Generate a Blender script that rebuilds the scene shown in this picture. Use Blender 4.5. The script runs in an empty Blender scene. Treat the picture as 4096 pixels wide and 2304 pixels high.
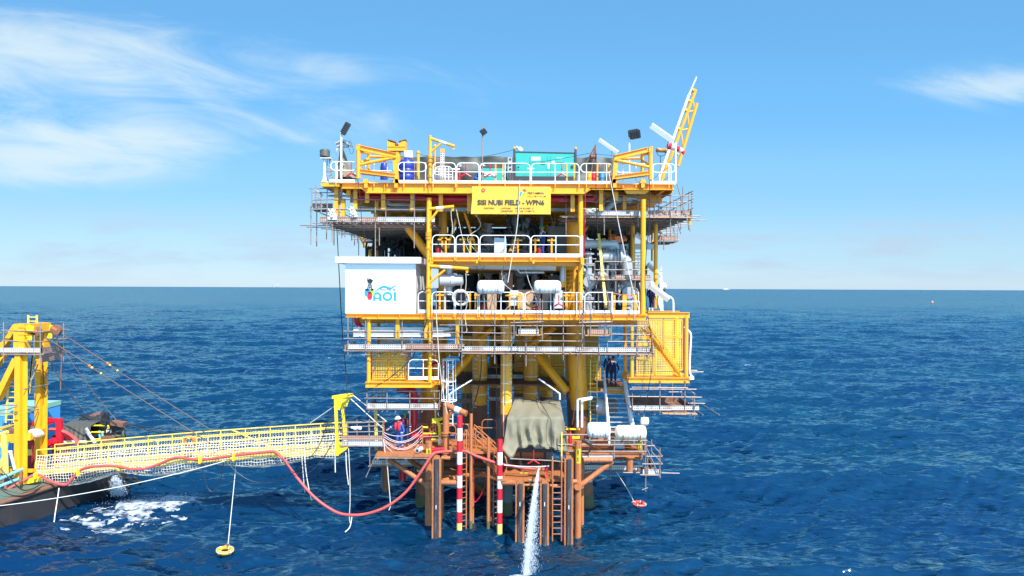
import bpy, bmesh, math, random
import numpy as np
from mathutils import Vector, Matrix, noise as mnoise
random.seed(7)
R = math.radians
sc = bpy.context.scene
COL = sc.collection
# ------------------------------------------------------------------ camera
FPX, CX, CY, HC, ROLL = 2730.0, 2048.0, 1151.0, 12.5, 0.0041
cam_d = bpy.data.cameras.new('camera'); cam_d.sensor_width = 36.0; cam_d.lens = 36.0*FPX/4096.0
cam_d.clip_start = 0.5; cam_d.clip_end = 90000
cam = bpy.data.objects.new('camera', cam_d); COL.objects.link(cam)
cam.matrix_world = Matrix.Translation((0, 0, HC)) @ Matrix.Rotation(math.pi/2, 4, 'X') @ Matrix.Rotation(ROLL, 4, 'Z')
sc.camera = cam
# ------------------------------------------------------------------ light
SUN_DIR = Vector((0.35, -0.58, 0.735)).normalized()        # towards the sun: high, behind the camera, a little to the right
sun_d = bpy.data.lights.new('sun', 'SUN'); sun_d.energy = 4.6; sun_d.angle = R(0.5); sun_d.color = (1.0, 0.955, 0.88)
sun = bpy.data.objects.new('sun', sun_d); COL.objects.link(sun)
sun.rotation_euler = SUN_DIR.to_track_quat('Z', 'Y').to_euler(); sun.location = (20, -30, 60)
sc.view_settings.view_transform = 'Standard'; sc.view_settings.look = 'None'
sc.view_settings.exposure = 0.82; sc.view_settings.gamma = 1.0
sc.cycles.max_bounces = 8; sc.cycles.diffuse_bounces = 5; sc.cycles.glossy_bounces = 3; sc.cycles.transparent_max_bounces = 12
world = bpy.data.worlds.new('World'); sc.world = world; world.use_nodes = True
SKYV = 4.85
def build_world():
 nt = world.node_tree; n = nt.nodes; l = nt.links; n.clear()
 def N(t, **k):
  o = n.new(t)
  for a, v in k.items(): setattr(o, a, v)
  return o
 out = N('ShaderNodeOutputWorld'); bg = N('ShaderNodeBackground'); bg.inputs[1].default_value = 0.115
 sky = N('ShaderNodeTexSky', sky_type='NISHITA', sun_disc=False)
 sky.sun_elevation = math.asin(SUN_DIR.z); sky.sun_rotation = math.atan2(SUN_DIR.x, SUN_DIR.y)
 sky.altitude = 0; sky.air_density = 1.0; sky.dust_density = 0.35; sky.ozone_density = 3.2
 tc = N('ShaderNodeTexCoord'); sep = N('ShaderNodeSeparateXYZ'); l.new(tc.outputs['Generated'], sep.inputs[0])
 def M(op, a, b=None, c=None):
  o = N('ShaderNodeMath', operation=op)
  for i, v in enumerate((a, b, c)):
   if v is None: continue
   if isinstance(v, (int, float)): o.inputs[i].default_value = v
   else: l.new(v, o.inputs[i])
  return o.outputs[0]
 def ramp(v, a, b):
  o = N('ShaderNodeMapRange', interpolation_type='SMOOTHSTEP'); l.new(v, o.inputs[0]); o.inputs[1].default_value = a; o.inputs[2].default_value = b
  return o.outputs[0]
 X, Y, Z = sep.outputs
 ys = M('MAXIMUM', M('ABSOLUTE', Y), 0.25)
 az = M('DIVIDE', X, ys); el = M('DIVIDE', Z, ys)             # tangent coordinates of the sky ahead
 def vec(a, b, c=0.0):
  o = N('ShaderNodeCombineXYZ')
  for i, v in enumerate((a, b, c)):
   if isinstance(v, (int, float)): o.inputs[i].default_value = v
   else: l.new(v, o.inputs[i])
  return o.outputs[0]
 def noise(v, scale, det=6, rough=0.6, dist=0.0):
  o = N('ShaderNodeTexNoise'); l.new(v, o.inputs['Vector']); o.inputs['Scale'].default_value = scale; o.inputs['Detail'].default_value = det
  o.inputs['Roughness'].default_value = rough; o.inputs['Distortion'].default_value = dist
  return o.outputs['Fac']
 # cirrus: stretched noise, dense in a bank low on the left and thinning to the right
 tilt = M('ADD', el, M('MULTIPLY', az, 0.16))
 streak = noise(vec(M('MULTIPLY', az, 2.2), M('MULTIPLY', tilt, 9.0)), 1.6, 9, 0.62, 0.9)
 soft = noise(vec(M('MULTIPLY', az, 1.0), M('MULTIPLY', tilt, 2.6), 3.7), 2.6, 5, 0.55, 0.3)
 def blob(ax, ex, wa, we):
  a = M('DIVIDE', M('SUBTRACT', az, ax), wa); b = M('DIVIDE', M('SUBTRACT', el, ex), we)
  return M('POWER', 2.718, M('MULTIPLY', M('ADD', M('MULTIPLY', a, a), M('MULTIPLY', b, b)), -1.0))
 bankA = M('MULTIPLY', blob(-0.76, 0.335, 0.18, 0.062), 1.1)
 bankB = M('MULTIPLY', blob(-0.68, 0.20, 0.22, 0.045), 1.1)
 wisp = M('MULTIPLY', blob(-0.42, 0.33, 0.36, 0.085), 0.50)
 wisp2 = M('MULTIPLY', blob(0.72, 0.300, 0.15, 0.030), 0.66)
 fleck = M('MULTIPLY', blob(-0.38, 0.225, 0.24, 0.05), 0.36)
 cov = M('ADD', M('ADD', bankA, bankB), M('ADD', M('ADD', wisp, wisp2), fleck))
 tex = M('ADD', M('MULTIPLY', streak, 0.75), M('MULTIPLY', soft, 0.55))
 c1 = M('MULTIPLY', ramp(M('ADD', M('MULTIPLY', cov, 0.70), M('MULTIPLY', M('SUBTRACT', tex, 0.68), 1.9)), 0.05, 0.85), M('MINIMUM', M('MULTIPLY', cov, 2.2), 1.0))
 # low puffs just above the horizon
 puff = noise(vec(M('MULTIPLY', az, 3.0), M('MULTIPLY', el, 16.0), 1.3), 2.0, 6, 0.6, 0.2)
 pm = M('MULTIPLY', blob(0.3, 0.06, 2.0, 0.05), ramp(puff, 0.42, 0.70))
 gray = M('MULTIPLY', pm, 0.65)
 # the clear tropical sky of the place: the physical sky pulled towards its measured blues by elevation
 cr = N('ShaderNodeValToRGB'); cr.color_ramp.interpolation = 'EASE'; l.new(M('MULTIPLY', el, 1.9), cr.inputs[0])
 st = [(0.0, (.53, .75, .95)), (0.09, (.40, .70, .94)), (0.30, (.24, .62, .99)), (0.52, (.155, .535, 1.0)), (0.80, (.142, .47, .90)), (1.0, (.12, .38, .82))]
 e = cr.color_ramp.elements; e[0].position = 0; e[0].color = st[0][1]+(1,); e[1].position = 1; e[1].color = st[-1][1]+(1,)
 for p_, c_ in st[1:-1]:
  q = e.new(p_); q.color = c_+(1,)
 sc_ = N('ShaderNodeMix', data_type='RGBA', blend_type='MULTIPLY'); sc_.inputs[0].default_value = 1.0; l.new(cr.outputs[0], sc_.inputs[6]); sc_.inputs[7].default_value = (SKYV, SKYV, SKYV, 1)
 hs = N('ShaderNodeMix', data_type='RGBA'); hs.inputs[0].default_value = 0.82; l.new(sky.outputs[0], hs.inputs[6]); l.new(sc_.outputs[2], hs.inputs[7])
 mx = N('ShaderNodeMix', data_type='RGBA'); l.new(M('MULTIPLY', c1, 0.90), mx.inputs[0]); l.new(hs.outputs[2], mx.inputs[6]); mx.inputs[7].default_value = (SKYV*.76, SKYV*.92, SKYV*.99, 1)
 mg = N('ShaderNodeMix', data_type='RGBA'); l.new(gray, mg.inputs[0]); l.new(mx.outputs[2], mg.inputs[6]); mg.inputs[7].default_value = (SKYV*.55, SKYV*.66, SKYV*.84, 1)
 # extra sky glow round the sun, behind the camera, added to fill front faces
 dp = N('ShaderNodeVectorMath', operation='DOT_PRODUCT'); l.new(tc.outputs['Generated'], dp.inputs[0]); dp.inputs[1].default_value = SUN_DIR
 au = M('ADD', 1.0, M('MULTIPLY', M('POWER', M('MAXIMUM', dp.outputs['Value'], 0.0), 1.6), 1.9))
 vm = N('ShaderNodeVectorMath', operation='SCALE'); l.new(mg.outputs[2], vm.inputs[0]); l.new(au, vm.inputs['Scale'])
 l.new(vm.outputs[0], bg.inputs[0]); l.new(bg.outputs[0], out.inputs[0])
build_world()
# ------------------------------------------------------------------ measuring: a point of the photograph at a known distance -> metres
CR = {'A': (1200, 440), 'B': (2000, 440), 'C': (1200, 850), 'E': (2000, 850), 'F': (1200, 1250), 'G': (2000, 1250),
      'H': (1400, 1650), 'I': (2050, 1650), 'J': (0, 1230), 'K': (0, 1650), 'L': (700, 1550)}
S = 800.0/2576.0
def px(c, x, y):
 if c == 'O': return x*4096/2576.0, y*4096/2576.0
 if c == 'S': return x, y
 o = CR[c]; return o[0]+x*S, o[1]+y*S
def P(c, x, y, Y):
 u, v = px(c, x, y); u -= CX; v -= CY
 u, v = u*math.cos(ROLL)+v*math.sin(ROLL), -u*math.sin(ROLL)+v*math.cos(ROLL)
 return Vector((u/FPX*Y, Y, HC-v/FPX*Y))
def X(c, x, Y, y=1152): return P(c, x, y if c == 'S' else 700, Y).x
def Zc(c, x, y, Y): return P(c, x, y, Y).z
# ------------------------------------------------------------------ mesh builder
class MB:
 def __init__(s): s.v = []; s.f = []
 def add(s, vs, fs):
  o = len(s.v); s.v += [Vector(q) for q in vs]; s.f += [tuple(i+o for i in f) for f in fs]; return s
 def bx(s, x0, x1, y0, y1, z0, z1):
  return s.add([(x0,y0,z0),(x1,y0,z0),(x1,y1,z0),(x0,y1,z0),(x0,y0,z1),(x1,y0,z1),(x1,y1,z1),(x0,y1,z1)],
                     [(0,3,2,1),(4,5,6,7),(0,1,5,4),(1,2,6,5),(2,3,7,6),(3,0,4,7)])
 def cb(s, x0, x1, y0, y1, z0, z1, b=0.03):               # box with chamfered vertical and top edges
  m = bmesh.new(); bmesh.ops.create_cube(m, size=1.0)
  for q in m.verts: q.co = Vector((x0+(q.co.x+.5)*(x1-x0), y0+(q.co.y+.5)*(y1-y0), z0+(q.co.z+.5)*(z1-z0)))
  bmesh.ops.bevel(m, geom=m.edges[:], offset=b, segments=2, profile=0.5, affect='EDGES')
  return s.bm(m)
 def bm(s, m):
  m.verts.index_update(); s.add([q.co.copy() for q in m.verts], [[q.index for q in f.verts] for f in m.faces]); m.free(); return s
 def bar(s, a, b, w, h, up=(0,0,1)):                       # rectangular bar between two points
  a = Vector(a); b = Vector(b); d = (b-a).normalized(); up = Vector(up)
  if abs(d.dot(up)) > 0.98: up = Vector((0,1,0))
  sd = d.cross(up).normalized(); u = sd.cross(d).normalized()
  q = []
  for p in (a, b):
   for (i, j) in ((-1,-1),(1,-1),(1,1),(-1,1)): q.append(p+sd*i*w/2+u*j*h/2)
  return s.add(q, [(0,1,2,3),(7,6,5,4),(0,4,5,1),(1,5,6,2),(2,6,7,3),(3,7,4,0)])
 def ibeam(s, a, b, h, w, t=0.03, tw=0.025):
  a = Vector(a); b = Vector(b); d = (b-a).normalized(); up = Vector((0,0,1))
  if abs(d.dot(up)) > 0.98: up = Vector((0,1,0))
  sd = d.cross(up).normalized(); u = sd.cross(d).normalized()
  s.bar(a+u*(h/2-t/2), b+u*(h/2-t/2), w, t, up); s.bar(a-u*(h/2-t/2), b-u*(h/2-t/2), w, t, up)
  return s.bar(a, b, tw, h-2*t, up)
 def tube(s, a, b, r, n=10, r2=None):
  a = Vector(a); b = Vector(b); d = b-a
  if d.length < 1e-6: return s
  d.normalize(); up = Vector((0,0,1)) if abs(d.z) < 0.9 else Vector((1,0,0))
  e = d.cross(up).normalized(); f = d.cross(e); r2 = r if r2 is None else r2
  q = [a+(e*math.cos(t)+f*math.sin(t))*r for t in [2*math.pi*i/n for i in range(n)]]
  q += [b+(e*math.cos(t)+f*math.sin(t))*r2 for t in [2*math.pi*i/n for i in range(n)]]
  return s.add(q, [(i, (i+1) % n, n+(i+1) % n, n+i) for i in range(n)]+[tuple(range(n-1,-1,-1)), tuple(range(n, 2*n))])
 def path(s, pts, r, n=6, closed=False, caps=True):
  pts = [Vector(p) for p in pts]; k = len(pts); o = []; prev = None
  for i, p in enumerate(pts):
   if closed: t = pts[(i+1) % k]-pts[i-1]
   else: t = pts[min(i+1, k-1)]-pts[max(i-1, 0)]
   if t.length < 1e-7: t = Vector((0,0,1))
   t.normalize()
   if prev is None:
    up = Vector((0,0,1)) if abs(t.z) < 0.9 else Vector((1,0,0)); e = t.cross(up).normalized()
   else:
    e = prev-t*prev.dot(t)
    e = e.normalized() if e.length > 1e-5 else t.orthogonal().normalized()
   prev = e; f = t.cross(e); rr = r[i] if isinstance(r, (list, tuple)) else r
   o += [p+(e*math.cos(a)+f*math.sin(a))*rr for a in [2*math.pi*j/n for j in range(n)]]
  fs = []
  for i in range(k if closed else k-1):
   for j in range(n):
    a = i*n+j; b = i*n+(j+1) % n; i2 = (i+1) % k
    fs.append((a, b, i2*n+(j+1) % n, i2*n+j))
  if not closed and caps: fs += [tuple(range(n-1,-1,-1)), tuple(range((k-1)*n, k*n))]
  return s.add(o, fs)
 def prism(s, poly, ex):
  ex = Vector(ex); poly = [Vector(p) for p in poly]; n = len(poly)
  return s.add(poly+[p+ex for p in poly], [tuple(range(n)), tuple(range(2*n-1, n-1, -1))]+[(i, n+i, n+(i+1) % n, (i+1) % n) for i in range(n)])
 def lathe(s, o, ax, prof, n=16):                          # prof: (distance along axis, radius)
  o = Vector(o); ax = Vector(ax).normalized(); up = Vector((0,0,1)) if abs(ax.z) < 0.9 else Vector((1,0,0))
  e = ax.cross(up).normalized(); f = ax.cross(e); q = []; fs = []
  for (d, r) in prof:
   q += [o+ax*d+(e*math.cos(t)+f*math.sin(t))*max(r, 1e-4) for t in [2*math.pi*i/n for i in range(n)]]
  for k in range(len(prof)-1):
   fs += [(k*n+i, k*n+(i+1) % n, (k+1)*n+(i+1) % n, (k+1)*n+i) for i in range(n)]
  fs += [tuple(range(n-1,-1,-1)), tuple(range((len(prof)-1)*n, len(prof)*n))]
  return s.add(q, fs)
 def ball(s, c, r, n=10, sz=(1,1,1)):
  c = Vector(c); pr = []; m = max(4, n//2+1); q = []; fs = []
  for i in range(m+1):
   a = math.pi*i/m
   for j in range(n):
    t = 2*math.pi*j/n; q.append(c+Vector((math.sin(a)*math.cos(t)*r*sz[0], math.sin(a)*math.sin(t)*r*sz[1], -math.cos(a)*r*sz[2])))
  for i in range(m):
   fs += [(i*n+j, i*n+(j+1) % n, (i+1)*n+(j+1) % n, (i+1)*n+j) for j in range(n)]
  return s.add(q, fs)
 def ring(s, c, Rr, r, ax=(0,0,1), n=28, k=8, sq=(1,1)):
  c = Vector(c); ax = Vector(ax).normalized(); e = ax.orthogonal().normalized(); f = ax.cross(e)
  return s.path([c+(e*math.cos(t)*sq[0]+f*math.sin(t)*sq[1])*Rr for t in [2*math.pi*i/n for i in range(n)]], r, k, closed=True)
 def quad(s, a, b, c, d): return s.add([a, b, c, d], [(0,1,2,3)])
def arc(c, r, a0, a1, ex, ey, n=8):
 c = Vector(c); ex = Vector(ex); ey = Vector(ey)
 return [c+ex*r*math.cos(a0+(a1-a0)*i/n)+ey*r*math.sin(a0+(a1-a0)*i/n) for i in range(n+1)]
def smooth_path(pts, k=8):                                     # Catmull-Rom through the points
 pts = [Vector(p) for p in pts]; o = []
 for i in range(len(pts)-1):
  a = pts[max(i-1, 0)]; b = pts[i]; c = pts[i+1]; d = pts[min(i+2, len(pts)-1)]
  for j in range(k):
   t = j/k; o.append(0.5*((2*b)+(c-a)*t+(2*a-5*b+4*c-d)*t*t+(3*b-a-3*c+d)*t*t*t))
 return o+[pts[-1]]
def sag(a, b, s, n=14):
 a = Vector(a); b = Vector(b)
 return [a.lerp(b, i/n)-Vector((0,0,s*4*(i/n)*(1-i/n))) for i in range(n+1)]
# ------------------------------------------------------------------ objects
OFF = {}
def thing(name, label, cat, loc=(0,0,0), group=None):
 o = bpy.data.objects.new(name, None); COL.objects.link(o); o.location = loc; o.empty_display_size = 0.2
 OFF[o.name] = Vector(loc); o['label'] = label; o['category'] = cat
 if group: o['group'] = group
 return o
def mesh_obj(name, mb, mat, off, smooth=True):
 me = bpy.data.meshes.new(name)
 me.from_pydata([tuple(v-off) for v in mb.v], [], mb.f); me.update()
 bm = bmesh.new(); bm.from_mesh(me); bmesh.ops.recalc_face_normals(bm, faces=bm.faces[:]); bm.to_mesh(me); bm.free()
 if smooth:
  me.polygons.foreach_set('use_smooth', [True]*len(me.polygons)); me.set_sharp_from_angle(angle=R(38))
 for m in (mat if isinstance(mat, (list, tuple)) else [mat]): me.materials.append(m)
 o = bpy.data.objects.new(name, me); COL.objects.link(o); return o
def part(name, mb, mat, parent, smooth=True, label=None, kind=None):
 off = OFF[parent.name]; o = mesh_obj(name, mb, mat, off, smooth); o.parent = parent; OFF[o.name] = off
 if label: o['label'] = label
 if kind: o['kind'] = kind
 return o
def solo(name, mb, mat, label, cat, group=None, kind=None, smooth=True):
 c = sum(mb.v, Vector())/len(mb.v); c.z = min(v.z for v in mb.v)
 o = mesh_obj(name, mb, mat, c, smooth); o.location = c; OFF[o.name] = c
 o['label'] = label; o['category'] = cat
 if group: o['group'] = group
 if kind: o['kind'] = kind
 return o
def struct(name, mb, mat, smooth=True):
 o = mesh_obj(name, mb, mat, Vector((0,0,0)), smooth); o['kind'] = 'structure'; return o
# ------------------------------------------------------------------ materials
MATS = {}
def mat(name, col, rough=0.5, metal=0.0, var=0.15, vscale=1.2, dark=None, damt=0.0, dscale=0.8, bump=0.0, bscale=20, streak=False, spec=0.5):
 if name in MATS: return MATS[name]
 m = bpy.data.materials.new(name); m.use_nodes = True; nt = m.node_tree; n = nt.nodes; l = nt.links
 b = n['Principled BSDF']; b.inputs['Roughness'].default_value = rough; b.inputs['Metallic'].default_value = metal
 b.inputs['Specular IOR Level'].default_value = spec
 tc = n.new('ShaderNodeNewGeometry')
 def noise(scale, det=5, st=False):
  o = n.new('ShaderNodeTexNoise'); o.inputs['Scale'].default_value = scale; o.inputs['Detail'].default_value = det; o.inputs['Roughness'].default_value = 0.65
  if st:
   mp = n.new('ShaderNodeMapping'); mp.inputs['Scale'].default_value = (5.0, 5.0, 0.5); l.new(tc.outputs['Position'], mp.inputs[0]); l.new(mp.outputs[0], o.inputs['Vector'])
  else: l.new(tc.outputs['Position'], o.inputs['Vector'])
  return o
 c1 = tuple(min(1, c*(1+var)) for c in col)+(1,); c2 = tuple(c*(1-var) for c in col)+(1,)
 no = noise(vscale); rp = n.new('ShaderNodeMix'); rp.data_type = 'RGBA'; l.new(no.outputs['Fac'], rp.inputs[0]); rp.inputs[6].default_value = c2; rp.inputs[7].default_value = c1
 outc = rp.outputs[2]
 if dark is not None:
  nd = noise(dscale, 8, streak); mr = n.new('ShaderNodeMapRange'); l.new(nd.outputs['Fac'], mr.inputs[0]); mr.inputs[1].default_value = 0.66-damt*0.3; mr.inputs[2].default_value = 0.78-damt*0.2
  mx = n.new('ShaderNodeMix'); mx.data_type = 'RGBA'; l.new(mr.outputs[0], mx.inputs[0]); l.new(outc, mx.inputs[6]); mx.inputs[7].default_value = tuple(dark)+(1,); outc = mx.outputs[2]
 l.new(outc, b.inputs['Base Color'])
 if bump:
  nb = noise(bscale, 3); bp = n.new('ShaderNodeBump'); bp.inputs['Strength'].default_value = bump; bp.inputs['Distance'].default_value = 0.02; l.new(nb.outputs['Fac'], bp.inputs['Height']); l.new(bp.outputs[0], b.inputs['Normal'])
 MATS[name] = m; return m
def perforated(name, c1, c2, hole=0.42, sc_=9.0, alpha=False, rust=None):
 # punched or expanded metal: a diagonal grid of holes laid along the sheet in metres
 m = bpy.data.materials.new(name); m.use_nodes = True; nt = m.node_tree; n = nt.nodes; l = nt.links; b = n['Principled BSDF']; b.inputs['Roughness'].default_value = 0.55
 g = n.new('ShaderNodeNewGeometry'); sp = n.new('ShaderNodeSeparateXYZ'); l.new(g.outputs['Position'], sp.inputs[0])
 def M(op, a, c=None):
  o = n.new('ShaderNodeMath'); o.operation = op
  for i, v in enumerate((a, c)):
   if v is None: continue
   if isinstance(v, (int, float)): o.inputs[i].default_value = v
   else: l.new(v, o.inputs[i])
  return o.outputs[0]
 h = M('ADD', sp.outputs[0], sp.outputs[1])
 u = M('SINE', M('MULTIPLY', M('ADD', h, sp.outputs[2]), sc_*math.pi)); v = M('SINE', M('MULTIPLY', M('SUBTRACT', h, sp.outputs[2]), sc_*math.pi))
 k = M('GREATER_THAN', M('MULTIPLY', u, v), hole)
 no = n.new('ShaderNodeTexNoise'); no.inputs['Scale'].default_value = 1.7; no.inputs['Detail'].default_value = 6; l.new(g.outputs['Position'], no.inputs['Vector'])
 mx = n.new('ShaderNodeMix'); mx.data_type = 'RGBA'
 mr = n.new('ShaderNodeMapRange'); l.new(no.outputs['Fac'], mr.inputs[0]); mr.inputs[1].default_value = 0.5; mr.inputs[2].default_value = 0.66; l.new(mr.outputs[0], mx.inputs[0])
 mx.inputs[6].default_value = c1+(1,); mx.inputs[7].default_value = (rust or tuple(x*0.85 for x in c1))+(1,)
 if alpha:
  l.new(mx.outputs[2], b.inputs['Base Color']); l.new(M('SUBTRACT', 1.0, k), b.inputs['Alpha'])
 else:
  m2 = n.new('ShaderNodeMix'); m2.data_type = 'RGBA'; l.new(k, m2.inputs[0]); l.new(mx.outputs[2], m2.inputs[6]); m2.inputs[7].default_value = c2+(1,); l.new(m2.outputs[2], b.inputs['Base Color'])
 MATS[name] = m; return m
YEL = mat('yellow_paint', (0.88, 0.365, 0.010), 0.38, var=0.06, vscale=0.9, dark=(0.48, 0.19, 0.02), damt=0.3, dscale=2.2, streak=True, bump=0.05, bscale=9)
YELP = mat('pale_yellow_paint', (0.80, 0.58, 0.10), 0.5, var=0.1, dark=(0.45, 0.25, 0.05), damt=0.25, dscale=2)
WHT = mat('white_paint', (0.80, 0.80, 0.78), 0.42, var=0.04, dark=(0.55, 0.42, 0.30), damt=0.05, dscale=2.5, streak=True)
WHTC = mat('clean_white_panel', (0.82, 0.83, 0.83), 0.35, var=0.02)
GALV = mat('galvanised_tube', (0.29, 0.24, 0.21), 0.5, 0.25, var=0.25, vscale=3, dark=(0.24, 0.11, 0.05), damt=0.5, dscale=1.6)
TOE = perforated('perforated_toe_board', (0.62, 0.61, 0.60), (0.10, 0.09, 0.09), 0.35, 9.0, rust=(0.40, 0.26, 0.19))
TOER = perforated('rusty_toe_board', (0.42, 0.24, 0.17), (0.10, 0.05, 0.04), 0.45, 9.0, rust=(0.50, 0.38, 0.32))
EXPM = perforated('yellow_expanded_metal', (0.85, 0.52, 0.04), (0, 0, 0), -0.06, 11.0, alpha=True)
PLANK = mat('scaffold_planks', (0.24, 0.12, 0.07), 0.85, var=0.35, vscale=2.5, dark=(0.10, 0.05, 0.03), damt=0.5, dscale=1.5, bump=0.3)
PLANKL = mat('pale_planks', (0.48, 0.26, 0.12), 0.85, var=0.35, vscale=2.5, bump=0.2)
GREYS = mat('grey_steel', (0.50, 0.52, 0.53), 0.42, 0.1, var=0.08, dark=(0.30, 0.28, 0.26), damt=0.2)
PIPEG = mat('grey_pipe_paint', (0.34, 0.355, 0.36), 0.40, var=0.1, dark=(0.24, 0.22, 0.20), damt=0.3, dscale=2.0)
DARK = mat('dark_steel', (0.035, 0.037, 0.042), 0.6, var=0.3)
BLK = mat('black_rubber', (0.018, 0.018, 0.02), 0.55, var=0.4, vscale=3, dark=(0.09, 0.09, 0.095), damt=0.4, dscale=2.5, streak=True)
RUB = mat('fender_rubber', (0.035, 0.035, 0.040), 0.5, var=0.35, vscale=2, dark=(0.11, 0.11, 0.12), damt=0.5, dscale=1.4, streak=True)
CAB = mat('black_cable', (0.02, 0.02, 0.022), 0.5)
ORG = mat('orange_primer', (0.44, 0.15, 0.05), 0.5, var=0.10, vscale=1.4, dark=(0.24, 0.075, 0.03), damt=0.5, dscale=1.8, streak=True, bump=0.05)
BRN = mat('brown_leg_paint', (0.23, 0.085, 0.036), 0.5, var=0.12, dark=(0.13, 0.05, 0.03), damt=0.3)
ALGA = mat('algae_stain', (0.10, 0.095, 0.035), 0.7, var=0.35, vscale=5)
RED = mat('red_paint', (0.52, 0.012, 0.03), 0.38, var=0.1)
PINK = mat('red_hose', (0.56, 0.085, 0.075), 0.55, var=0.15, vscale=3, dark=(0.38, 0.12, 0.09), damt=0.3, dscale=1.2)
TARP = mat('olive_tarpaulin', (0.22, 0.195, 0.125), 0.85, var=0.15, vscale=2.2, dark=(0.14, 0.13, 0.09), damt=0.35, dscale=0.7, bump=0.25, bscale=7)
TARPD = mat('dark_green_tarpaulin', (0.085, 0.085, 0.068), 0.6, var=0.2, vscale=3, bump=0.4, bscale=5)
TEAL = mat('teal_paint', (0.03, 0.37, 0.31), 0.4, var=0.07, dark=(0.04, 0.22, 0.2), damt=0.15, dscale=2.5, streak=True)
TURQ = mat('turquoise_paint', (0.16, 0.46, 0.50), 0.5, var=0.15, dark=(0.25, 0.2, 0.12), damt=0.25, dscale=3)
BLUE = mat('blue_plastic', (0.018, 0.035, 0.28), 0.4, var=0.1)
BLUL = mat('light_blue_paint', (0.06, 0.30, 0.62), 0.5, var=0.15)
COV = mat('blue_coverall', (0.02, 0.10, 0.36), 0.85, var=0.15, vscale=6, bump=0.2)
NAVY = mat('navy_coverall', (0.016, 0.026, 0.095), 0.85, var=0.2, vscale=6, bump=0.2)
SKIN = mat('skin', (0.34, 0.18, 0.11), 0.55)
BOOT = mat('brown_boots', (0.16, 0.05, 0.025), 0.6)
REFL = mat('reflective_tape', (0.75, 0.77, 0.78), 0.4)
GRNH = mat('green_helmet', (0.02, 0.33, 0.10), 0.35)
WHTH = mat('white_helmet', (0.82, 0.82, 0.82), 0.3)
ROPE = mat('pale_rope', (0.62, 0.57, 0.48), 0.9, var=0.2, vscale=6)
NETM = mat('white_net_cord', (0.74, 0.71, 0.64), 0.9, var=0.15, vscale=2)
WIRE = mat('steel_wire_rope', (0.11, 0.065, 0.05), 0.6, var=0.3)
BUOYO = mat('orange_buoy', (0.80, 0.17, 0.03), 0.45, var=0.06)
BUOYY = mat('amber_buoy', (0.85, 0.36, 0.01), 0.45, var=0.06)
BUOYR = mat('red_buoy', (0.72, 0.06, 0.03), 0.45, var=0.06)
RUST = mat('rusty_steel', (0.20, 0.09, 0.055), 0.8, var=0.35, vscale=3, bump=0.2)
HULL = mat('black_hull', (0.030, 0.028, 0.030), 0.55, var=0.35, vscale=0.8, dark=(0.055, 0.034, 0.026), damt=0.35, dscale=0.9, streak=True)
DECKG = mat('green_deck_paint', (0.11, 0.15, 0.10), 0.7, var=0.3, dark=(0.16, 0.08, 0.04), damt=0.4)
SHEET = mat('cream_sheet', (0.70, 0.65, 0.56), 0.9, var=0.1, bump=0.3, bscale=6)
PLY = mat('plywood', (0.48, 0.30, 0.17), 0.8, var=0.15, vscale=4)
GREYP = mat('conductor_grey', (0.14, 0.155, 0.155), 0.5, var=0.15)
YBAN = mat('banner_vinyl', (0.80, 0.44, 0.035), 0.5, var=0.06, vscale=1.5, dark=(0.82, 0.58, 0.16), damt=0.3, dscale=1.1, bump=0.15, bscale=3)
INK = mat('dark_lettering', (0.05, 0.045, 0.035), 0.6)
LBLUE = mat('logo_blue', (0.015, 0.30, 0.80), 0.5, var=0.02)
LGRN = mat('logo_lime', (0.42, 0.62, 0.04), 0.5, var=0.02)
LRED = mat('logo_red', (0.68, 0.02, 0.05), 0.5, var=0.02)
LBLK = mat('logo_black', (0.015, 0.018, 0.02), 0.5, var=0.02)
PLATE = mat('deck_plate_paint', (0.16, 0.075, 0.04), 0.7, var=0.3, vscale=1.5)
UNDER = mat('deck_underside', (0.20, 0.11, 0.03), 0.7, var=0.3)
SOCKR = mat('windsock_red', (0.72, 0.03, 0.04), 0.8); SOCKW = mat('windsock_white', (0.78, 0.78, 0.80), 0.8)
BRASS = mat('tan_lamp_housing', (0.42, 0.22, 0.07), 0.45)
GLASS = mat('lamp_glass', (0.25, 0.28, 0.30), 0.1, spec=0.8)
YTAPE = mat('bright_yellow', (0.85, 0.62, 0.02), 0.45, var=0.05)
# ------------------------------------------------------------------ lettering as flat raised shapes
def text(s, c, x0, y0, x1, y1, Y, m, parent, name='lettering', bold=0.0, yaw=0.0, ex=0.006, vert=False, keep=False):
 cu = bpy.data.curves.new(name, 'FONT'); cu.body = s; cu.extrude = 0.01; cu.offset = bold; cu.resolution_u = 3
 t = bpy.data.objects.new(name, cu); COL.objects.link(t); bpy.context.view_layer.update()
 me = bpy.data.meshes.new_from_object(t.evaluated_get(bpy.context.evaluated_depsgraph_get())); bpy.data.objects.remove(t); bpy.data.curves.remove(cu)
 co = np.array([v.co for v in me.vertices]); mn = co.min(0); mx_ = co.max(0)
 a = P(c, x0, y0, Y); b = P(c, x1, y1, Y); w = b.x-a.x; h = a.z-b.z
 off = OFF[parent.name]; cen = (a+b)/2
 for v in me.vertices:
  u = (v.co.x-mn[0])/(mx_[0]-mn[0])-.5; q = (v.co.y-mn[1])/(mx_[1]-mn[1])-.5
  if vert: u, q = -q, u
  dz = -ex if v.co.z > 0 else 0.0
  v.co = Vector((u*w*math.cos(yaw), dz+u*w*math.sin(yaw), q*h))+cen-off
 me.materials.append(m); o = bpy.data.objects.new(name, me); COL.objects.link(o); o.parent = parent; OFF[o.name] = off
 return o
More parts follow.
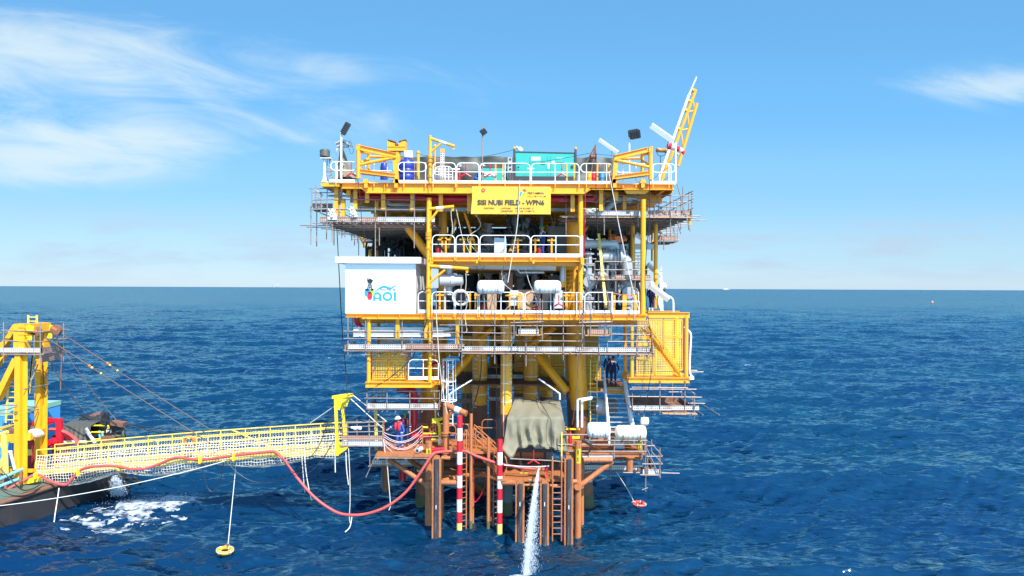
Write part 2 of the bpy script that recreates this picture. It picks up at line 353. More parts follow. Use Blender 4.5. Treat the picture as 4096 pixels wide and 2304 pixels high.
# ================================================================== THE SETTING: sea
rw = np.random.RandomState(11)
WAVES = []
for i in range(64):
 lam = 0.6*(20/0.6)**(i/63.0); k = 2*math.pi/lam
 th = R(188)+rw.normal(0, 0.42 if lam < 5 else 0.30)
 amp = 0.0118*lam**0.80*(0.6+0.8*rw.rand())*(0.8 if lam > 8 else 0.72 if lam > 1.5 else 1.0)
 WAVES.append((k*math.cos(th+math.pi/2), k*math.sin(th+math.pi/2), amp, rw.rand()*6.283, lam))
def sea_disp(x, y, cell):
 x = np.asarray(x, float); y = np.asarray(y, float)
 dx = np.zeros_like(x); dy = np.zeros_like(x); dz = np.zeros_like(x)
 for kx, ky, a, ph, lam in WAVES:
  f = np.clip((lam/np.maximum(cell, 1e-3)-2.2)/2.2, 0, 1); t = kx*x+ky*y+ph; k = math.hypot(kx, ky)
  gx = 0.42*a*f*np.sin(t); dx -= kx/k*gx; dy -= ky/k*gx; dz += a*f*np.cos(t)
 return dx, dy, dz
def sea_z(x, y): return float(sea_disp(np.array([x]), np.array([y]), np.array([0.1]))[2][0])
def build_sea():
 ys = [16.0]
 while ys[-1] < 42000: ys.append(ys[-1]+max(0.10, ys[-1]*0.0036 if ys[-1] < 160 else ys[-1]*(0.0036+0.00006*min(ys[-1]-160, 1200)**0.85)))
 ys = np.array(ys); ts = np.concatenate([np.linspace(-30, -1.3, 40)[:-1], np.linspace(-1.3, 1.3, 980), np.linspace(1.3, 30, 40)[1:]])
 Yg, Tg = np.meshgrid(ys, ts, indexing='ij'); Xg = Yg*Tg
 cy = np.gradient(ys)[:, None]*np.ones_like(Xg); cx = np.abs(np.gradient(ts))[None, :]*Yg
 dx, dy, dz = sea_disp(Xg, Yg, np.maximum(cx, cy*0.9))
 V = np.stack([Xg+dx, Yg+dy, dz], -1).reshape(-1, 3); ny, nx = Xg.shape
 i = np.arange((ny-1)*nx).reshape(ny-1, nx)[:, :-1].ravel(); F = np.stack([i, i+1, i+nx+1, i+nx], -1)
 n0 = len(V); V = np.vstack([V, [[-42000, -6000, -.4], [42000, -6000, -.4], [42000, 16.5, -.4], [-42000, 16.5, -.4]]]); F = np.vstack([F, [[n0, n0+1, n0+2, n0+3]]])
 me = bpy.data.meshes.new('sea'); me.vertices.add(len(V)); me.vertices.foreach_set('co', V.astype(np.float32).ravel())
 me.loops.add(F.size); me.loops.foreach_set('vertex_index', F.astype(np.int32).ravel())
 me.polygons.add(len(F)); me.polygons.foreach_set('loop_start', np.arange(0, F.size, 4, dtype=np.int32)); me.polygons.foreach_set('use_smooth', np.ones(len(F), bool))
 me.update(calc_edges=True); me.validate()
 o = bpy.data.objects.new('sea', me); COL.objects.link(o); o['kind'] = 'structure'
 m = bpy.data.materials.new('sea_water'); m.use_nodes = True; nt = m.node_tree; n = nt.nodes; l = nt.links; b = n['Principled BSDF']
 g = n.new('ShaderNodeNewGeometry')
 def noise(scale, sx, sy, rot, det, rough):
  mp = n.new('ShaderNodeMapping'); mp.inputs['Scale'].default_value = (sx, sy, 1); mp.inputs['Rotation'].default_value = (0, 0, rot); l.new(g.outputs['Position'], mp.inputs[0])
  o_ = n.new('ShaderNodeTexNoise'); o_.inputs['Scale'].default_value = scale; o_.inputs['Detail'].default_value = det; o_.inputs['Roughness'].default_value = rough; l.new(mp.outputs[0], o_.inputs['Vector']); return o_.outputs['Fac']
 # small ripples as a field of slopes in metres, so that far water keeps reflecting the higher sky
 def slope(scale, sx, sy, rot, det, amp):
  mp = n.new('ShaderNodeMapping'); mp.inputs['Scale'].default_value = (sx, sy, 1); mp.inputs['Rotation'].default_value = (0, 0, rot); l.new(g.outputs['Position'], mp.inputs[0])
  o_ = n.new('ShaderNodeTexNoise'); o_.inputs['Scale'].default_value = scale; o_.inputs['Detail'].default_value = det; o_.inputs['Roughness'].default_value = 0.62; l.new(mp.outputs[0], o_.inputs['Vector'])
  v = n.new('ShaderNodeVectorMath'); v.operation = 'SUBTRACT'; l.new(o_.outputs['Color'], v.inputs[0]); v.inputs[1].default_value = (.5, .5, .5)
  w = n.new('ShaderNodeVectorMath'); w.operation = 'MULTIPLY'; l.new(v.outputs[0], w.inputs[0]); w.inputs[1].default_value = (amp*.7, amp, 0); return w.outputs[0]
 acc = g.outputs['Normal']
 for args in ((4.0, 0.36, 1.0, R(16), 4, 1.9), (1.5, 0.34, 1.0, R(-4), 4, 1.9), (0.30, 0.28, 1.0, R(9), 4, 0.8), (0.055, 0.35, 1.0, R(4), 5, 0.6)):
  v = n.new('ShaderNodeVectorMath'); v.operation = 'ADD'; l.new(acc, v.inputs[0]); l.new(slope(*args), v.inputs[1]); acc = v.outputs[0]
 v = n.new('ShaderNodeVectorMath'); v.operation = 'NORMALIZE'; l.new(acc, v.inputs[0]); nrm = v.outputs[0]
 # upwelling blue light below, sky reflection above it by Fresnel, capped as a rough sea caps it
 n.remove(b); out = n['Material Output']
 mx = n.new('ShaderNodeMix'); mx.data_type = 'RGBA'; tx = n.new('ShaderNodeTexNoise'); tx.inputs['Scale'].default_value = 0.045; tx.inputs['Detail'].default_value = 3; l.new(g.outputs['Position'], tx.inputs['Vector'])
 mr = n.new('ShaderNodeMapRange'); l.new(tx.outputs['Fac'], mr.inputs[0]); mr.inputs[1].default_value = 0.35; mr.inputs[2].default_value = 0.65
 l.new(mr.outputs[0], mx.inputs[0]); mx.inputs[6].default_value = (0.0008, 0.0190, 0.062, 1); mx.inputs[7].default_value = (0.0008, 0.027, 0.060, 1)
 df = n.new('ShaderNodeBsdfDiffuse'); l.new(mx.outputs[2], df.inputs['Color']); l.new(nrm, df.inputs['Normal'])
 gl = n.new('ShaderNodeBsdfGlossy'); gl.inputs['Color'].default_value = (0.64, 0.95, 1.0, 1); gl.inputs['Roughness'].default_value = 0.12; l.new(nrm, gl.inputs['Normal'])
 fr = n.new('ShaderNodeFresnel'); fr.inputs['IOR'].default_value = 1.52; l.new(nrm, fr.inputs['Normal'])
 cap = n.new('ShaderNodeMath'); cap.operation = 'MINIMUM'; l.new(fr.outputs[0], cap.inputs[0]); cap.inputs[1].default_value = 0.72
 ms = n.new('ShaderNodeMixShader'); l.new(cap.outputs[0], ms.inputs[0]); l.new(df.outputs[0], ms.inputs[1]); l.new(gl.outputs[0], ms.inputs[2]); l.new(ms.outputs[0], out.inputs['Surface']); me.materials.append(m)
build_sea()
# ================================================================== THE PLATFORM: decks, columns, braces
YF, YB = 36.5, 54.0                      # front and back of the decks
ZT, ZM, ZL = Zc('A', 1675, 942, YF), Zc('C', 1800, 570, YF), Zc('C', 1500, 1300, YF)     # tops of the three decks
XL, XR = P('A', 275, 940, YF).x, P('B', 2235, 950, YF).x
plat = thing('offshore_platform', 'yellow three deck offshore wellhead platform standing on brown legs in the sea', 'oil platform', (0, 42, 0))
def ib(name, a, b, h, w, m=YEL, t=0.03): mb = MB(); mb.ibeam(a, b, h, w, t); return part(name, mb, m, plat)
def pipe(name, pts, r, m, parent=None, n=12):
 mb = MB(); mb.path(pts, r, n) if len(pts) > 2 else mb.tube(pts[0], pts[1], r, n); return part(name, mb, m, parent or plat)
# --- top deck: stepped front edge beam (deep in the middle, shallow at the ends)
zb1, zb2 = Zc('A', 1500, 1065, YF), Zc('A', 600, 1005, YF)
xs1, xs2, xs3, xs4 = X('A', 800, YF), X('A', 860, YF), X('B', 1085, YF), X('B', 1170, YF)
mb = MB(); mb.prism([(XL+1.1, YF, zb2), (xs1, YF, zb2), (xs2, YF, zb1), (xs3, YF, zb1), (xs4, YF, zb2+.08), (XR-2.75, YF, zb2+.08), (XR-2.5, YF, zb1), (XR-1.5, YF, zb1), (XR-1.2, YF, zb2), (XR, YF, zb2), (XR, YF, ZT-.03), (XL+1.1, YF, ZT-.03)], (0, .03, 0))
part('edge_beam', mb, YEL, plat, smooth=False)
mb = MB(); mb.bx(XL+1.0, XR, YF-.16, YF+.2, ZT-.03, ZT); mb.bx(xs2, xs3, YF-.16, YF+.2, zb1-.03, zb1); mb.bx(XL+1.1, xs1, YF-.16, YF+.2, zb2-.03, zb2); mb.bx(xs4, XR, YF-.16, YF+.2, zb2-.03, zb2)
mb.bar((xs1, YF+.02, zb2-.01), (xs2, YF+.02, zb1-.01), .34, .03, (0, 0, 1)); mb.bar((xs3, YF+.02, zb1-.01), (xs4, YF+.02, zb2-.01), .34, .03, (0, 0, 1))
part('beam_flange', mb, YEL, plat, smooth=False)
for c, x in (('A', 855), ('A', 1095), ('A', 1230), ('A', 1665), ('B', 1450), ('B', 1790), ('B', 1900), ('B', 2215)):
 mb = MB(); xx = X(c, x, YF); mb.bx(xx-.012, xx+.012, YF-.14, YF-.002, (zb1 if X(c, x, YF) > xs2 and X(c, x, YF) < xs3 else zb2)+.002, ZT-.032); part('stiffener', mb, YEL, plat, smooth=False)
mb = MB(); mb.bx(XL, XL+1.0, YF-.05, YF+2.4, ZT-.19, ZT-.001); part('corner_bracket', mb, YEL, plat, smooth=False)
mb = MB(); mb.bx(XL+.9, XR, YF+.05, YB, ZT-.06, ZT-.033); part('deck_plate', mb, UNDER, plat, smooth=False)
for i in range(9):
 y = YF+2.3+i*1.92; ib('deck_girder', (XL+1.0, y, ZT-.42), (XR-.1, y, ZT-.42), .66, .25)
for i in range(11):
 x = XL+1.4+i*(XR-XL-1.9)/10; ib('deck_joist', (x, YF+.3, ZT-.21), (x, YB-.2, ZT-.21), .28, .16)
mb = MB(); mb.bx(XL+1, XL+1.04, YF+.2, YB, zb1+.1, ZT-.06); part('side_beam', mb, YEL, plat, smooth=False); mb = MB(); mb.bx(XR-.04, XR, YF+.2, YB, zb1+.1, ZT-.06); part('side_beam', mb, YEL, plat, smooth=False)
# --- middle deck (balcony in the centre) and lower deck
XM0, XM1 = X('C', 1690, YF), X('E', 1075, YF)
zmb = Zc('C', 1900, 625, YF)
ib('edge_beam', (XM0, YF, (ZM+zmb)/2), (XM1, YF, (ZM+zmb)/2), ZM-zmb, .26)
ib('edge_beam', (XM0, YF+.45, zmb-.10), (XM1, YF+.45, zmb-.10), .24, .2)
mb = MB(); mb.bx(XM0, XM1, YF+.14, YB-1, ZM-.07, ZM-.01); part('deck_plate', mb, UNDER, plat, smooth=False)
for i in range(8):
 y = YF+2.2+i*2.1; ib('deck_girder', (XM0+.05, y, ZM-.34), (XM1-.05, y, ZM-.34), .5, .22)
for c, x in (('C', 1695), ('C', 2280), ('E', 430), ('E', 1060)):
 mb = MB(); xx = X(c, x, YF); mb.bx(xx-.09, xx+.09, YF-.12, YF+.1, zmb-.14, ZM-.02) if c == 'E' and x > 1000 or x == 1695 else mb.bx(xx-.05, xx+.05, YF-.16, YF-.135, zmb-.1, ZM-.14); part('stiffener', mb, YEL, plat, smooth=False)
XL0, XL1 = X('C', 597, YF), X('E', 1880, YF)
zlb, zlb1 = Zc('C', 1900, 1372, YF), Zc('C', 700, 1345, YF); xk = X('C', 805, YF)
ib('edge_beam', (xk, YF, (ZL+zlb)/2), (XL1, YF, (ZL+zlb)/2), ZL-zlb, .3)
ib('edge_beam', (XL0, YF, (ZL+zlb1)/2), (xk, YF, (ZL+zlb1)/2), ZL-zlb1, .3)
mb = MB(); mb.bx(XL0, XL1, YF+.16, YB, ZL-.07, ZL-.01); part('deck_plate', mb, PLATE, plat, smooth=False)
for i in range(8):
 y = YF+2+i*2.1; ib('deck_girder', (XL0+.05, y, ZL-.36), (XL1-.05, y, ZL-.36), .55, .24)
for i in range(14):
 x = XL0+.6+i*(XL1-XL0-1.2)/13; mb = MB(); mb.bx(x-.012, x+.012, YF-.14, YF-.014, zlb+.04, ZL-.04); part('stiffener', mb, YEL, plat, smooth=False)
# mezzanine at the right between middle deck and top deck, grey walkway beam
mb = MB(); mb.bx(X('E', 1620, 42), X('E', 2030, 42), 41.9, 42.2, Zc('E', 1700, 470, 42), Zc('E', 1700, 400, 42)); part('walkway_beam', mb, GREYS, plat, smooth=False)
# --- columns from the lower deck to the top deck
def col(c, x, y0, y1, D, w, m=YEL, name='deck_column', base=None):
 a = P(c, x, y0, D); b = P(c, x, y1, D); mx = (a.x+b.x)/2
 return pipe(name, [(mx, D, b.z), (mx, D, a.z)], w*S/2/FPX*D, m, n=20)
col('C', 1660, -190, 1290, 36.75, 66)                # front left pipe column
col('B', 1037, 1068, 1449, 36.8, 68); col('E', 1037, 20, 1300, 36.8, 66)
mb = MB()
col('C', 1015, -60, 1300, 46.0, 138)
col('C', 1840, -60, 1300, 41, 110); col('E', 960, -80, 1300, 39.6, 215)
col('E', 1842, -170, 1310, 36.7, 66); col('E', 1707, 60, 1300, 41, 60); col('E', 2005, 80, 1230, 40, 50); col('E', 1418, 60, 700, 44, 48); col('E', 1958, 60, 620, 46, 26); col('E', 1655, 130, 400, 46, 28)
col('E', 1375, 150, 700, 47, 36)
for i, (x, D) in enumerate(((-6.5, 52), (-2.2, 50.5), (2.6, 52.5), (6.8, 51.5), (0.4, 45.5), (-8.0, 53))):
 pipe('deck_column', [(x, D, ZL), (x, D, ZT-.3)], .28, YEL, n=14)
for i, (x, D) in enumerate(((3.3, 45), (4.3, 47), (4.9, 49), (5.5, 51.5))): pipe('deck_column', [(x, D, ZL), (x, D, ZT-.3)], .16, YEL, n=10)
# braces under the top deck
def brace(c, x0, y0, D0, x1, y1, D1, w, m=YEL, name='brace'): return pipe(name, [P(c, x0, y0, D0), P(c, x1, y1, D1)], w*S/2/FPX*(D0+D1)/2, m, n=16)
brace('C', 1300, 60, 39.5, 1660, 560, 39.5, 110)
brace('C', 780, 290, 50, 960, 620, 50, 62)
brace('C', 2030, 0, 39, 1905, 460, 39, 34); brace('C', 2120, 0, 39, 2285, 520, 39, 34)
brace('E', 1130, 160, 42, 1090, 240, 42, 40)
# --- jacket: legs, braces, conductors
def jleg(name, x, D, xb, Db, r, ztop, zband):
 # yellow above, brown below the band, stained at the waterline
 t = (ztop-zband)/(ztop+1.0); f = lambda z: Vector((x+(xb-x)*(ztop-z)/(ztop+1.0), D+(Db-D)*(ztop-z)/(ztop+1.0), z))
 o = pipe(name, [f(ztop), f(zband)], r, YEL, n=28)
 mb = MB(); mb.tube(f(zband), f(0.55), r+.002, 28); a = part('lower_leg', mb, BRN, o)
 mb = MB(); mb.tube(f(0.55), f(-1.0), r+.004, 28); part('splash_zone', mb, ALGA, o)
 return f
fR = jleg('jacket_leg', X('G', 960, 39.6), 39.6, X('I', 880, 39.6)+.35, 39.9, .515, ZL-.6, Zc('G', 960, 1240, 39.6))
fL = jleg('jacket_leg', X('H', 1050, 39.6), 39.6, X('H', 960, 39.6)-.1, 39.9, .515, ZL-.6, Zc('G', 960, 1240, 39.6))
for xx, bx in ((4.3, 4.9), (-5.2, -5.8)): jleg('jacket_leg', xx, 51, bx, 51.5, .5, ZL-.6, 5.6)
for fn, sgn in ((fR, 1), (fL, -1)):                             # white draught marks near the sea
 for z in (1.35, 1.9, 2.45, 3.0):
  p = fn(z); mb = MB(); k = 9
  mb.add([p+Vector((math.sin(a)*.523, -math.cos(a)*.523, zz)) for zz in (-.05, .05) for a in [sgn*R(2)+R(66)*sgn*i/k for i in range(k+1)]], [(i, i+1, k+2+i, k+1+i) for i in range(k)])
  part('draught_mark', mb, WHT, plat)
def collar(p, d, r, h=.05, m=YEL):
 mb = MB(); p = Vector(p); d = Vector(d).normalized(); mb.tube(p-d*h/2, p+d*h/2, r, 24); return part('collar_ring', mb, m, plat)
for z in (Zc('G', 960, 1010, 39.6), Zc('G', 960, 1150, 39.6)): collar(fR(z), (0, 0, 1), .56, .05)
for c, x0, y0, x1, y1, D in (('G', 400, 440, 860, 1020, 39.4), ('F', 2260, 470, 1830, 960, 39.4)): brace(c, x0, y0, D+1.2, x1, y1, D, 105)
brace('G', 700, 180, 42, 380, 430, 42, 90); brace('F', 2480, 200, 42, 2330, 320, 42, 80)
def horiz(z, y, x0, x1, r=.2, m=BRN): return pipe('brace', [(x0, y, z), (x1, y, z)], r, m, n=14)
horiz(2.2, 40, -4.9, 3.9, .25); horiz(1.9, 51, -5.3, 4.4, .25); horiz(7.6, 51, -5.2, 4.3, .22, YEL)
pipe('brace', [fL(2.2), Vector((-.4, 44.5, -.6))], .22, BRN); pipe('brace', [fR(2.2), Vector((.6, 44.5, -.6))], .22, BRN)
conds = []
def conductor(c, x, D, w, yb, yg, marks=None, ring=()):
 r = w*S/2/FPX*D; xx = X(c, x, D); zb = Zc(c, x, yb, D) if yb else 5.2; zg = yg
 o = pipe('conductor_pipe', [(xx, D, ZL-.1), (xx, D, zb)], r, YEL, n=24)
 mb = MB(); mb.tube((xx, D, zb), (xx, D, zg), r+.002, 24); part('brown_section', mb, BRN, o)
 mb = MB(); mb.tube((xx, D, zg), (xx, D, .55), r+.06, 24); part('grey_section', mb, GREYP, o)
 mb = MB(); mb.tube((xx, D, .55), (xx, D, -1), r+.065, 24); part('splash_zone', mb, ALGA, o)
 for z in (zb-1.7*0+.0,): pass
 return o, xx, r
c1, cx1, cr1 = conductor('G', 82, 38.3, 150, 1300, 3.6)
c2, cx2, cr2 = conductor('F', 2315, 42.5, 190, 1180, 3.4)
c3, cx3, cr3 = conductor('G', 395, 42.5, 178, 1180, 3.4)
for xx, D in ((-3.0, 47), (0.6, 47), (2.3, 45.5), (-1.2, 49.5)):
 o = pipe('conductor_pipe', [(xx, D, ZL-.1), (xx, D, 5.3)], .45, YEL, n=18); mb = MB(); mb.tube((xx, D, 5.3), (xx, D, 3.2), .452, 18); part('brown_section', mb, BRN, o); mb = MB(); mb.tube((xx, D, 3.2), (xx, D, -1), .5, 18); part('grey_section', mb, GREYP, o)
# white depth marks and numerals on the conductors
def mark(xx, D, r, z, a0, a1, h, par):
 mb = MB(); k = 10; q = []
 for zz in (z-h/2, z+h/2):
  for i in range(k+1):
   a = R(a0+(a1-a0)*i/k); q.append((xx+math.sin(a)*(r+.006), D-math.cos(a)*(r+.006), zz))
 mb.add(q, [(i, i+1, k+2+i, k+1+i) for i in range(k)]); part('depth_mark', mb, WHT, par)
mb = MB(); za, zb_ = ZL-.3, Zc('H', 1930, 290, 38.3); k = 3
mb.add([(cx1+math.sin(R(a))*(cr1+.005), 38.3-math.cos(R(a))*(cr1+.005), z) for z in (zb_, za) for a in (-30, -25, -20)], [(0, 1, 4, 3), (1, 2, 5, 4)]); part('depth_line', mb, WHT, c1)
for i, y in enumerate((190, 430, 665, 903, 1140)):
 mark(cx1, 38.3, cr1, Zc('G', 60, y, 38.3), -88, 18, .045, c1)
 for j in (1, 2, 3): mark(cx1, 38.3, cr1, Zc('G', 60, y+j*59, 38.3), 40, 80, .03, c1)
for y, s in ((190, '15'), (665, '15'), (903, '19'), (1140, '19')): text(s, 'G', 112, y-26, 154, y+24, 38.3-cr1*.72, WHT, c1, 'numeral', .01, yaw=R(42))
for i, (y, s) in enumerate(((600, '99'), (822, '98'), (1040, '97'))):
 text(s, 'F', 2238, y-24, 2290, y+22, 42.5-cr2*.93, WHT, c2, 'numeral', .01, yaw=R(-22)); mark(cx2, 42.5, cr2, Zc('F', 2315, y+2, 42.5), 0, 85, .05, c2)
 for j in (1, 2, 3): mark(cx2, 42.5, cr2, Zc('F', 2315, y+j*55, 42.5), -62, -22, .03, c2)
for y in (600, 815, 1030): mark(cx3, 42.5, cr3, Zc('G', 395, y, 42.5), -88, 88, .05, c3)
for y, s in ((480, '185'),): text(s, 'I', 225, y, 330, y+46, 40.3, WHT, plat, 'numeral', .01)
mb = MB(); xx = X('I', 250, 40.8); mb.tube((xx, 40.8, 5.0), (xx, 40.8, 1.0), .46, 20); part('caisson', mb, DARK, plat)
# ================================================================== HANDRAILS
def rail_panel(par, c, x0, x1, yt, ym, yb, Y, posts=(), rl=40, rr=40, m=WHT, r=.027, toe=None, foot=None, oval=False, name='rail_panel', toem=None, ys=None):
 # one welded panel: hoop with round top corners, mid rail, posts, toe plate
 a = P(c, x0, yt, Y); b = P(c, x1, yb, Y); xa, xb, zt, zb = a.x, b.x, a.z, b.z; zm = Zc(c, (x0+x1)/2, ym, Y); k = S/FPX*Y
 mb = MB(); ex, ez = (1, 0, 0), (0, 0, 1)
 if oval:
  ra = (zt-zm)/2; pts = arc((xa+ra, Y, zt-ra), ra, R(270), R(90), ex, ez)+arc((xb-ra, Y, zt-ra), ra, R(90), R(-90), ex, ez); mb.path(pts, r, 6, closed=True)
 else:
  pl = arc((xa+rl*k, Y, zt-rl*k), rl*k, R(180), R(90), ex, ez, 6) if rl else [Vector((xa, Y, zt))]
  pr = arc((xb-rr*k, Y, zt-rr*k), rr*k, R(90), R(0), ex, ez, 6) if rr else [Vector((xb, Y, zt))]
  mb.path([(xa, Y, zb)]+pl+pr+[(xb, Y, zb)], r, 6)
  mb.tube((xa, Y, zm), (xb, Y, zm), r*.85, 6)
 for p in posts:
  x = X(c, p, Y); mb.tube((x, Y, zb), (x, Y, zt), r*.95, 6)
 o = part(name, mb, m, par)
 if toe:
  mt = MB(); z0, z1 = Zc(c, x0, toe[1], Y), Zc(c, x0, toe[0], Y); mt.bx(xa+(.02 if not oval else -.05), xb-(.02 if not oval else -.05), Y-.034, Y-.026, z0, z1); part('toe_plate', mt, toem or m, o, smooth=False)
 if foot:
  for p in list(posts)+([x0, x1] if not oval else []):
   x = X(c, p, Y); mf = MB(); mf.tube((x, Y-.03, Zc(c, p, foot[0], Y)), (x, Y-.03, Zc(c, p, foot[1], Y)), r*1.25, 6); part('post_foot', mf, YEL, o)
 return o
rt = thing('handrail', 'white tubular handrail with toe plates along the front of the top deck', 'handrail', (0, YF, ZT))
Yr = YF-.12
rail_panel(rt, 'A', 395, 730, 662, 775, 930, Yr, (465,), 60, 0, toe=(890, 925), oval=True, foot=(930, 975))
rail_panel(rt, 'A', 845, 1232, 670, 780, 935, Yr, (955, 1125), oval=True, toe=(897, 935), foot=(935, 985))
rail_panel(rt, 'A', 1262, 1628, 672, 790, 940, Yr, (1340, 1618), oval=True, toe=(900, 940), foot=(940, 990))
rail_panel(rt, 'A', 1715, 2003, 677, 790, 945, Yr, (), 55, 55, toe=(905, 943), foot=(945, 995))
rail_panel(rt, 'A', 2020, 2305, 680, 795, 948, Yr, (), 55, 55, toe=(905, 945), foot=(945, 995))
rail_panel(rt, 'B', -255, 387, 683, 797, 950, Yr, (65,), 55, 55, toe=(908, 947), foot=(950, 980))
rail_panel(rt, 'B', 405, 1017, 685, 799, 952, Yr, (710,), 55, 55, toe=(910, 950), foot=(952, 1000))
rail_panel(rt, 'B', 1038, 1447, 687, 801, 955, Yr, (1113, 1373), oval=True, toe=(912, 950), foot=(952, 1000))
rail_panel(rt, 'B', 1492, 1950, 688, 803, 955, Yr, (1585, 1752), oval=True, toe=(915, 950), foot=(952, 1000))
rail_panel(rt, 'B', 1962, 2255, 690, 802, 955, Yr, (1968, 2176), oval=True, toe=(912, 952), foot=(952, 1000))
mb = MB(); a = P('A', 2003, 748, Yr); mb.bx(X('B', 350, Yr), X('B', 440, Yr), Yr-.03, Yr+.03, Zc('B', 400, 757, Yr), Zc('B', 400, 745, Yr)); part('rail_clamp', mb, WHT, rt, smooth=False)
mb = MB(); mb.bx(X('A', 1960, Yr), X('A', 2060, Yr), Yr-.03, Yr+.03, Zc('A', 400, 757, Yr), Zc('A', 400, 742, Yr)); part('rail_clamp', mb, WHT, rt, smooth=False)
# side and rear runs of the top deck handrail
for i in range(6):
 y0 = YF+.4+i*2.9
 for xx in (XL+1.0, XR-.05):
  mb = MB(); mb.path([(xx, y0, ZT)]+arc((xx, y0+.2, ZT+.9), .2, R(180), R(90), (0, 1, 0), (0, 0, 1), 4)+arc((xx, y0+2.5, ZT+.9), .2, R(90), R(0), (0, 1, 0), (0, 0, 1), 4)+[(xx, y0+2.7, ZT)], .025, 6); mb.tube((xx, y0, ZT+.55), (xx, y0+2.7, ZT+.55), .022, 6); part('rail_panel', mb, WHT, rt)
gate = thing('safety_gate', 'low white barred gate just behind the top deck handrail', 'gate', (X('A', 1850, 37.6), 37.6, ZT))
rail_panel(gate, 'A', 1735, 1965, 722, 790, 945, 37.6, (1790, 1830, 1870, 1915), 70, 70, r=.022)
for y in (758, 830, 860, 905):
 mb = MB(); mb.tube(P('A', 1740, y, 37.6), P('A', 1962, y, 37.6), .018, 6); part('gate_bar', mb, WHT, gate)
# balcony handrail of the middle deck
rm = thing('handrail', 'white handrail of hooped panels along the middle deck balcony', 'handrail', (0, YF, ZM))
rail_panel(rm, 'C', 1705, 1990, 288, 407, 565, Yr, (), 60, 60, toe=(518, 562), foot=(560, 612))
rail_panel(rm, 'C', 2008, 2298, 290, 409, 567, Yr, (), 60, 60, toe=(518, 564), foot=(562, 612))
rail_panel(rm, 'C', 2318, 2965, 292, 411, 568, Yr, (2640,), 60, 60, toe=(520, 565), foot=(562, 612))
rail_panel(rm, 'E', 402, 1040, 297, 414, 570, Yr, (718,), 50, 60, toe=(525, 570), foot=(570, 612))
rail_panel(rm, 'E', 1045, 1064, 300, 414, 570, Yr, (), 8, 8)
for i in range(3):
 y0 = YF+.3+i*2.0; xx = XM1-.06; mb = MB(); mb.path([(xx, y0, ZM), (xx, y0, ZM+1.05), (xx, y0+1.9, ZM+1.05), (xx, y0+1.9, ZM)], .025, 6); mb.tube((xx, y0, ZM+.6), (xx, y0+1.9, ZM+.6), .02, 6); part('rail_panel', mb, WHT, rm)
# lower deck handrail
rl_ = thing('handrail', 'white handrail along the lower deck beside the white cabin', 'handrail', (0, YF, ZL))
rail_panel(rl_, 'C', 1522, 1642, 1018, 1137, 1298, Yr, (), 60, 60, toe=(1248, 1292))
rail_panel(rl_, 'C', 1700, 1985, 1020, 1138, 1300, Yr, (), 55, 55, toe=(1250, 1292), foot=(1295, 1345))
rail_panel(rl_, 'C', 2002, 2290, 1022, 1140, 1300, Yr, (), 55, 55, toe=(1250, 1294), foot=(1295, 1345))
rail_panel(rl_, 'C', 2310, 2876, 1024, 1142, 1300, Yr, (2590,), 55, 55, toe=(1252, 1296), foot=(1295, 1345))
rail_panel(rl_, 'E', 322, 1066, 1026, 1145, 1300, Yr, (655, 990), 55, 55, toe=(1257, 1298), foot=(1298, 1350))
rail_panel(rl_, 'E', 1092, 1440, 1026, 1148, 1300, Yr, (), 70, 10, toe=(1257, 1300))
rail_panel(rl_, 'E', 1446, 1792, 1140, 1148, 1300, Yr, (), 6, 6, toe=(1257, 1303))
for x in (1448, 1785): mb = MB(); mb.tube(P('E', x, 1018, Yr), P('E', x, 1150, Yr), .026, 6); part('rail_post', mb, WHT, rl_)
mb = MB(); mb.path(sag(P('E', 1448, 1030, Yr), P('E', 1785, 1030, Yr), .12), .02, 5); solo('barrier_chain', mb, BUOYO, 'orange barrier chain sagging between two white posts on the lower deck', 'chain')
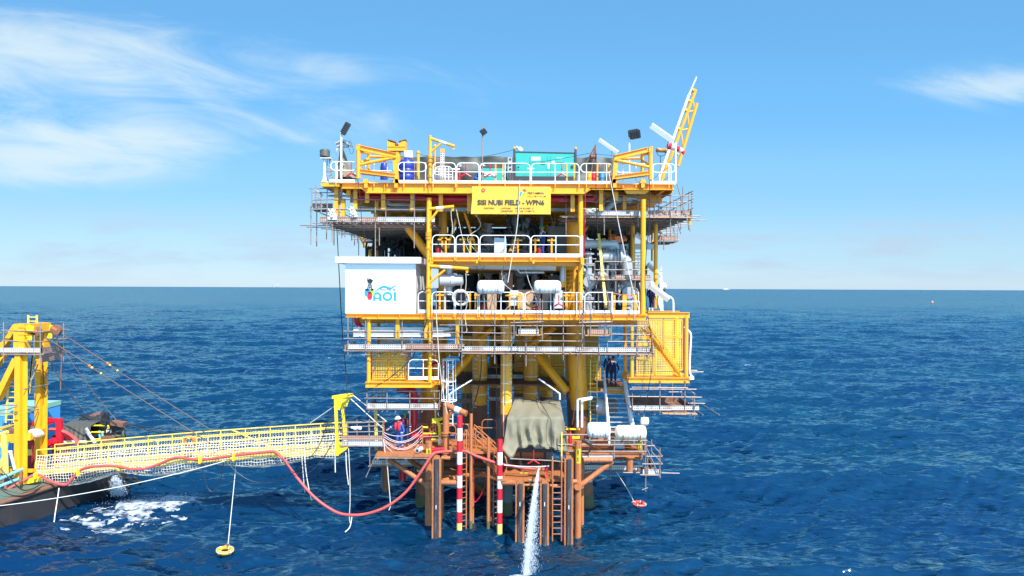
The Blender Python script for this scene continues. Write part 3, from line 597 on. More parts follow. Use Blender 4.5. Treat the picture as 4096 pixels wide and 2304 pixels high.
# ================================================================== THINGS ON THE TOP DECK
# folded side frames (yellow, triangular box frames at both corners)
def corner_frame(label, c, pts, mir, Y=YF-.35):
 g = thing('swing_frame', label, 'steel frame', (P(c, pts['post'], 900, Y).x, Y, ZT), 'swing frames at the corners of the top deck')
 q = lambda x, y, d=0: P(c, x, y, Y+d)
 k = S/FPX*Y
 mb = MB(); p = q(pts['post'], pts['ct'][1]); w = .2; z1 = q(0, pts['ct'][0]).z; mb.cb(p.x-w/1.9, p.x+w/1.9, Y-.11, Y+.11, p.z, z1, .012); part('cap_block', mb, YEL, g, smooth=False)
 mb = MB(); mb.lathe((p.x+.02, Y, z1), (0, 0, 1), [(0, .13), (.02, .13), (.03, .10), (.05, .10)], 12); part('flange', mb, YEL, g)
 mb = MB(); mb.tube(q(pts['post'], pts['ct'][1]), q(pts['post'], pts['pb']), .135*.5*1.7, 16); part('post', mb, YEL, g)
 mb = MB(); mb.lathe(q(pts['post'], pts['pb']+22), (0, 0, 1), [(0, .03), (.08, .05), (.12, .05)], 10); part('shackle', mb, GREYS, g)
 mb = MB(); mb.ibeam(q(pts['post']+mir*30, (pts['ct'][0]+pts['ct'][1])/2+2), q(pts['hx'], pts['ht']), .26, .2, .025); part('top_beam', mb, YEL, g, smooth=False)
 mb = MB(); mb.ibeam(q(pts['post']+mir*25, pts['lb']), q(pts['hx']-mir*10, pts['lb2']), .2, .2, .025); part('bottom_beam', mb, YEL, g, smooth=False)
 mb = MB(); mb.ibeam(q(pts['post']+mir*25, pts['lb']-8, 1.1), q(pts['hx']-mir*10, pts['lb2']+10, 1.1), .2, .2, .025); part('bottom_beam', mb, YEL, g, smooth=False)
 a, b, c2, d = q(pts['post']+mir*40, pts['lb']+22), q(pts['hx']-mir*20, pts['lb2']+18), q(pts['hx']-mir*20, pts['lb2']+30, 1.0), q(pts['post']+mir*40, pts['lb']+40, 1.0)
 mb = MB(); mb.prism([a, b, c2, d], (0, 0, -.02)); part('walkway_plate', mb, YEL, g, smooth=False)
 mb = MB(); mb.tube(q(pts['post'], pts['d0']), q(pts['hx'], pts['d1']), .085, 14); part('diagonal_tube', mb, YEL, g)
 mb = MB(); mb.tube(q(pts['hx']-mir*30, pts['d2'], .9), q(pts['bk'], pts['d2']-10, .9), .075, 12); part('rear_tube', mb, YEL, g)
 mb = MB(); mb.tube(q(pts['bk'], pts['d2']-70, .9), q(pts['bk'], pts['lb']-10, .9), .08, 12); part('rear_post', mb, YEL, g)
 mb = MB(); mb.tube(q(pts['post']+mir*30, pts['ct'][1]+20, .1), q(pts['bk'], pts['d2']-50, .85), .07, 12); part('knee_tube', mb, YEL, g)
 mb = MB(); mb.tube(q(pts['post']+mir*30, pts['d0']-30, .1), q(pts['bk'], pts['d2']+20, .85), .07, 12); part('knee_tube', mb, YEL, g)
 mb = MB(); h = pts['hx']; mb.prism([q(h-mir*50, pts['ht']-25), q(h+mir*10, pts['ht']-35), q(h+mir*35, 935), q(h-mir*10, 935)], (0, .3, 0)); part('hinge_plate', mb, YEL, g, smooth=False)
 for bx in (pts['hx'], pts['post']+mir*95):
  mb = MB(); mb.prism([q(bx-40, 935), q(bx-22, 885), q(bx+22, 885), q(bx+40, 935)], (0, .25, 0)); p = q(bx, 935); mb.bx(p.x-.09, p.x+.09, Y+.02, Y+.24, q(bx, 995).z, p.z); part('bracket', mb, YEL, g, smooth=False)
corner_frame('yellow triangular box frame folded above the left corner of the top deck', 'A', dict(post=752, ct=(452, 515), pb=880, hx=1235, ht=585, lb=785, lb2=840, d0=705, d1=605, d2=605, bk=885), 1)
corner_frame('yellow triangular box frame folded above the right corner of the top deck', 'B', dict(post=1938, ct=(475, 540), pb=895, hx=1480, ht=610, lb=810, lb2=865, d0=735, d1=640, d2=625, bk=1830), -1)
# pipe davits (one post, jib, brace, label)
def davit(label, c, post, ytop, ybot, tip, yj, brace_, D, w=40, m=YEL, base=(), lab=None, hook=True, group='pipe davits'):
 g = thing('davit_crane', label, 'davit crane', P(c, post, ybot, D), group)
 r = w*S/2/FPX*D; mb = MB(); mb.tube(P(c, post, ytop, D), P(c, post, ybot, D), r, 16); part('post', mb, m, g)
 mb = MB(); a = P(c, post+w*.3, yj[0], D); b = P(c, tip, yj[1], D); mb.tube(a, b, r*.95, 16); part('jib', mb, m, g)
 d = (b-a).normalized()
 mb = MB(); mb.prism([b-d*r*1.6+Vector((0, -.02, -r*.8)), b+d*.01+Vector((0, -.02, -r*.8)), b-d*.02+Vector((0, -.02, -r*2.4)), b-d*r*1.2+Vector((0, -.02, -r*2.4))], (0, .04, 0)); part('padeye', mb, m, g, smooth=False)
 mb = MB(); mb.tube(P(c, post+w*.2, brace_[1], D), P(c, brace_[0], brace_[2], D), r*.68, 14); part('brace', mb, m, g)
 for y in base:
  mb = MB(); p = P(c, post, y, D); mb.lathe(p-Vector((0, 0, .05)), (0, 0, 1), [(0, r*1.1), (.0, r*1.6), (.035, r*1.6), (.036, r*1.15), (.065, r*1.15), (.066, r*1.6), (.1, r*1.6), (.1, r*1.1)], 18); part('slewing_collar', mb, m, g)
 if lab:
  p = a.lerp(b, lab); q = a.lerp(b, lab+.3); mb = MB(); mb.tube(p, q, r*.97, 16); part('white_label', mb, WHT, g)
 return g
davit('yellow pipe davit with raised jib standing above the top deck rail', 'A', 1675, 325, 942, 1990, (365, 465), (1815, 540, 430), YF-.15, 40, base=(605, 660, 715, 850), lab=.36)
davit('yellow pipe davit with jib pointing towards the yellow banner', 'A', 1652, 1235, 1800, 1985, (1272, 1240), (1775, 1440, 1290), YF-.35, 46, base=(1580, 1650), lab=.28)
davit('yellow pipe davit with level jib above the cabin rail on the lower deck', 'C', 1652, 640, 1340, 2168, (685, 722), (1870, 905, 735), YF-.35, 46, base=(955, 1010, 290, 460), lab=.28)
# rope falls hanging from the davits
def rope(name, pts, r, m, label, cat='rope', k=6, group=None):
 mb = MB(); mb.path(smooth_path(pts, k) if len(pts) > 2 else pts, r, 5); return solo(name, mb, m, label, cat, group)
D0 = YF-.35
rope('hanging_rope', [P('C', 2135, 775, D0), P('C', 2140, 900, D0), P('C', 2130, 1040, D0), P('C', 2150, 1180, D0), P('C', 2125, 1290, D0), P('C', 2140, 1449, D0), P('F', 2130, 130, D0), P('F', 2150, 230, D0), P('F', 2115, 262, D0)], .016, ROPE, 'pale rope hanging from the lower deck davit and curling at its end')
rope('hanging_rope', [P('A', 1945, 1290, D0), P('A', 1950, 1400, D0), P('C', 1960, 130, D0), P('C', 1965, 270, D0)], .016, ROPE, 'short pale rope hanging from the davit next to the yellow banner')
# generator container and the lower teal skid beside it
Yg = 38.2
def genset():
 g = thing('generator_container', 'teal generator container with black frame behind the top deck rail', 'generator', (X('B', 580, Yg), Yg+1.2, ZT))
 q = lambda x, y: P('B', x, y, Yg); a, b = q(200, 540), q(960, 855); D = 2.4
 mb = MB(); mb.cb(a.x, b.x, Yg, Yg+D, b.z, a.z, .02); part('body', mb, TEAL, g, smooth=False)
 mb = MB(); mb.bx(a.x-.02, b.x+.02, Yg-.03, Yg+D, q(0, 905).z, b.z-.002); part('skid_base', mb, DARK, g, smooth=False)
 for x in (185, 975):
  for d in (-.02, D-.1):
   mb = MB(); xx = q(x, 0).x; mb.bx(xx-.06, xx+.06, Yg+d-.04, Yg+d+.1, q(0, 905).z, q(0, 500).z); part('corner_post', mb, DARK, g, smooth=False)
   mb = MB(); mb.lathe((xx, Yg+d+.03, q(0, 500).z), (0, 0, 1), [(0, .07), (.08, .08), (.12, .05)], 10); part('lifting_eye', mb, YEL, g)
 mb = MB(); mb.bar(q(185, 535), q(975, 552), .06, .05); part('top_rail', mb, DARK, g, smooth=False)
 for x0, x1 in ((390, 610), (655, 910)):
  mb = MB(); mb.bx(q(x0, 0).x, q(x1, 0).x, Yg-.022, Yg-.004, q(0, 850).z, q(0, 590).z); d = part('door', mb, TEAL, g, smooth=False)
 mb = MB(); mb.bx(q(613, 0).x, q(652, 0).x, Yg-.03, Yg-.004, q(0, 850).z, q(0, 592).z); part('centre_post', mb, TEAL, g, smooth=False)
 for x0, x1, y0, y1 in ((525, 585, 668, 700), (722, 832, 668, 690)):
  f = MB(); f.bx(q(x0, 0).x, q(x1, 0).x, Yg-.030, Yg-.023, q(0, y1).z, q(0, y0).z); part('louvre', f, DARK, g, smooth=False)
 for x0, x1, y0, y1 in ((403, 522, 600, 645), (614, 642, 690, 748), (668, 704, 652, 672)):
  f = MB(); f.bx(q(x0, 0).x, q(x1, 0).x, Yg-.035, Yg-.031, q(0, y1).z, q(0, y0).z); part('notice_plate', f, WHT, g, smooth=False)
 f = MB(); f.bx(q(215, 0).x, q(256, 0).x, Yg-.03, Yg-.002, q(0, 765).z, q(0, 712).z); part('gauge_panel', f, TEAL, g, smooth=False)
 f = MB(); f.lathe(q(236, 735)-Vector((0, .03, 0)), (0, -1, 0), [(0, .055), (.01, .055)], 12); part('gauge', f, DARK, g)
 f = MB(); f.bx(q(917, 0).x, q(947, 0).x, Yg-.06, Yg-.002, q(0, 738).z, q(0, 708).z); part('control_box', f, DARK, g, smooth=False)
 text('GENSET', 'B', 728, 608, 818, 622, Yg-.024, WHT, g)
 s2 = thing('generator_container', 'low teal machinery skid left of the large teal generator', 'generator', (X('B', -80, Yg), Yg+1, ZT))
 mb = MB(); mb.cb(q(-285, 0).x, q(95, 0).x, Yg+.1, Yg+2, q(0, 905).z, q(0, 745).z, .03); part('body', mb, TEAL, s2, smooth=False)
 mb = MB(); mb.bx(q(40, 0).x, q(92, 0).x, Yg+.07, Yg+.098, q(0, 885).z, q(0, 852).z); part('louvre', mb, DARK, s2, smooth=False)
 mb = MB(); mb.bx(q(-200, 0).x, q(-60, 0).x, Yg+.07, Yg+.098, q(0, 845).z, q(0, 790).z); part('notice_plate', mb, WHT, s2, smooth=False)
 p2 = thing('electrical_panel', 'grey valve panel with dark dials between the teal containers', 'control panel', (X('B', 130, Yg), Yg, ZT))
 mb = MB(); mb.bx(q(103, 0).x, q(160, 0).x, Yg-.3, Yg-.1, q(0, 800).z, q(0, 620).z); part('cabinet', mb, PIPEG, p2, smooth=False)
 for y in (645, 720, 770):
  mb = MB(); mb.lathe(q(132, y)-Vector((0, .3, 0)), (0, -1, 0), [(0, .06), (.02, .06), (.05, .03)], 12); part('dial', mb, DARK, p2)
 for x in (118, 150): mb = MB(); mb.bx(q(x-10, 0).x, q(x+10, 0).x, Yg-.28, Yg-.14, ZT, q(0, 800).z-.001); part('leg', mb, DARK, p2, smooth=False)
 w = thing('wrapped_lamp', 'lamp wrapped in white plastic on the corner of the generator', 'lamp', q(260, 530)+Vector((0, .3, 0)))
 mb = MB(); mb.ball(q(262, 490)+Vector((0, .3, 0)), .14, 10, (1.1, .8, 1)); mb.v = [v+Vector((.03*mnoise.noise(v*9), 0, .04*mnoise.noise(v*11+Vector((3, 0, 0))))) for v in mb.v]; part('plastic_wrap', mb, WHT, w)
 mb = MB(); mb.lathe(q(225, 470)+Vector((0, .3, 0)), (-.8, 0, .5), [(-.1, .05), (0, .08), (.09, .09), (.1, .06)], 12); part('lamp_head', mb, GREYS, w)
 mb = MB(); mb.tube(q(250, 535)+Vector((0, .3, 0)), q(250, 500)+Vector((0, .3, 0)), .04, 8); part('stem', mb, DARK, w)
genset()
# long tarpaulin windbreak across the deck
def tarp_wall(c, x0, x1, yt, yb, Y, label, m=TARPD):
 mb = MB(); nx, nz = 60, 8; a = P(c, x0, yt, Y); b = P(c, x1, yb, Y); q = []
 for j in range(nz+1):
  for i in range(nx+1):
   u, v = i/nx, j/nz; x = a.x+(b.x-a.x)*u; z = a.z+(b.z-a.z)*v
   q.append((x, Y+.12*math.sin(x*3.1+z)+.10*mnoise.noise(Vector((x*1.6, z*1.5, 0)))*2, z-.05*abs(math.sin(u*9.5))*(1-v)))
 k = nx+1; f = [(j*k+i, j*k+i+1, (j+1)*k+i+1, (j+1)*k+i) for j in range(nz) for i in range(nx)]; n = len(q)
 q += [(p[0], p[1]+.02, p[2]) for p in q]; f += [tuple(i+n for i in reversed(t)) for t in f]
 mb.add(q, f); return solo('tarpaulin_screen', mb, m, label, 'tarpaulin')
tarp_wall('A', 1270, 3100, 588, 920, 41.5, 'long dark green tarpaulin screen across the top deck behind the tanks')
tarp_wall('B', 985, 1500, 600, 920, 41.8, 'dark green tarpaulin screen right of the teal generator')
def tank(label, c, x0, x1, yt, yb, Y):
 g = thing('water_tank', label, 'tank', (X(c, (x0+x1)/2, Y), Y, ZT), 'blue tanks on the top deck'); r = (x1-x0)*S/2/FPX*Y; z1, z0 = Zc(c, 0, yt, Y), ZT; x = X(c, (x0+x1)/2, Y); h = z1-z0
 pr = [(0, r*.96), (.03, r)]
 for i in range(4): t = .06+i*(h*.8-.06)/4; pr += [(t, r), (t+.02, r*.97), (t+.05, r*.97), (t+.07, r)]
 pr += [(h*.82, r), (h*.93, r*.75), (h*.96, r*.35), (h*1.0, r*.33)]
 mb = MB(); mb.lathe((x, Y, z0), (0, 0, 1), pr, 28); part('body', mb, BLUE, g)
 mb = MB(); mb.lathe((x, Y, z1), (0, 0, 1), [(0.002, r*.36), (.04, r*.36), (.05, r*.3)], 16); part('lid', mb, BLUE, g)
tank('large blue plastic tank behind the rail left of the tall yellow davit', 'A', 1268, 1490, 615, 900, 38.3)
tank('smaller blue tank partly hidden inside the left yellow frame', 'A', 1035, 1135, 655, 900, 38.6)
# grey plastic wrapped box standing on the tank
mb = MB(); p = P('A', 1405, 565, 38.5); mb.cb(p.x-.27, p.x+.2, 38.3, 38.7, Zc('A', 0, 612, 38.5), Zc('A', 0, 515, 38.5), .03); mb.v = [v+Vector((.05*mnoise.noise(v*5), .02, .05*mnoise.noise(v*6))) for v in mb.v]
solo('wrapped_box', mb, SHEET, 'grey plastic wrapped box on top of the large blue tank', 'box')
# boom rest cradle
g = thing('boom_rest', 'yellow boom rest with red notched saddle standing behind the left frame', 'boom rest', (X('A', 1245, 39.5), 39.5, ZT)); q = lambda x, y: P('A', x, y, 39.5)
mb = MB(); mb.prism([q(1128, 520), q(1128, 395), q(1170, 410), q(1222, 425), q(1222, 460), q(1270, 460), q(1270, 425), q(1320, 400), q(1362, 395), q(1362, 520)], (0, .5, 0)); part('saddle', mb, YEL, g, smooth=False)
for pts in (((1128, 385), (1222, 412)), ((1270, 412), (1362, 385)), ((1222, 448), (1270, 448))):
 mb = MB(); mb.bar(q(pts[0][0], pts[0][1]-4)+Vector((0, .25, .02)), q(pts[1][0], pts[1][1]-4)+Vector((0, .25, .02)), .56, .05); part('rubbing_pad', mb, RUST, g, smooth=False)
mb = MB(); mb.bx(q(1130, 0).x, q(1362, 0).x, 39.46, 39.5-.004, q(0, 462).z-.02, q(0, 455).z); part('flange_plate', mb, YEL, g, smooth=False)
mb = MB(); mb.tube((q(1245, 0).x, 39.75, ZT), (q(1245, 0).x, 39.75, q(0, 522).z), .2, 16); part('post', mb, YEL, g)
# floodlights, lamps, masts
def lamp_mast(label, c, x, yb, yt, D, r, head, m=WHT, bend=None):
 g = thing('floodlight_mast', label, 'floodlight', P(c, x, yb, D)); mb = MB()
 mb.tube(P(c, x, yb, D), P(c, x, yt, D), r, 10); part('mast', mb, m, g)
 kind, a, b, t, mm = head; A_, B_ = P(c, *a, D), P(c, *b, D); mb = MB(); mb.bar(A_, B_, t*1.3, t, (0, -.4, 1)); d = (B_-A_).normalized()
 o = part('lamp_head', mb, mm, g, smooth=False)
 if kind == 'fin':
  for i in range(1, 6): mb = MB(); p = A_.lerp(B_, i/6); mb.bar(p-d*.02, p+d*.02, t*1.42, t*1.12, (0, -.4, 1)); part('fin', mb, DARK, o, smooth=False)
 if kind == 'tube':
  up = Vector((0, -.4, 1)); sd = d.cross(up).normalized(); nrm = sd.cross(d).normalized(); mb = MB(); mb.bar(A_+nrm*(-t*.53)+d*.05, B_-nrm*(t*.53)-d*.05, t*1.1, .01, up); part('lens', mb, PLANKL if mm is WHT else GLASS, o, smooth=False)
 return g
lamp_mast('black floodlight tilted up on a white bent mast above the left corner', 'A', 530, 880, 285, YF-.1, .06, ('fin', (545, 310), (625, 165), .22, DARK))
g = lamp_mast('small black floodlight on a thin grey mast above the tarpaulin', 'A', 2350, 905, 190, 37.5, .03, ('fin', (2335, 300), (2390, 255), .24, BLK), GALV)
lamp_mast('black plastic wrapped floodlight on a white mast beside the right yellow frame', 'B', 1665, 800, 350, 38.5, .05, ('fin', (1665, 320), (1795, 295), .42, BLK))
lamp_mast('long white strip light slanting up behind the right end of the green screen', 'B', 1442, 800, 530, 39, .02, ('tube', (1275, 380), (1515, 545), .18, WHT), GALV)
lamp_mast('large white strip light on a curved white pole at the right corner', 'B', 2262, 930, 420, YF-.1, .05, ('tube', (1945, 195), (2230, 395), .27, WHT), WHT)
g = thing('searchlight', 'tan drum shaped searchlight on a yoke above the right corner rail', 'searchlight', P('B', 2068, 760, 37.2))
mb = MB(); mb.lathe(P('B', 2010, 512, 37.2), (1, 0, -.04), [(0, .1), (.04, .13), (.10, .13), (.14, .12), (.46, .12), (.5, .15), (.56, .15), (.6, .08)], 18); part('drum', mb, BRASS, g)
mb = MB(); mb.path(smooth_path([P('B', 2015, 520, 37.05), P('B', 2030, 570, 37.05), P('B', 2075, 590, 37.05), P('B', 2125, 570, 37.05), P('B', 2130, 520, 37.05)]), .015, 6); part('yoke', mb, DARK, g)
mb = MB(); mb.tube(P('B', 2068, 590, 37.1), P('B', 2068, 790, 37.1), .025, 8); part('stem', mb, GALV, g)
g = thing('junction_lamp', 'grey plastic wrapped lamp on a white flared post at the left end', 'lamp', P('A', 315, 930, YF+.3))
mb = MB(); mb.lathe(P('A', 315, 930, YF+.3), (0, 0, 1), [(0, .2), (.12, .11), (.4, .07), (1.2, .06)], 14); part('post', mb, WHT, g)
mb = MB(); mb.bx(X('A', 255, YF), X('A', 385, YF), YF+.1, YF+.5, Zc('A', 0, 612, YF), Zc('A', 0, 603, YF)); part('shelf', mb, WHT, g, smooth=False)
mb = MB(); mb.lathe(P('A', 320, 600, YF+.3), (0, 0, 1), [(0, .26), (.1, .27), (.15, .25), (.3, .27), (.38, .24), (.4, .1)], 14); mb.v = [v+Vector((.03*mnoise.noise(v*8), .02*mnoise.noise(v*7), .02*mnoise.noise(v*9))) for v in mb.v]; part('wrapped_head', mb, TARPD, g)
# olive tarp draped over a peaked frame at the left end
def cone_tarp():
 g = thing('tarpaulin_cover', 'olive tarpaulin draped in a tall narrow peak at the left end of the top deck', 'tarpaulin', P('A', 600, 880, 38))
 mb = MB(); n, m = 28, 10; q = []; t0 = P('A', 525, 440, 38); bl, br = P('A', 490, 890, 38), P('A', 745, 890, 38)
 for j in range(m+1):
  v = j/m; wl = t0.lerp(bl, v); wr = (t0+Vector((.12, 0, 0))).lerp(br, v**1.7 if v < 1 else 1); wr.z = wl.z
  for i in range(n):
   a = 2*math.pi*i/n; cx_ = (wl.x+wr.x)/2; rx = (wr.x-wl.x)/2+.02; f = 1+.10*math.sin(a*5+v*3)*v+.06*mnoise.noise(Vector((a*2, v*4, 0)))
   q.append((cx_+math.cos(a)*rx*f, 38+math.sin(a)*(.1+.75*v)*f, wl.z))
 mb.add(q, [(j*n+i, j*n+(i+1) % n, (j+1)*n+(i+1) % n, (j+1)*n+i) for j in range(m) for i in range(n)]+[tuple(range(n))]); part('cloth', mb, TARP, g)
 h = thing('lamp_hood', 'small grey pitched hood on a post above the olive tarpaulin', 'hood', P('A', 545, 440, 37.3))
 mb = MB(); mb.prism([P('A', 450, 412, 37.1), P('A', 545, 375, 37.1), P('A', 645, 440, 37.1), P('A', 640, 455, 37.1), P('A', 545, 395, 37.1), P('A', 455, 432, 37.1)], (0, .5, 0)); part('roof', mb, PIPEG, h, smooth=False)
 mb = MB(); mb.bx(X('A', 470, 37.3), X('A', 620, 37.3), 37.2, 37.5, Zc('A', 0, 470, 37.3), Zc('A', 0, 425, 37.3)); part('box', mb, GREYS, h, smooth=False)
 mb = MB(); mb.tube(P('A', 475, 470, 37.3), P('A', 475, 930, 37.3), .04, 8); part('post', mb, WHT, h)
cone_tarp()
# leaning lattice boom with white pole, and the windsock
g = thing('lattice_boom', 'yellow lattice boom leaning up to the right beside the windsock', 'crane boom', P('S', 2640, 720, 41))
s1 = lambda x, y: P('S', 2500+x*400/1208, 280+y*400/1208, 41)
for a, b, w in (((530, 1110), (855, 235), .10), ((640, 1160), (870, 400), .10)): mb = MB(); mb.tube(s1(*a), s1(*b), w, 12); part('chord', mb, YEL, g)
for a, b in (((768, 505), (832, 490)), ((690, 725), (765, 710)), ((820, 370), (838, 470)), ((755, 540), (772, 670)), ((678, 760), (700, 910)), ((590, 985), (650, 1020))): mb = MB(); mb.tube(s1(*a), s1(*b), .05, 8); part('lacing', mb, YEL, g)
for x, y in ((825, 245), (780, 375), (738, 488), (655, 712)): mb = MB(); p = s1(x, y); mb.ball(p, .12, 8); part('clamp', mb, YEL, g)
mb = MB(); mb.tube(s1(520, 1110), s1(440, 1340), .11, 12); part('boom_foot', mb, YEL, g)
g = thing('vent_pole', 'thin white pole leaning along the yellow lattice boom', 'pole', s1(420, 1330)); mb = MB(); mb.path([s1(415, 1290), s1(770, 300), s1(785, 265), s1(865, 80)], [.085, .085, .05, .04], 10); part('pole', mb, WHT, g)
mb = MB(); mb.ball(s1(775, 298), .11, 8); part('joint', mb, GREYS, g); mb = MB(); mb.tube(s1(845, 112), s1(858, 125), .03, 6); part('fitting', mb, GREYS, g)
g = thing('windsock', 'red and white striped windsock streaming to the right', 'windsock', P('B', 2150, 460, 39))
wp = smooth_path([P('B', 2160, 450, 39), P('B', 2220, 468, 39), P('B', 2290, 495, 39), P('B', 2340, 520, 39), P('B', 2375, 560, 39)], 5); n = len(wp)
rad = [.235-.15*(i/(n-1)) if i < n-1 else .12 for i in range(n)]
for s_ in range(5):
 i0, i1 = s_*(n-1)//5, (s_+1)*(n-1)//5; mb = MB(); mb.path(wp[i0:i1+1], rad[i0:i1+1], 14); part('band', mb, (SOCKR, SOCKW)[s_ % 2], g)
mb = MB(); mb.ring(wp[0], .24, .012, wp[1]-wp[0], 20, 5); part('hoop', mb, GREYS, g)
# lean-to trunks: dark cable crane behind the right handrail
g = thing('tripod_winch', 'small rusty tripod winch frame behind the rail right of the generator', 'winch', P('B', 1190, 900, 38.5)); q = lambda x, y, d=38.5: P('B', x, y, d)
for a, b, r in (((1235, 445), (1110, 680), .04), ((1225, 470), (1160, 905), .04), ((1230, 470), (1235, 905), .04), ((1160, 560), (1250, 570), .03)): mb = MB(); mb.tube(q(*a), q(*b), r, 8); part('leg', mb, RUST, g)
mb = MB(); mb.lathe(q(1165, 600), (1, 0, 0), [(0, .16), (.03, .16), (.03, .1), (.3, .1), (.3, .16), (.33, .16)], 16); part('drum', mb, RUST, g)
# perforated ladder column and yellow pipes behind the rail
g = thing('cable_ladder', 'upright grey perforated cable ladder with yellow top behind the gate', 'cable ladder', P('A', 1835, 900, 38.4)); mb = MB(); a, b = P('A', 1808, 545, 38.4), P('A', 1860, 900, 38.4); mb.bx(a.x, b.x, 38.38, 38.42, b.z, a.z); part('tray', mb, TOE, g, smooth=False); mb = MB(); mb.bx(a.x, b.x, 38.37, 38.43, a.z, Zc('A', 0, 490, 38.4)); part('cap', mb, YEL, g, smooth=False)
for (c, x, yt, lab) in (('A', 1522, 535, 'yellow standpipe beside the large blue tank'), ('A', 1738, 455, 'yellow standpipe just right of the tall davit post')):
 g = thing('standpipe', lab, 'pipe', P(c, x, 905, 38)); mb = MB(); mb.tube(P(c, x, 905, 38), P(c, x, yt, 38), .09 if x < 1600 else .045, 12); part('pipe', mb, YEL, g); mb = MB(); mb.lathe(P(c, x, yt+20, 38), (0, 0, 1), [(0, .12), (.05, .12), (.08, .06), (.14, .05)], 12); part('cap', mb, YEL, g)
# red hose brackets hung on the rails (inverted Y)
def redY(label, c, x, y0, y1, sp, Y):
 g = thing('hose_bracket', label, 'hose bracket', P(c, x, y1, Y), 'red inverted Y brackets'); mb = MB(); mb.tube(P(c, x, y0, Y), P(c, x, y1, Y), .028, 8); part('stem', mb, RED, g)
 for s_ in (-1, 1): mb = MB(); mb.tube(P(c, x, y1, Y), P(c, x+s_*sp, y1+sp*.62, Y), .04, 8); part('arm', mb, RED, g)
 return g
redY('red inverted Y bracket behind the rail left of the low teal skid', 'A', 2135, 690, 815, 75, YF+.1)
redY('red inverted Y bracket in front of the low teal skid', 'A', 2448, 690, 820, 75, YF+.1)
redY('red inverted Y bracket in front of the teal generator', 'B', 797, 690, 815, 75, YF+.1)
redY('red inverted Y bracket under the left yellow frame', 'A', 660, 680, 810, 70, YF+.2)
redY('red inverted Y bracket on the lower deck left of the yellow ladder', 'E', 757, 1060, 1170, 70, YF+.1)
redY('red inverted Y bracket on the rail above the water jet', 'I', 272, 470, 610, 75, 36.2)
g = thing('fire_monitor', 'red fire hydrant pipe behind the rail near the teal skid', 'hydrant', P('A', 2050, 900, 37.5)); mb = MB(); mb.path(smooth_path([P('A', 2050, 905, 37.5), P('A', 2055, 830, 37.5), P('A', 2040, 770, 37.5), P('A', 2060, 720, 37.5)]), .06, 8); part('pipe', mb, RED, g); mb = MB(); mb.lathe(P('A', 2058, 730, 37.5), (0, 0, 1), [(0, .1), (.05, .1), (.12, .13), (.16, .04)], 10); part('head', mb, GREYS, g)
# cables over the top deck
rope('overhead_cable', sag(P('A', 1500, 560, 38.5), P('B', 170, 510, 38.3), .35), .012, CAB, 'black cable sagging across the tarpaulin to the generator', 'cable')
rope('overhead_cable', sag(P('B', 0, 715, 37), P('B', 1160, 550, 37), .1), .012, CAB, 'black cable rising across the front of the generator', 'cable')
rope('overhead_cable', sag(P('B', 1240, 560, 38.5), P('B', 1700, 580, 38.5), .06), .012, CAB, 'black cable between the winch frame and the right floodlight', 'cable')
rope('coiled_cable', [P('A', 560, 380, 36.9), P('A', 650, 420, 36.9), P('A', 690, 520, 36.9), P('A', 660, 560, 36.9), P('A', 630, 480, 36.9), P('A', 640, 395, 36.9), P('A', 670, 430, 36.9)], .011, CAB, 'thin black cable looping off the grey hood', 'cable')
# clutter behind the rails: drums, barrels, small skids (each a thing)
def drum(label, c, x, yt, Y, r, m, zb):
 g = thing('oil_drum', label, 'drum', (X(c, x, Y), Y, zb)); h = Zc(c, x, yt, Y)-zb; mb = MB(); mb.lathe((X(c, x, Y), Y, zb), (0, 0, 1), [(0, r), (h*.32, r), (h*.34, r*1.05), (h*.36, r), (h*.65, r), (h*.67, r*1.05), (h*.69, r), (h*.97, r), (h, r*.97)], 16); part('shell', mb, m, g); mb = MB(); mb.lathe((X(c, x, Y), Y, zb+h), (0, 0, 1), [(0.001, r*.9), (.02, r*.9)], 16); part('lid', mb, m, g)
drum('light blue drum beside the rusty winch frame', 'B', 1320, 800, 38, .16, BLUL, ZT); drum('dark blue drum behind the rail right of the winch frame', 'B', 1400, 850, 38, .2, BLUE, ZT); drum('red drum beside the winch frame', 'B', 1205, 800, 38, .14, RED, ZT)
drum('yellow drum left of the winch frame', 'B', 1150, 800, 38, .15, YEL, ZT)
for i, (c, x) in enumerate((('B', 40), ('B', 862), ('B', 960), ('A', 2520), ('B', 1255), ('B', 1400))):
 mb = MB(); mb.bx(X(c, x-9, 36.9), X(c, x+9, 36.9), 36.85, 36.95, ZT, Zc(c, x, 695, 36.9)); solo('marker_post', mb, YEL, 'slim yellow post just behind the top deck handrail', 'post', 'slim yellow posts behind the top deck handrail', smooth=False)
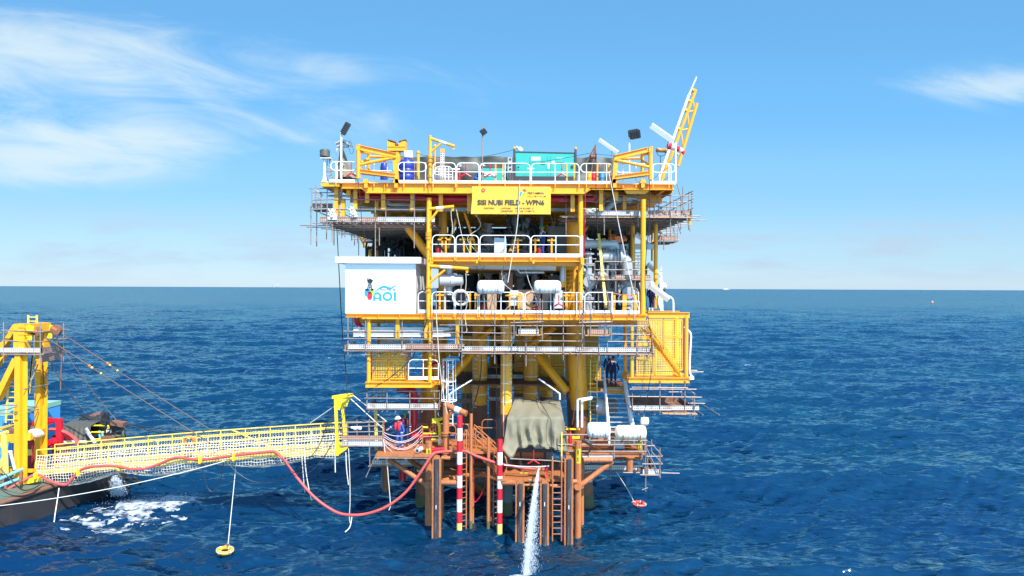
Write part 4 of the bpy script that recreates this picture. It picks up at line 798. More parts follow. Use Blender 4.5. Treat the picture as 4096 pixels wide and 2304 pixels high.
# ================================================================== SCAFFOLDS
RS = .028
def scaffold(label, loc, group='tube scaffolds round the platform'): return thing('scaffold', label, 'scaffold', loc, group)
def upr(g, c, Y, *xs, r=RS, m=GALV):
 for x, y0, y1 in xs:
  mb = MB(); mb.tube(P(c, x, y0, Y), P(c, x, y1, Y), r, 6); part('upright_pole', mb, m, g)
def led(g, c, Y, *ls, r=RS, m=GALV):
 for x0, y0, x1, y1 in ls:
  mb = MB(); mb.tube(P(c, x0, y0, Y), P(c, x1, y1, Y), r, 6); part('ledger_pole', mb, m, g)
def pole3(g, a, b, r=RS, m=GALV, name='transom_pole'): mb = MB(); mb.tube(a, b, r, 6); part(name, mb, m, g)
def toe(g, c, x0, x1, y0, y1, Y, m=TOE, ribs=True):
 a, b = P(c, x0, y0, Y), P(c, x1, y1, Y); mb = MB(); mb.bx(a.x, b.x, Y-.012, Y+.012, b.z, a.z); o = part('toe_board', mb, m, g, smooth=False)
 mb = MB(); mb.bx(a.x, b.x, Y-.03, Y-.013, a.z-.02, a.z); mb.bx(a.x, b.x, Y-.03, Y-.013, b.z, b.z+.02)
 n = max(1, round((b.x-a.x)/.5))
 if ribs:
  for i in range(n+1): x = a.x+(b.x-a.x)*i/n; mb.bx(x-.008, x+.008, Y-.025, Y-.014, b.z+.021, a.z-.021)
 part('rim', mb, m if m is TOER else GREYS, o, smooth=False)
def toeY(g, x, y0, y1, z0, z1, m=TOER): mb = MB(); mb.bx(x-.012, x+.012, y0, y1, z0, z1); part('toe_board', mb, m, g, smooth=False)
def planks(g, x0, x1, y0, y1, z, m=PLANK, w=.23, along='x', th=.04):
 n = max(1, int((y1-y0 if along == 'x' else x1-x0)/w)); step = (y1-y0 if along == 'x' else x1-x0)/n
 for i in range(n):
  mb = MB(); e = random.uniform(-.12, .12)
  if along == 'x': mb.bx(x0+e, x1+e*.6, y0+i*step+.006, y0+(i+1)*step-.006, z-th, z+random.uniform(0, .012))
  else: mb.bx(x0+i*step+.006, x0+(i+1)*step-.006, y0+e, y1+e*.5, z-th, z+random.uniform(0, .012))
  part('plank', mb, m if random.random() < .8 else PLANKL, g, smooth=False)
def coupler(g, c, Y, *ps):
 for x, y in ps: mb = MB(); mb.ball(P(c, x, y, Y), .055, 6, (1.1, 1, 1)); part('coupler', mb, RUST, g)
# S1: hung under the left half of the top deck
g = scaffold('rusty hanging scaffold under the left half of the top deck', P('A', 900, 1449, 37)); D = 36.9
z1 = Zc('C', 500, 118, D)
toe(g, 'C', 260, 995, 55, 112, D, TOER); toe(g, 'C', 1003, 1735, 55, 120, D, TOE); toe(g, 'A', 150, 420, 1200, 1262, 38.5, TOER)
xl1 = P('C', 262, 60, D).x; xr1 = P('C', 1735, 60, D).x
planks(g, xl1, xr1, D+.02, 51, z1, PLANK, .42)
for i in range(17):
 x = xl1+.2+i*(xr1-xl1-.3)/16; pole3(g, (x, D-random.uniform(.1, .5), z1-.09), (x, 51, z1-.09))
for i in range(14):
 y = D+.3+i*1.05; e = random.uniform(.2, 1.3); pole3(g, (xl1-e, y, z1-.17), (xr1, y, z1-.17))
 if i < 12: pole3(g, (xl1-e*.5, y, z1+.9), (xl1-e*.5, y, z1-random.uniform(.3, 1.5)), name='hanging_pole');
for zz in (.5, 1.0): pole3(g, (xl1-.05, D, z1+zz), (xl1-.05, 51, z1+zz))
upr(g, 'A', D, (153, 990, 1310), (205, 965, 1265), (350, 600, 1440), (272, 1050, 1330), (970, 1150, 1449), (1475, 655, 1449), (1105, 1200, 1440))
upr(g, 'C', D, (970, 0, 565), (1472, 0, 455), (345, 130, 262), (415, 150, 385), (1022, 190, 420))
led(g, 'A', D, (115, 1010, 400, 1008), (150, 1060, 430, 1062), (180, 1150, 1680, 1155), (350, 1273, 1640, 1283), (115, 1283, 420, 1270), (150, 1160, 420, 1150), (190, 1020, 300, 1100), (205, 1110, 330, 1170), (360, 1100, 690, 1104), (370, 600, 430, 1040), (360, 620, 480, 700), (330, 788, 420, 786), (330, 900, 440, 898), (365, 740, 470, 800), (350, 830, 450, 880))
led(g, 'C', D, (160, 133, 420, 134), (250, 157, 430, 158), (330, 215, 420, 216))
planks(g, X('A', 150, 38.5), X('A', 420, 38.5), 38.5, 39.8, Zc('A', 0, 1270, 38.5), PLANK, .24)
for k, (x, y) in enumerate(((690, 142), (1090, 130), (1430, 142), (1585, 150), (860, 115))): pole3(g, P('C', x, y, D-.5), P('C', x+150, y+62, D+2.0))
# S2: hung under the right half of the top deck
g = scaffold('grey tube scaffold under the right half of the top deck', P('B', 2000, 1380, 37)); D = 37.2
z2 = Zc('B', 1500, 1362, D); xa2, xb2 = X('B', 800, D), X('B', 2470, D)
toe(g, 'B', 1075, 1805, 1290, 1355, D, TOE); toe(g, 'B', 1905, 2462, 1290, 1355, D+.1, TOER); mb = MB(); p = P('B', 2455, 1290, D); mb.bx(p.x-.05, p.x+.05, D+.1, D+.3, p.z-.8, p.z+.05); part('toe_board', mb, YEL, g, smooth=False)
planks(g, xa2, xb2, D+.03, 50, z2, PLANK, .45)
for i in range(16): x = xa2+.2+i*(xb2-xa2-.3)/15; pole3(g, (x, D-random.uniform(.05, .4), z2-.1), (x, 50, z2-.1))
for i in range(13): y = D+.4+i*1.02; e = random.uniform(.2, 1.1); pole3(g, (xa2, y, z2-.18), (xb2+e, y, z2-.18));
for i in range(7): y = D+1+i*1.8; pole3(g, (xb2+.1, y, z2+1.5), (xb2+.1, y, z2-random.uniform(.2, .8)), name='hanging_pole')
for zz in (.45, .95, 1.4): pole3(g, (xb2+.1, D, z2+zz), (xb2+.1, 50, z2+zz))
upr(g, 'B', D, (850, 880, 1449), (1095, 1000, 1449), (1340, 670, 1449), (1775, 1050, 1449), (1985, 1180, 1390), (2195, 645, 1449), (2355, 980, 1330), (2470, 1040, 1395), (2280, 1140, 1300))
upr(g, 'E', D, (850, 0, 300), (1343, 90, 285), (1778, 0, 180), (2195, 0, 280))
led(g, 'B', D, (750, 1092, 2480, 1100), (765, 1172, 2485, 1185), (800, 1378, 2530, 1385), (1880, 1240, 2320, 1250), (2060, 1090, 2040, 1290), (2340, 1140, 2470, 1075), (2330, 1235, 2480, 1175), (2260, 880, 2420, 1449), (1900, 1140, 2150, 1320))
led(g, 'E', D, (2395, 20, 2450, 243), (2280, 110, 2330, 275), (1880, 60, 2530, 68), (860, 55, 1240, 58), (2455, 45, 2576, 40))
coupler(g, 'B', D, (850, 1092), (1340, 1092), (1775, 1095), (2195, 1098), (2470, 1080), (2470, 1180), (2195, 1180), (1100, 1175), (1340, 1175), (2195, 1383))
# S2b lower bay at the back right
g = scaffold('small rusty scaffold bay hanging at the back right below the top deck', P('E', 2150, 350, 44)); D = 44
toe(g, 'E', 2030, 2285, 295, 352, D, TOER); toe(g, 'E', 1450, 1620, 300, 352, D, TOER)
planks(g, X('E', 1990, D), X('E', 2290, D), D+.02, 47, Zc('E', 0, 358, D), PLANK, .3)
upr(g, 'E', D, (2030, 110, 480), (2195, 100, 300), (2285, 200, 380), (2250, 130, 390), (2110, 340, 480), (2060, 110, 400))
led(g, 'E', D, (1880, 200, 2290, 205), (1880, 255, 2290, 260), (2020, 352, 2310, 350), (1890, 180, 2150, 300), (2100, 180, 2250, 120), (1900, 310, 2050, 190))
for i in range(5): y = D+.3+i*.6; pole3(g, P('E', 2030, 375, y), P('E', 2200-i*20, 380, y))
# S3: long scaffold below the lower deck
g = scaffold('long scaffold with perforated toe boards hung below the lower deck', P('F', 1300, 470, 36.2)); D = 36.15
z3 = Zc('F', 1300, 475, D)
toe(g, 'F', 612, 1358, 405, 470, D); toe(g, 'F', 1362, 2118, 400, 465, D, TOER); toe(g, 'F', 2092, 2800, 432, 490, D); toe(g, 'G', 235, 968, 437, 497, D, TOE); toe(g, 'G', 972, 1925, 443, 505, D)
xa3, xb3 = X('F', 580, D), X('G', 1950, D)
planks(g, xa3, X('F', 2085, D), D+.03, 39.2, z3, PLANK, .24); planks(g, X('F', 2095, D), xb3, D+.03, 39.2, z3-.14, PLANK, .24)
toeY(g, xb3, D, 39, z3-.16, z3+.1); toeY(g, xa3, D, 38.5, z3-.02, z3+.22, PLANKL)
upr(g, 'F', D-.05, (617, 60, 540), (845, 80, 552), (1315, 80, 560), (1440, 300, 565), (1705, 80, 552), (2050, 90, 562), (2085, 90, 695), (2508, 0, 655))
upr(g, 'F', 37.2, (680, 60, 485))
upr(g, 'G', D-.05, (150, 250, 500), (335, 300, 690), (815, 0, 612), (1060, 0, 450), (1275, 300, 620), (1382, 300, 505), (1632, 320, 440), (1770, 90, 545), (1955, 260, 545))
led(g, 'F', D-.1, (560, 238, 2065, 255), (560, 333, 2100, 345), (570, 492, 2095, 497), (1795, 158, 2580, 166), (2080, 253, 2580, 264), (2080, 350, 2580, 358), (2085, 522, 2580, 528), (795, 543, 900, 540), (1280, 545, 1360, 543), (1665, 547, 1725, 545))
led(g, 'G', D-.1, (0, 166, 1895, 172), (0, 262, 200, 264), (565, 270, 1070, 272), (1440, 275, 1960, 282), (0, 358, 1955, 374), (0, 524, 1962, 536))
upr(g, 'E', D-.12, (1160, 1180, 1449), (1025, 890, 1449), (815, 1000, 1449), (695, 1040, 1370), (515, 1110, 1400), (1725, 1100, 1395), (1268, 1030, 1260)); upr(g, 'C', D-.12, (1755, 1000, 1449), (2075, 890, 1449), (2375, 1060, 1370), (2510, 1060, 1449)); led(g, 'E', D-.12, (1370, 1000, 1435, 1330), (1060, 1400, 1450, 1400))
coupler(g, 'F', D-.1, (617, 238), (845, 240), (1315, 245), (1705, 250), (2050, 255), (617, 335), (845, 337), (1315, 340), (1705, 342), (2050, 345), (1315, 492), (845, 492), (1705, 492), (2050, 497), (845, 80), (1315, 90), (1705, 95))
coupler(g, 'G', D-.1, (815, 520), (1040, 525), (1275, 522), (1522, 528), (1760, 525), (1940, 515), (200, 518), (565, 518), (900, 520), (335, 525), (1950, 280), (1955, 372), (815, 168), (815, 368), (815, 270))
for y in (37, 38, 39): pole3(g, (xa3-.3, y, z3-.11), (xb3+.3, y, z3-.26))
for i in range(22): x = xa3+.3+i*(xb3-xa3-.5)/21; pole3(g, (x, D-.2, z3-.3), (x, 39.3, z3-.3))
# baskets on that scaffold
for lab, x0, x1, xs, m in (('small scaffold basket with white toe board hung on the lower deck edge', 240, 500, (180, 262, 478, 545), TOE), ('small scaffold basket with brown toe board hung on the lower deck edge', 1130, 1390, (1062, 1165, 1355, 1432), TOER)):
 b = scaffold(lab, P('G', x0, 280, 35.8), 'baskets hung on the lower deck edge'); toe(b, 'G', x0, x1, 208, 272, 35.7, m); planks(b, X('G', x0-30, 35.7), X('G', x1+45, 35.7), 35.72, 36.35, Zc('G', 0, 285, 35.7), PLANKL, .2)
 upr(b, 'E', 35.65, (xs[0]+5, 1120, 1290), (xs[1], 1270, 1449), (xs[2], 1300, 1449), (xs[3], 1120, 1449)); upr(b, 'G', 35.65, (xs[0], 0, 330), (xs[1], 20, 280), (xs[2], 50, 280), (xs[3], 0, 350))
 led(b, 'G', 35.6, (xs[0]-40, 128, xs[3]+15, 118), (xs[0]+10, 12, xs[3]+10, 5)); pole3(b, P('G', xs[0]+25, 285, 35.6), P('G', xs[0]+25, 190, 36.3)); coupler(b, 'G', 35.6, (xs[0], 125), (xs[3], 120), (xs[3], 10), (xs[0], 10))
 pole3(b, P('G', xs[3]-15, 285, 35.7), P('G', xs[3]-15, 195, 35.7), m=YEL)
# S4: lower left
g = scaffold('scaffold bay with perforated boards below the left yellow cage', P('F', 1300, 1235, 36.9)); D = 36.8; z4 = Zc('F', 0, 1236, D)
toe(g, 'F', 870, 1560, 1168, 1230, D); toe(g, 'F', 1565, 1772, 1170, 1230, D)
planks(g, X('F', 865, D), X('F', 1780, D), D+.02, 39.0, z4, PLANK, .24); toeY(g, X('F', 875, D), D, 39, z4, z4+.25); toeY(g, X('F', 1775, D), D, 39, z4, z4+.25)
upr(g, 'F', D-.05, (862, 955, 1255), (1120, 945, 1275), (1415, 1000, 1449), (1730, 1000, 1232), (1795, 1000, 1250)); upr(g, 'F', 39, (1005, 960, 1130), (1062, 960, 1120), (925, 960, 1150))
led(g, 'F', D-.1, (855, 1015, 1800, 1010), (830, 1100, 1800, 1105), (860, 1238, 1780, 1248)); led(g, 'F', 39, (870, 1085, 1100, 1080))
pole3(g, P('F', 870, 1110, 36.9), P('F', 1005, 1015, 39)); coupler(g, 'F', D-.1, (862, 1010), (1120, 1010), (1790, 1010), (862, 1100), (1415, 1105), (862, 1240), (1120, 1240))
for i in range(6): x = X('F', 900+i*170, D); pole3(g, (x, D-.3, z4-.1), (x, 39.2, z4-.1))
# S5: lower right, seen from above
g = scaffold('scaffold platform of brown planks below the right yellow cage', P('G', 2100, 1260, 36.5)); D = 36.4; z5 = Zc('G', 0, 1255, D)
toe(g, 'G', 1712, 2560, 1196, 1252, D); xa, xb = X('G', 1710, D), X('G', 2540, D)
planks(g, xa, xb, D+.02, 39.3, z5+.02, PLANK, .55, 'y'); planks(g, X('G', 2080, D), X('G', 2520, D), D-.35, D-.02, z5-.08, PLANKL, .3, 'y')
toeY(g, X('G', 2480, D), D+.02, 39.3, z5+.03, z5+.28, PLANK); mb = MB(); mb.bx(xa, xb-.3, 39.3, 39.33, z5, z5+.28); part('toe_board', mb, PLANK, g, smooth=False)
upr(g, 'G', D-.05, (1705, 1040, 1205), (2060, 890, 1312), (2382, 890, 1330), (2503, 1040, 1362)); upr(g, 'G', 39.3, (1720, 900, 1110), (1985, 900, 1190), (1860, 900, 1010), (2220, 900, 1080), (2340, 1000, 1100), (2480, 1070, 1160))
led(g, 'G', D-.1, (1670, 984, 2530, 986), (1640, 1078, 2600, 1088), (1700, 960, 2420, 966), (1720, 1252, 2200, 1254)); led(g, 'G', 39.3, (1690, 1025, 2340, 1020), (1860, 905, 1870, 1000))
pole3(g, P('G', 2382, 960, 36.4), P('G', 2510, 1045, 36.4)); pole3(g, P('G', 2310, 1020, 39), P('G', 2510, 1145, 36.4)); coupler(g, 'G', D-.1, (2060, 985), (2382, 985), (2060, 1080), (2382, 1085), (2503, 1048), (2060, 1280), (2382, 1280), (2503, 1205), (2060, 890), (2382, 890))
pole3(g, P('G', 2440, 742, 37), P('G', 2540, 745, 37)); pole3(g, P('G', 2440, 765, 37), P('G', 2620, 762, 37)); pole3(g, P('G', 2420, 1165, 37), P('G', 2640, 1168, 37))
for i in range(6): x = xa+.3+i*.85; pole3(g, (x, D-.2, z5-.16), (x, 39.4, z5-.16))
# S6: small scaffold tower at the right end of the landing
g = scaffold('small leaning scaffold tower at the right end of the boat landing', P('I', 1800, 800, 36.5)); D = 36.4
toe(g, 'I', 1680, 1905, 728, 790, D, TOE); planks(g, X('I', 1690, D), X('I', 1900, D), D+.02, 38, Zc('I', 0, 795, D), PLANK, .3); toeY(g, X('I', 1790, D), D+.1, 38, Zc('I', 0, 735, D), Zc('I', 0, 620, D), PLANK)
upr(g, 'I', D-.05, (1715, 560, 1015), (1790, 345, 560), (1900, 455, 830), (1740, 500, 800)); upr(g, 'I', D+1, (1890, 470, 760))
led(g, 'I', D-.1, (1725, 425, 1830, 425), (1790, 395, 1935, 560), (1790, 500, 1930, 660), (1720, 440, 1905, 845), (1670, 660, 1935, 660), (1725, 562, 1930, 560), (1920, 775, 2150, 780), (1645, 800, 1880, 803), (1668, 995, 1745, 965))
coupler(g, 'I', D-.1, (1790, 400), (1900, 545), (1900, 660), (1715, 815), (1900, 830), (1725, 440))
# long dark tray under the right landing
g = scaffold('grey perforated scaffold run under the right side of the landing', P('I', 1300, 735, 38.8)); D = 38.8
toe(g, 'I', 885, 1680, 672, 738, D); planks(g, X('I', 885, D), X('I', 1690, D), D+.02, 40.5, Zc('I', 0, 740, D), PLANK, .3)
upr(g, 'I', D-.05, (1262, 640, 860), (1620, 700, 790)); led(g, 'I', D-.1, (880, 765, 1600, 772), (1520, 770, 1640, 770))
# S8: below-left of the landing
g = scaffold('scaffold run with perforated boards under the left side of the landing', P('H', 600, 680, 38.5)); D = 38.3
toe(g, 'H', 285, 965, 608, 668, D); planks(g, X('H', 285, D), X('H', 965, D), D+.02, 40.2, Zc('H', 0, 680, D), PLANK, .3)
upr(g, 'H', 36.5, (255, 445, 690)); led(g, 'H', 36.5, (225, 495, 400, 490), (240, 545, 390, 540), (235, 690, 290, 690)); pole3(g, P('H', 370, 470, 36.5), P('H', 205, 830, 36.5)); pole3(g, P('H', 440, 440, 38), P('H', 330, 560, 36.5))
upr(g, 'H', 40, (635, 690, 860), (730, 690, 870), (830, 690, 850), (410, 700, 960)); coupler(g, 'H', 36.5, (255, 495), (255, 545), (265, 690))
# S10: dark scaffolds inside the jacket, seen between the legs
g = scaffold('dim scaffold standing between the conductors inside the jacket', (0, 44, 5.2), 'dim scaffolds inside the jacket'); D = 43.2
for c, x0, x1, y0, y1 in (('F', 2330, 2700, 797, 845), ('G', 160, 405, 797, 845), ('F', 2330, 2700, 1085, 1130), ('G', 160, 415, 1085, 1130)): toe(g, c, x0, x1, y0, y1, D)
upr(g, 'F', D-.1, (2410, 540, 1449), (2530, 560, 1449)); upr(g, 'G', D-.1, (300, 540, 1110), (495, 850, 1110))
led(g, 'F', D-.1, (2310, 705, 2900, 705), (2310, 1000, 2800, 1000), (2310, 910, 2800, 910)); led(g, 'G', D-.1, (165, 625, 415, 627), (165, 705, 450, 707), (160, 910, 395, 912), (165, 1000, 380, 1000), (430, 1060, 640, 1060), (460, 920, 800, 922))
planks(g, X('F', 2330, D), X('G', 415, D), D+.02, 45, Zc('F', 0, 848, D), PLANK, .3)
g = scaffold('dim scaffold at the back of the jacket behind the tarpaulin', (2.5, 48, 6), 'dim scaffolds inside the jacket'); D = 47
for y in (860, 905, 1000, 1045, 1120): led(g, 'G', D, (500, y, 840, y+3))
toe(g, 'G', 500, 840, 1050, 1100, D, TOER); upr(g, 'G', D, (520, 700, 1449), (690, 860, 1200), (720, 900, 1200), (830, 840, 1449), (1100, 1040, 1449), (1130, 900, 1449))
planks(g, X('G', 480, D), X('G', 1350, D), D, 50, Zc('G', 0, 1010, D), PLANK, .4)
g = scaffold('dim scaffold behind the left caged ladder', (-4.6, 46, 5), 'dim scaffolds inside the jacket'); D = 45
upr(g, 'F', D, (2040, 800, 1250), (2130, 770, 1300), (2190, 780, 1300), (1885, 900, 1300)); led(g, 'F', D, (2030, 850, 2220, 860), (2000, 1050, 2220, 1060), (2000, 1130, 2220, 1120), (2110, 772, 2220, 770), (2000, 1180, 2220, 1100)); toe(g, 'F', 2000, 2220, 1110, 1160, D, TOER)
# ================================================================== CABIN, BANNER, RAFTS, CAGES
def cabin():
 g = thing('control_cabin', 'white windowless cabin with a coloured logo on the lower deck', 'cabin', (X('C', 1040, YF), YF+1.5, ZL)); Y = YF+.02
 q = lambda x, y, d=0: P('C', x, y, Y+d)
 x0, x1, z0, z1 = q(607, 0).x, q(1490, 0).x, ZL, q(0, 650).z; D = 4.2
 mb = MB(); mb.bx(x0, x1, Y, Y+D, z0+.002, z1); part('wall', mb, WHTC, g, smooth=False)
 mb = MB(); mb.cb(q(470, 0).x, q(1565, 0).x, Y-.28, Y+D+.5, z1+.001, q(0, 568).z, .025); part('roof', mb, WHTC, g, smooth=False)
 for x in (x0, x1): mb = MB(); mb.bx(x-.08, x+.012, Y-.012, Y+.05, z0+.02, z1-.02); part('corner_trim', mb, WHTC, g, smooth=False)
 mb = MB(); mb.bx(x0+.01, x1-.01, Y-.01, Y-.002, z0+.02, z0+.1); part('skirting', mb, WHTC, g, smooth=False)
 lg = MB(); lg.bx(x0+3.0, x0+3.01, Y-.004, Y-.001, z0+1, z0+1.01)
 lo = thing('painted_logo', 'blue red and black painted logo with derrick and wave on the white cabin', 'logo', q(1050, 1000)); Yl = Y
 e = lambda x, y, d: P('C', x, y, Y-d)
 def flat(pts, d, m, name): mb = MB(); mb.prism([e(x, y, d) for x, y in pts], (0, .004, 0)); part(name, mb, m, lo, smooth=False)
 def capsule(cx, y0, y1, w):
  r = w/2; return [(cx-r*math.cos(a), y1-r+r*math.sin(a)) for a in [math.pi*i/10 for i in range(11)]]+[(cx+r*math.cos(a), y0+r*.55-r*.55*math.sin(a)) for a in [math.pi*i/10 for i in range(11)]]
 flat(capsule(862, 975, 1082, 62), .006, LBLUE, 'blue_cylinder'); flat(capsule(930, 975, 1078, 54), .012, LGRN, 'lime_cylinder'); flat(capsule(898, 1018, 1122, 62), .024, LRED, 'red_cylinder')
 for cx, cy, w in ((862, 990, 36), (932, 990, 36), (897, 1032, 36)): flat([(cx+w/2*math.cos(a), cy+w*.36*math.sin(a)) for a in [2*math.pi*i/14 for i in range(14)]], .03, LBLK, 'black_disc')
 mb = MB()
 for a, b in (((882, 905), (862, 990)), ((915, 905), (932, 990)), ((897, 905), (897, 1032)), ((874, 940), (922, 940)), ((868, 965), (928, 965)), ((878, 912), (922, 940)), ((917, 912), (874, 940)), ((872, 942), (897, 968)), ((922, 942), (897, 968)), ((868, 968), (897, 1000)), ((928, 968), (897, 1000)), ((862, 990), (897, 1032)), ((932, 990), (897, 1032))): mb.bar(e(*a, .036), e(*b, .036), .004, .022, (0, 0, 1))
 part('derrick_lattice', mb, LBLK, lo, smooth=False)
 flat([(864, 864), (906, 848), (936, 866), (957, 822), (961, 824), (938, 880), (930, 897), (904, 910), (872, 898)], .03, LBLK, 'derrick_head'); flat([(864, 864), (863, 842), (902, 836), (902, 841), (869, 848), (870, 862)], .03, LBLK, 'derrick_head')
 top, bot = [], []
 for i in range(25):
  t = i/24; x = 945+t*330; y = 1028-95*math.sin(min(1, t*2.1)*math.pi/2)+ (0 if t < .42 else 40*math.sin((t-.42)/.58*math.pi*.62)*1.0)-(0 if t < .62 else 110*((t-.62)/.38)**2)
  w = 4+26*math.sin(min(1, t*1.15)*math.pi)**.8; top.append((x, y)); bot.append((x, y+w if t < .98 else y+1))
 for i in range(24): pass
 mb = MB(); n = 25; mb.add([e(x, y, .02) for x, y in top]+[e(x, y, .02) for x, y in bot], [(i, i+1, n+i+1, n+i) for i in range(n-1)]); part('wave', mb, LBLUE, lo, smooth=False)
 mb = MB(); tp = [(1160+i*8, 948-.2*i*i*.42) for i in range(14)]; mb.add([e(x, y, .02) for x, y in tp]+[e(x, y+6*math.sin(math.pi*(i+.3)/14.6), .02) for i, (x, y) in enumerate(tp)], [(i, i+1, 15+i, 14+i) for i in range(13)]); part('wave', mb, LBLUE, lo, smooth=False)
 text('SISI NUBI', 'C', 1035, 982, 1240, 1004, Y-.008, LBLK, lo, 'lettering', .012)
 def outline(a, b, name):
  pass
 # heavy rounded letters A O I
 mb = MB(); k = lambda x, y: e(x, y, .01)
 def strip(o, i_, name, closed=False):
  mb = MB(); n = len(o); mb.add([k(*p) for p in o]+[k(*p) for p in i_], [(a, (a+1) % n, n+(a+1) % n, n+a) for a in range(n if closed else n-1)]); part(name, mb, LBLUE, lo, smooth=False)
 r0, r1 = 54, 24
 outer = [(942, 1138)]+[(995-54*math.cos(a), 1075-54*math.sin(a)) for a in [math.pi*i/14 for i in range(15)]]+[(1049, 1138)]
 inner = [(972, 1138)]+[(995-24*math.cos(a), 1075-26*math.sin(a)) for a in [math.pi*i/14 for i in range(15)]]+[(1019, 1138)]
 strip(outer, inner, 'letter_a'); flat([(970, 1090), (1021, 1090), (1021, 1110), (970, 1110)], .010, LBLUE, 'letter_a')
 strip([(1126+64*math.cos(a), 1078+60*math.sin(a)) for a in [2*math.pi*i/32 for i in range(32)]], [(1126+36*math.cos(a), 1078+33*math.sin(a)) for a in [2*math.pi*i/32 for i in range(32)]], 'letter_o', True)
 flat([(1207, 1020), (1238, 1020), (1238, 1138), (1207, 1138)], .010, LBLUE, 'letter_i')
cabin()
def banner():
 Y = YF-.42; g = thing('banner', 'yellow wrinkled name banner hung on the top deck beam', 'banner', P('B', -100, 1340, Y))
 a, b = P('A', 2216, 980, Y), P('B', 652, 1340, Y); nx, nz = 64, 22; mb = MB(); q = []
 for j in range(nz+1):
  for i in range(nx+1):
   u, v = i/nx, j/nz; w = .006*mnoise.noise(Vector((u*9+v*2, v*4, 1)))+(.012*math.exp(-((u-.79-.1*v)/.025)**2) if v > .4 else 0)
   x = a.x+(b.x-a.x)*u-(.05*max(0, v-.45)*(1-u)**6*2); q.append((x, Y-w, a.z+(b.z-a.z)*v-.012*math.sin(u*22)*(1-v)*v))
 k = nx+1; mb.add(q, [(j*k+i, j*k+i+1, (j+1)*k+i+1, (j+1)*k+i) for j in range(nz) for i in range(nx)]); n = len(q); mb.add([(p[0], p[1]+.03, p[2]) for p in q], [(j*k+i, (j+1)*k+i, (j+1)*k+i+1, j*k+i+1) for j in range(nz) for i in range(nx)])
 part('sheet', mb, YBAN, g)
 Yt = Y-.022
 text('SISI NUBI FIELD - WPN6', 'B', -290, 1150, 570, 1224, Yt, INK, g, 'headline', .034)
 text('POSITION :', 'B', -206, 1250, -64, 1272, Yt, INK, g, 'caption', .012); text('LATITUDE', 'B', 10, 1251, 140, 1273, Yt, INK, g, 'caption', .012); text(": 00' 54 03.985\" S", 'B', 180, 1251, 432, 1273, Yt, INK, g, 'caption', .012)
 text('LONGITUDE', 'B', 10, 1287, 166, 1309, Yt, INK, g, 'caption', .012); text(": 117' 44' 17.905\" E", 'B', 178, 1287, 444, 1309, Yt, INK, g, 'caption', .012)
 text('PERTAMINA', 'B', 358, 1052, 566, 1081, Yt, INK, g, 'caption', .006); text('HULU MAHAKAM', 'B', 358, 1096, 590, 1116, Yt, mat('faded_lettering', (0.45, 0.26, 0.04), .6), g, 'caption', .004)
 def flat(pts, m, name): mb = MB(); mb.prism([P('B', x, y, Yt) for x, y in pts], (0, .004, 0)); part(name, mb, m, g, smooth=False)
 flat([(295, 1020), (328, 1018), (340, 1046), (308, 1046)], LRED, 'logo_red_bar'); flat([(305, 1052), (332, 1052), (326, 1082), (298, 1082)], LGRN, 'logo_green_bar'); flat([(262, 1052), (292, 1052), (272, 1097), (242, 1097)], LBLUE, 'logo_blue_bar')
 pin = [(357, 1062), (338, 1040)]+[(359+24*math.cos(t), 1030-24*math.sin(t)) for t in [R(205-i*230/16) for i in range(17)]]+[(380, 1042)]
 mb = MB(); mb.prism([P('A', 2000+(x)-0, y, Yt) for x, y in pin], (0, .004, 0)); part('map_pin', mb, LRED, g, smooth=False)
 mb = MB(); mb.prism([P('A', 2359+9*math.cos(t), 1030-9*math.sin(t), Yt-.005) for t in [2*math.pi*i/12 for i in range(12)]], (0, .004, 0)); part('pin_hole', mb, YBAN, g, smooth=False)
 for x in range(-410, 640, 100):
  for y in (1000, 1322): mb = MB(); mb.ring(P('B', x, y, Yt), .018, .006, (0, 1, 0), 10, 5); part('eyelet', mb, GREYS, g)
banner()
# life raft canisters
def raft(label, c, x0, x1, y0, y1, D, m=WHT, legs=True):
 a, b = P(c, x0, y0, D), P(c, x1, y1, D); r = (a.z-b.z)/2; L = b.x-a.x; g = thing('life_raft', label, 'life raft', ((a.x+b.x)/2, D, b.z), 'life raft canisters'); o = Vector((a.x, D, (a.z+b.z)/2))
 pr = [(0, r*.45), (.03, r*.72), (.1, r*.93), (.18, r)]
 for i in range(1, 5): t = .18+(L-.36)*i/5; pr += [(t-.03, r), (t-.015, r*1.025), (t+.015, r*1.025), (t+.03, r)]
 pr += [(L-.18, r), (L-.1, r*.93), (L-.03, r*.72), (L, r*.45)]
 mb = MB(); mb.lathe(o, (1, 0, 0), pr, 24); part('canister', mb, m, g)
 mb = MB(); mb.lathe(o+Vector((.12, 0, -r*.12)), (1, 0, 0), [(0, r*.95), (.0, r*1.02), (L-.24, r*1.02), (L-.24, r*.95)], 24)
 mb.v = [v if abs(v.z-(o.z-r*.12)) < r*.12 else Vector((v.x, v.y, o.z-r*.12+math.copysign(r*.06, v.z-(o.z-r*.12)))) if abs(v.z-(o.z-r*.12)) < r*.5 else v for v in mb.v]
 for t in (.3, .7):
  mb = MB(); mb.ring(o+Vector((L*t, 0, 0)), r*1.02, .012, (1, 0, 0), 24, 5); part('strap', mb, GREYS, g)
 for t in (.22, .78): mb = MB(); mb.ring(o+Vector((L*t, 0, -r*.15)), r*1.05, .022, (1, 0, 0), 18, 5); mb.v = [Vector((v.x, v.y, min(v.z, o.z-r*.1))) for v in mb.v]; part('cradle', mb, GALV, g)
 mb = MB(); mb.bx(o.x+L*.4, o.x+L*.58, D-r*1.05, D-r*1.0, o.z+r*.05, o.z+r*.15); part('name_plate', mb, GREYS, g, smooth=False)
 for t in (.22, .78):
  mb = MB(); mb.tube(o+Vector((L*t, 0, -r*1.05)), o+Vector((L*t, .35, -r*1.05-.25)), .03, 8); part('bracket_leg', mb, GALV, g)
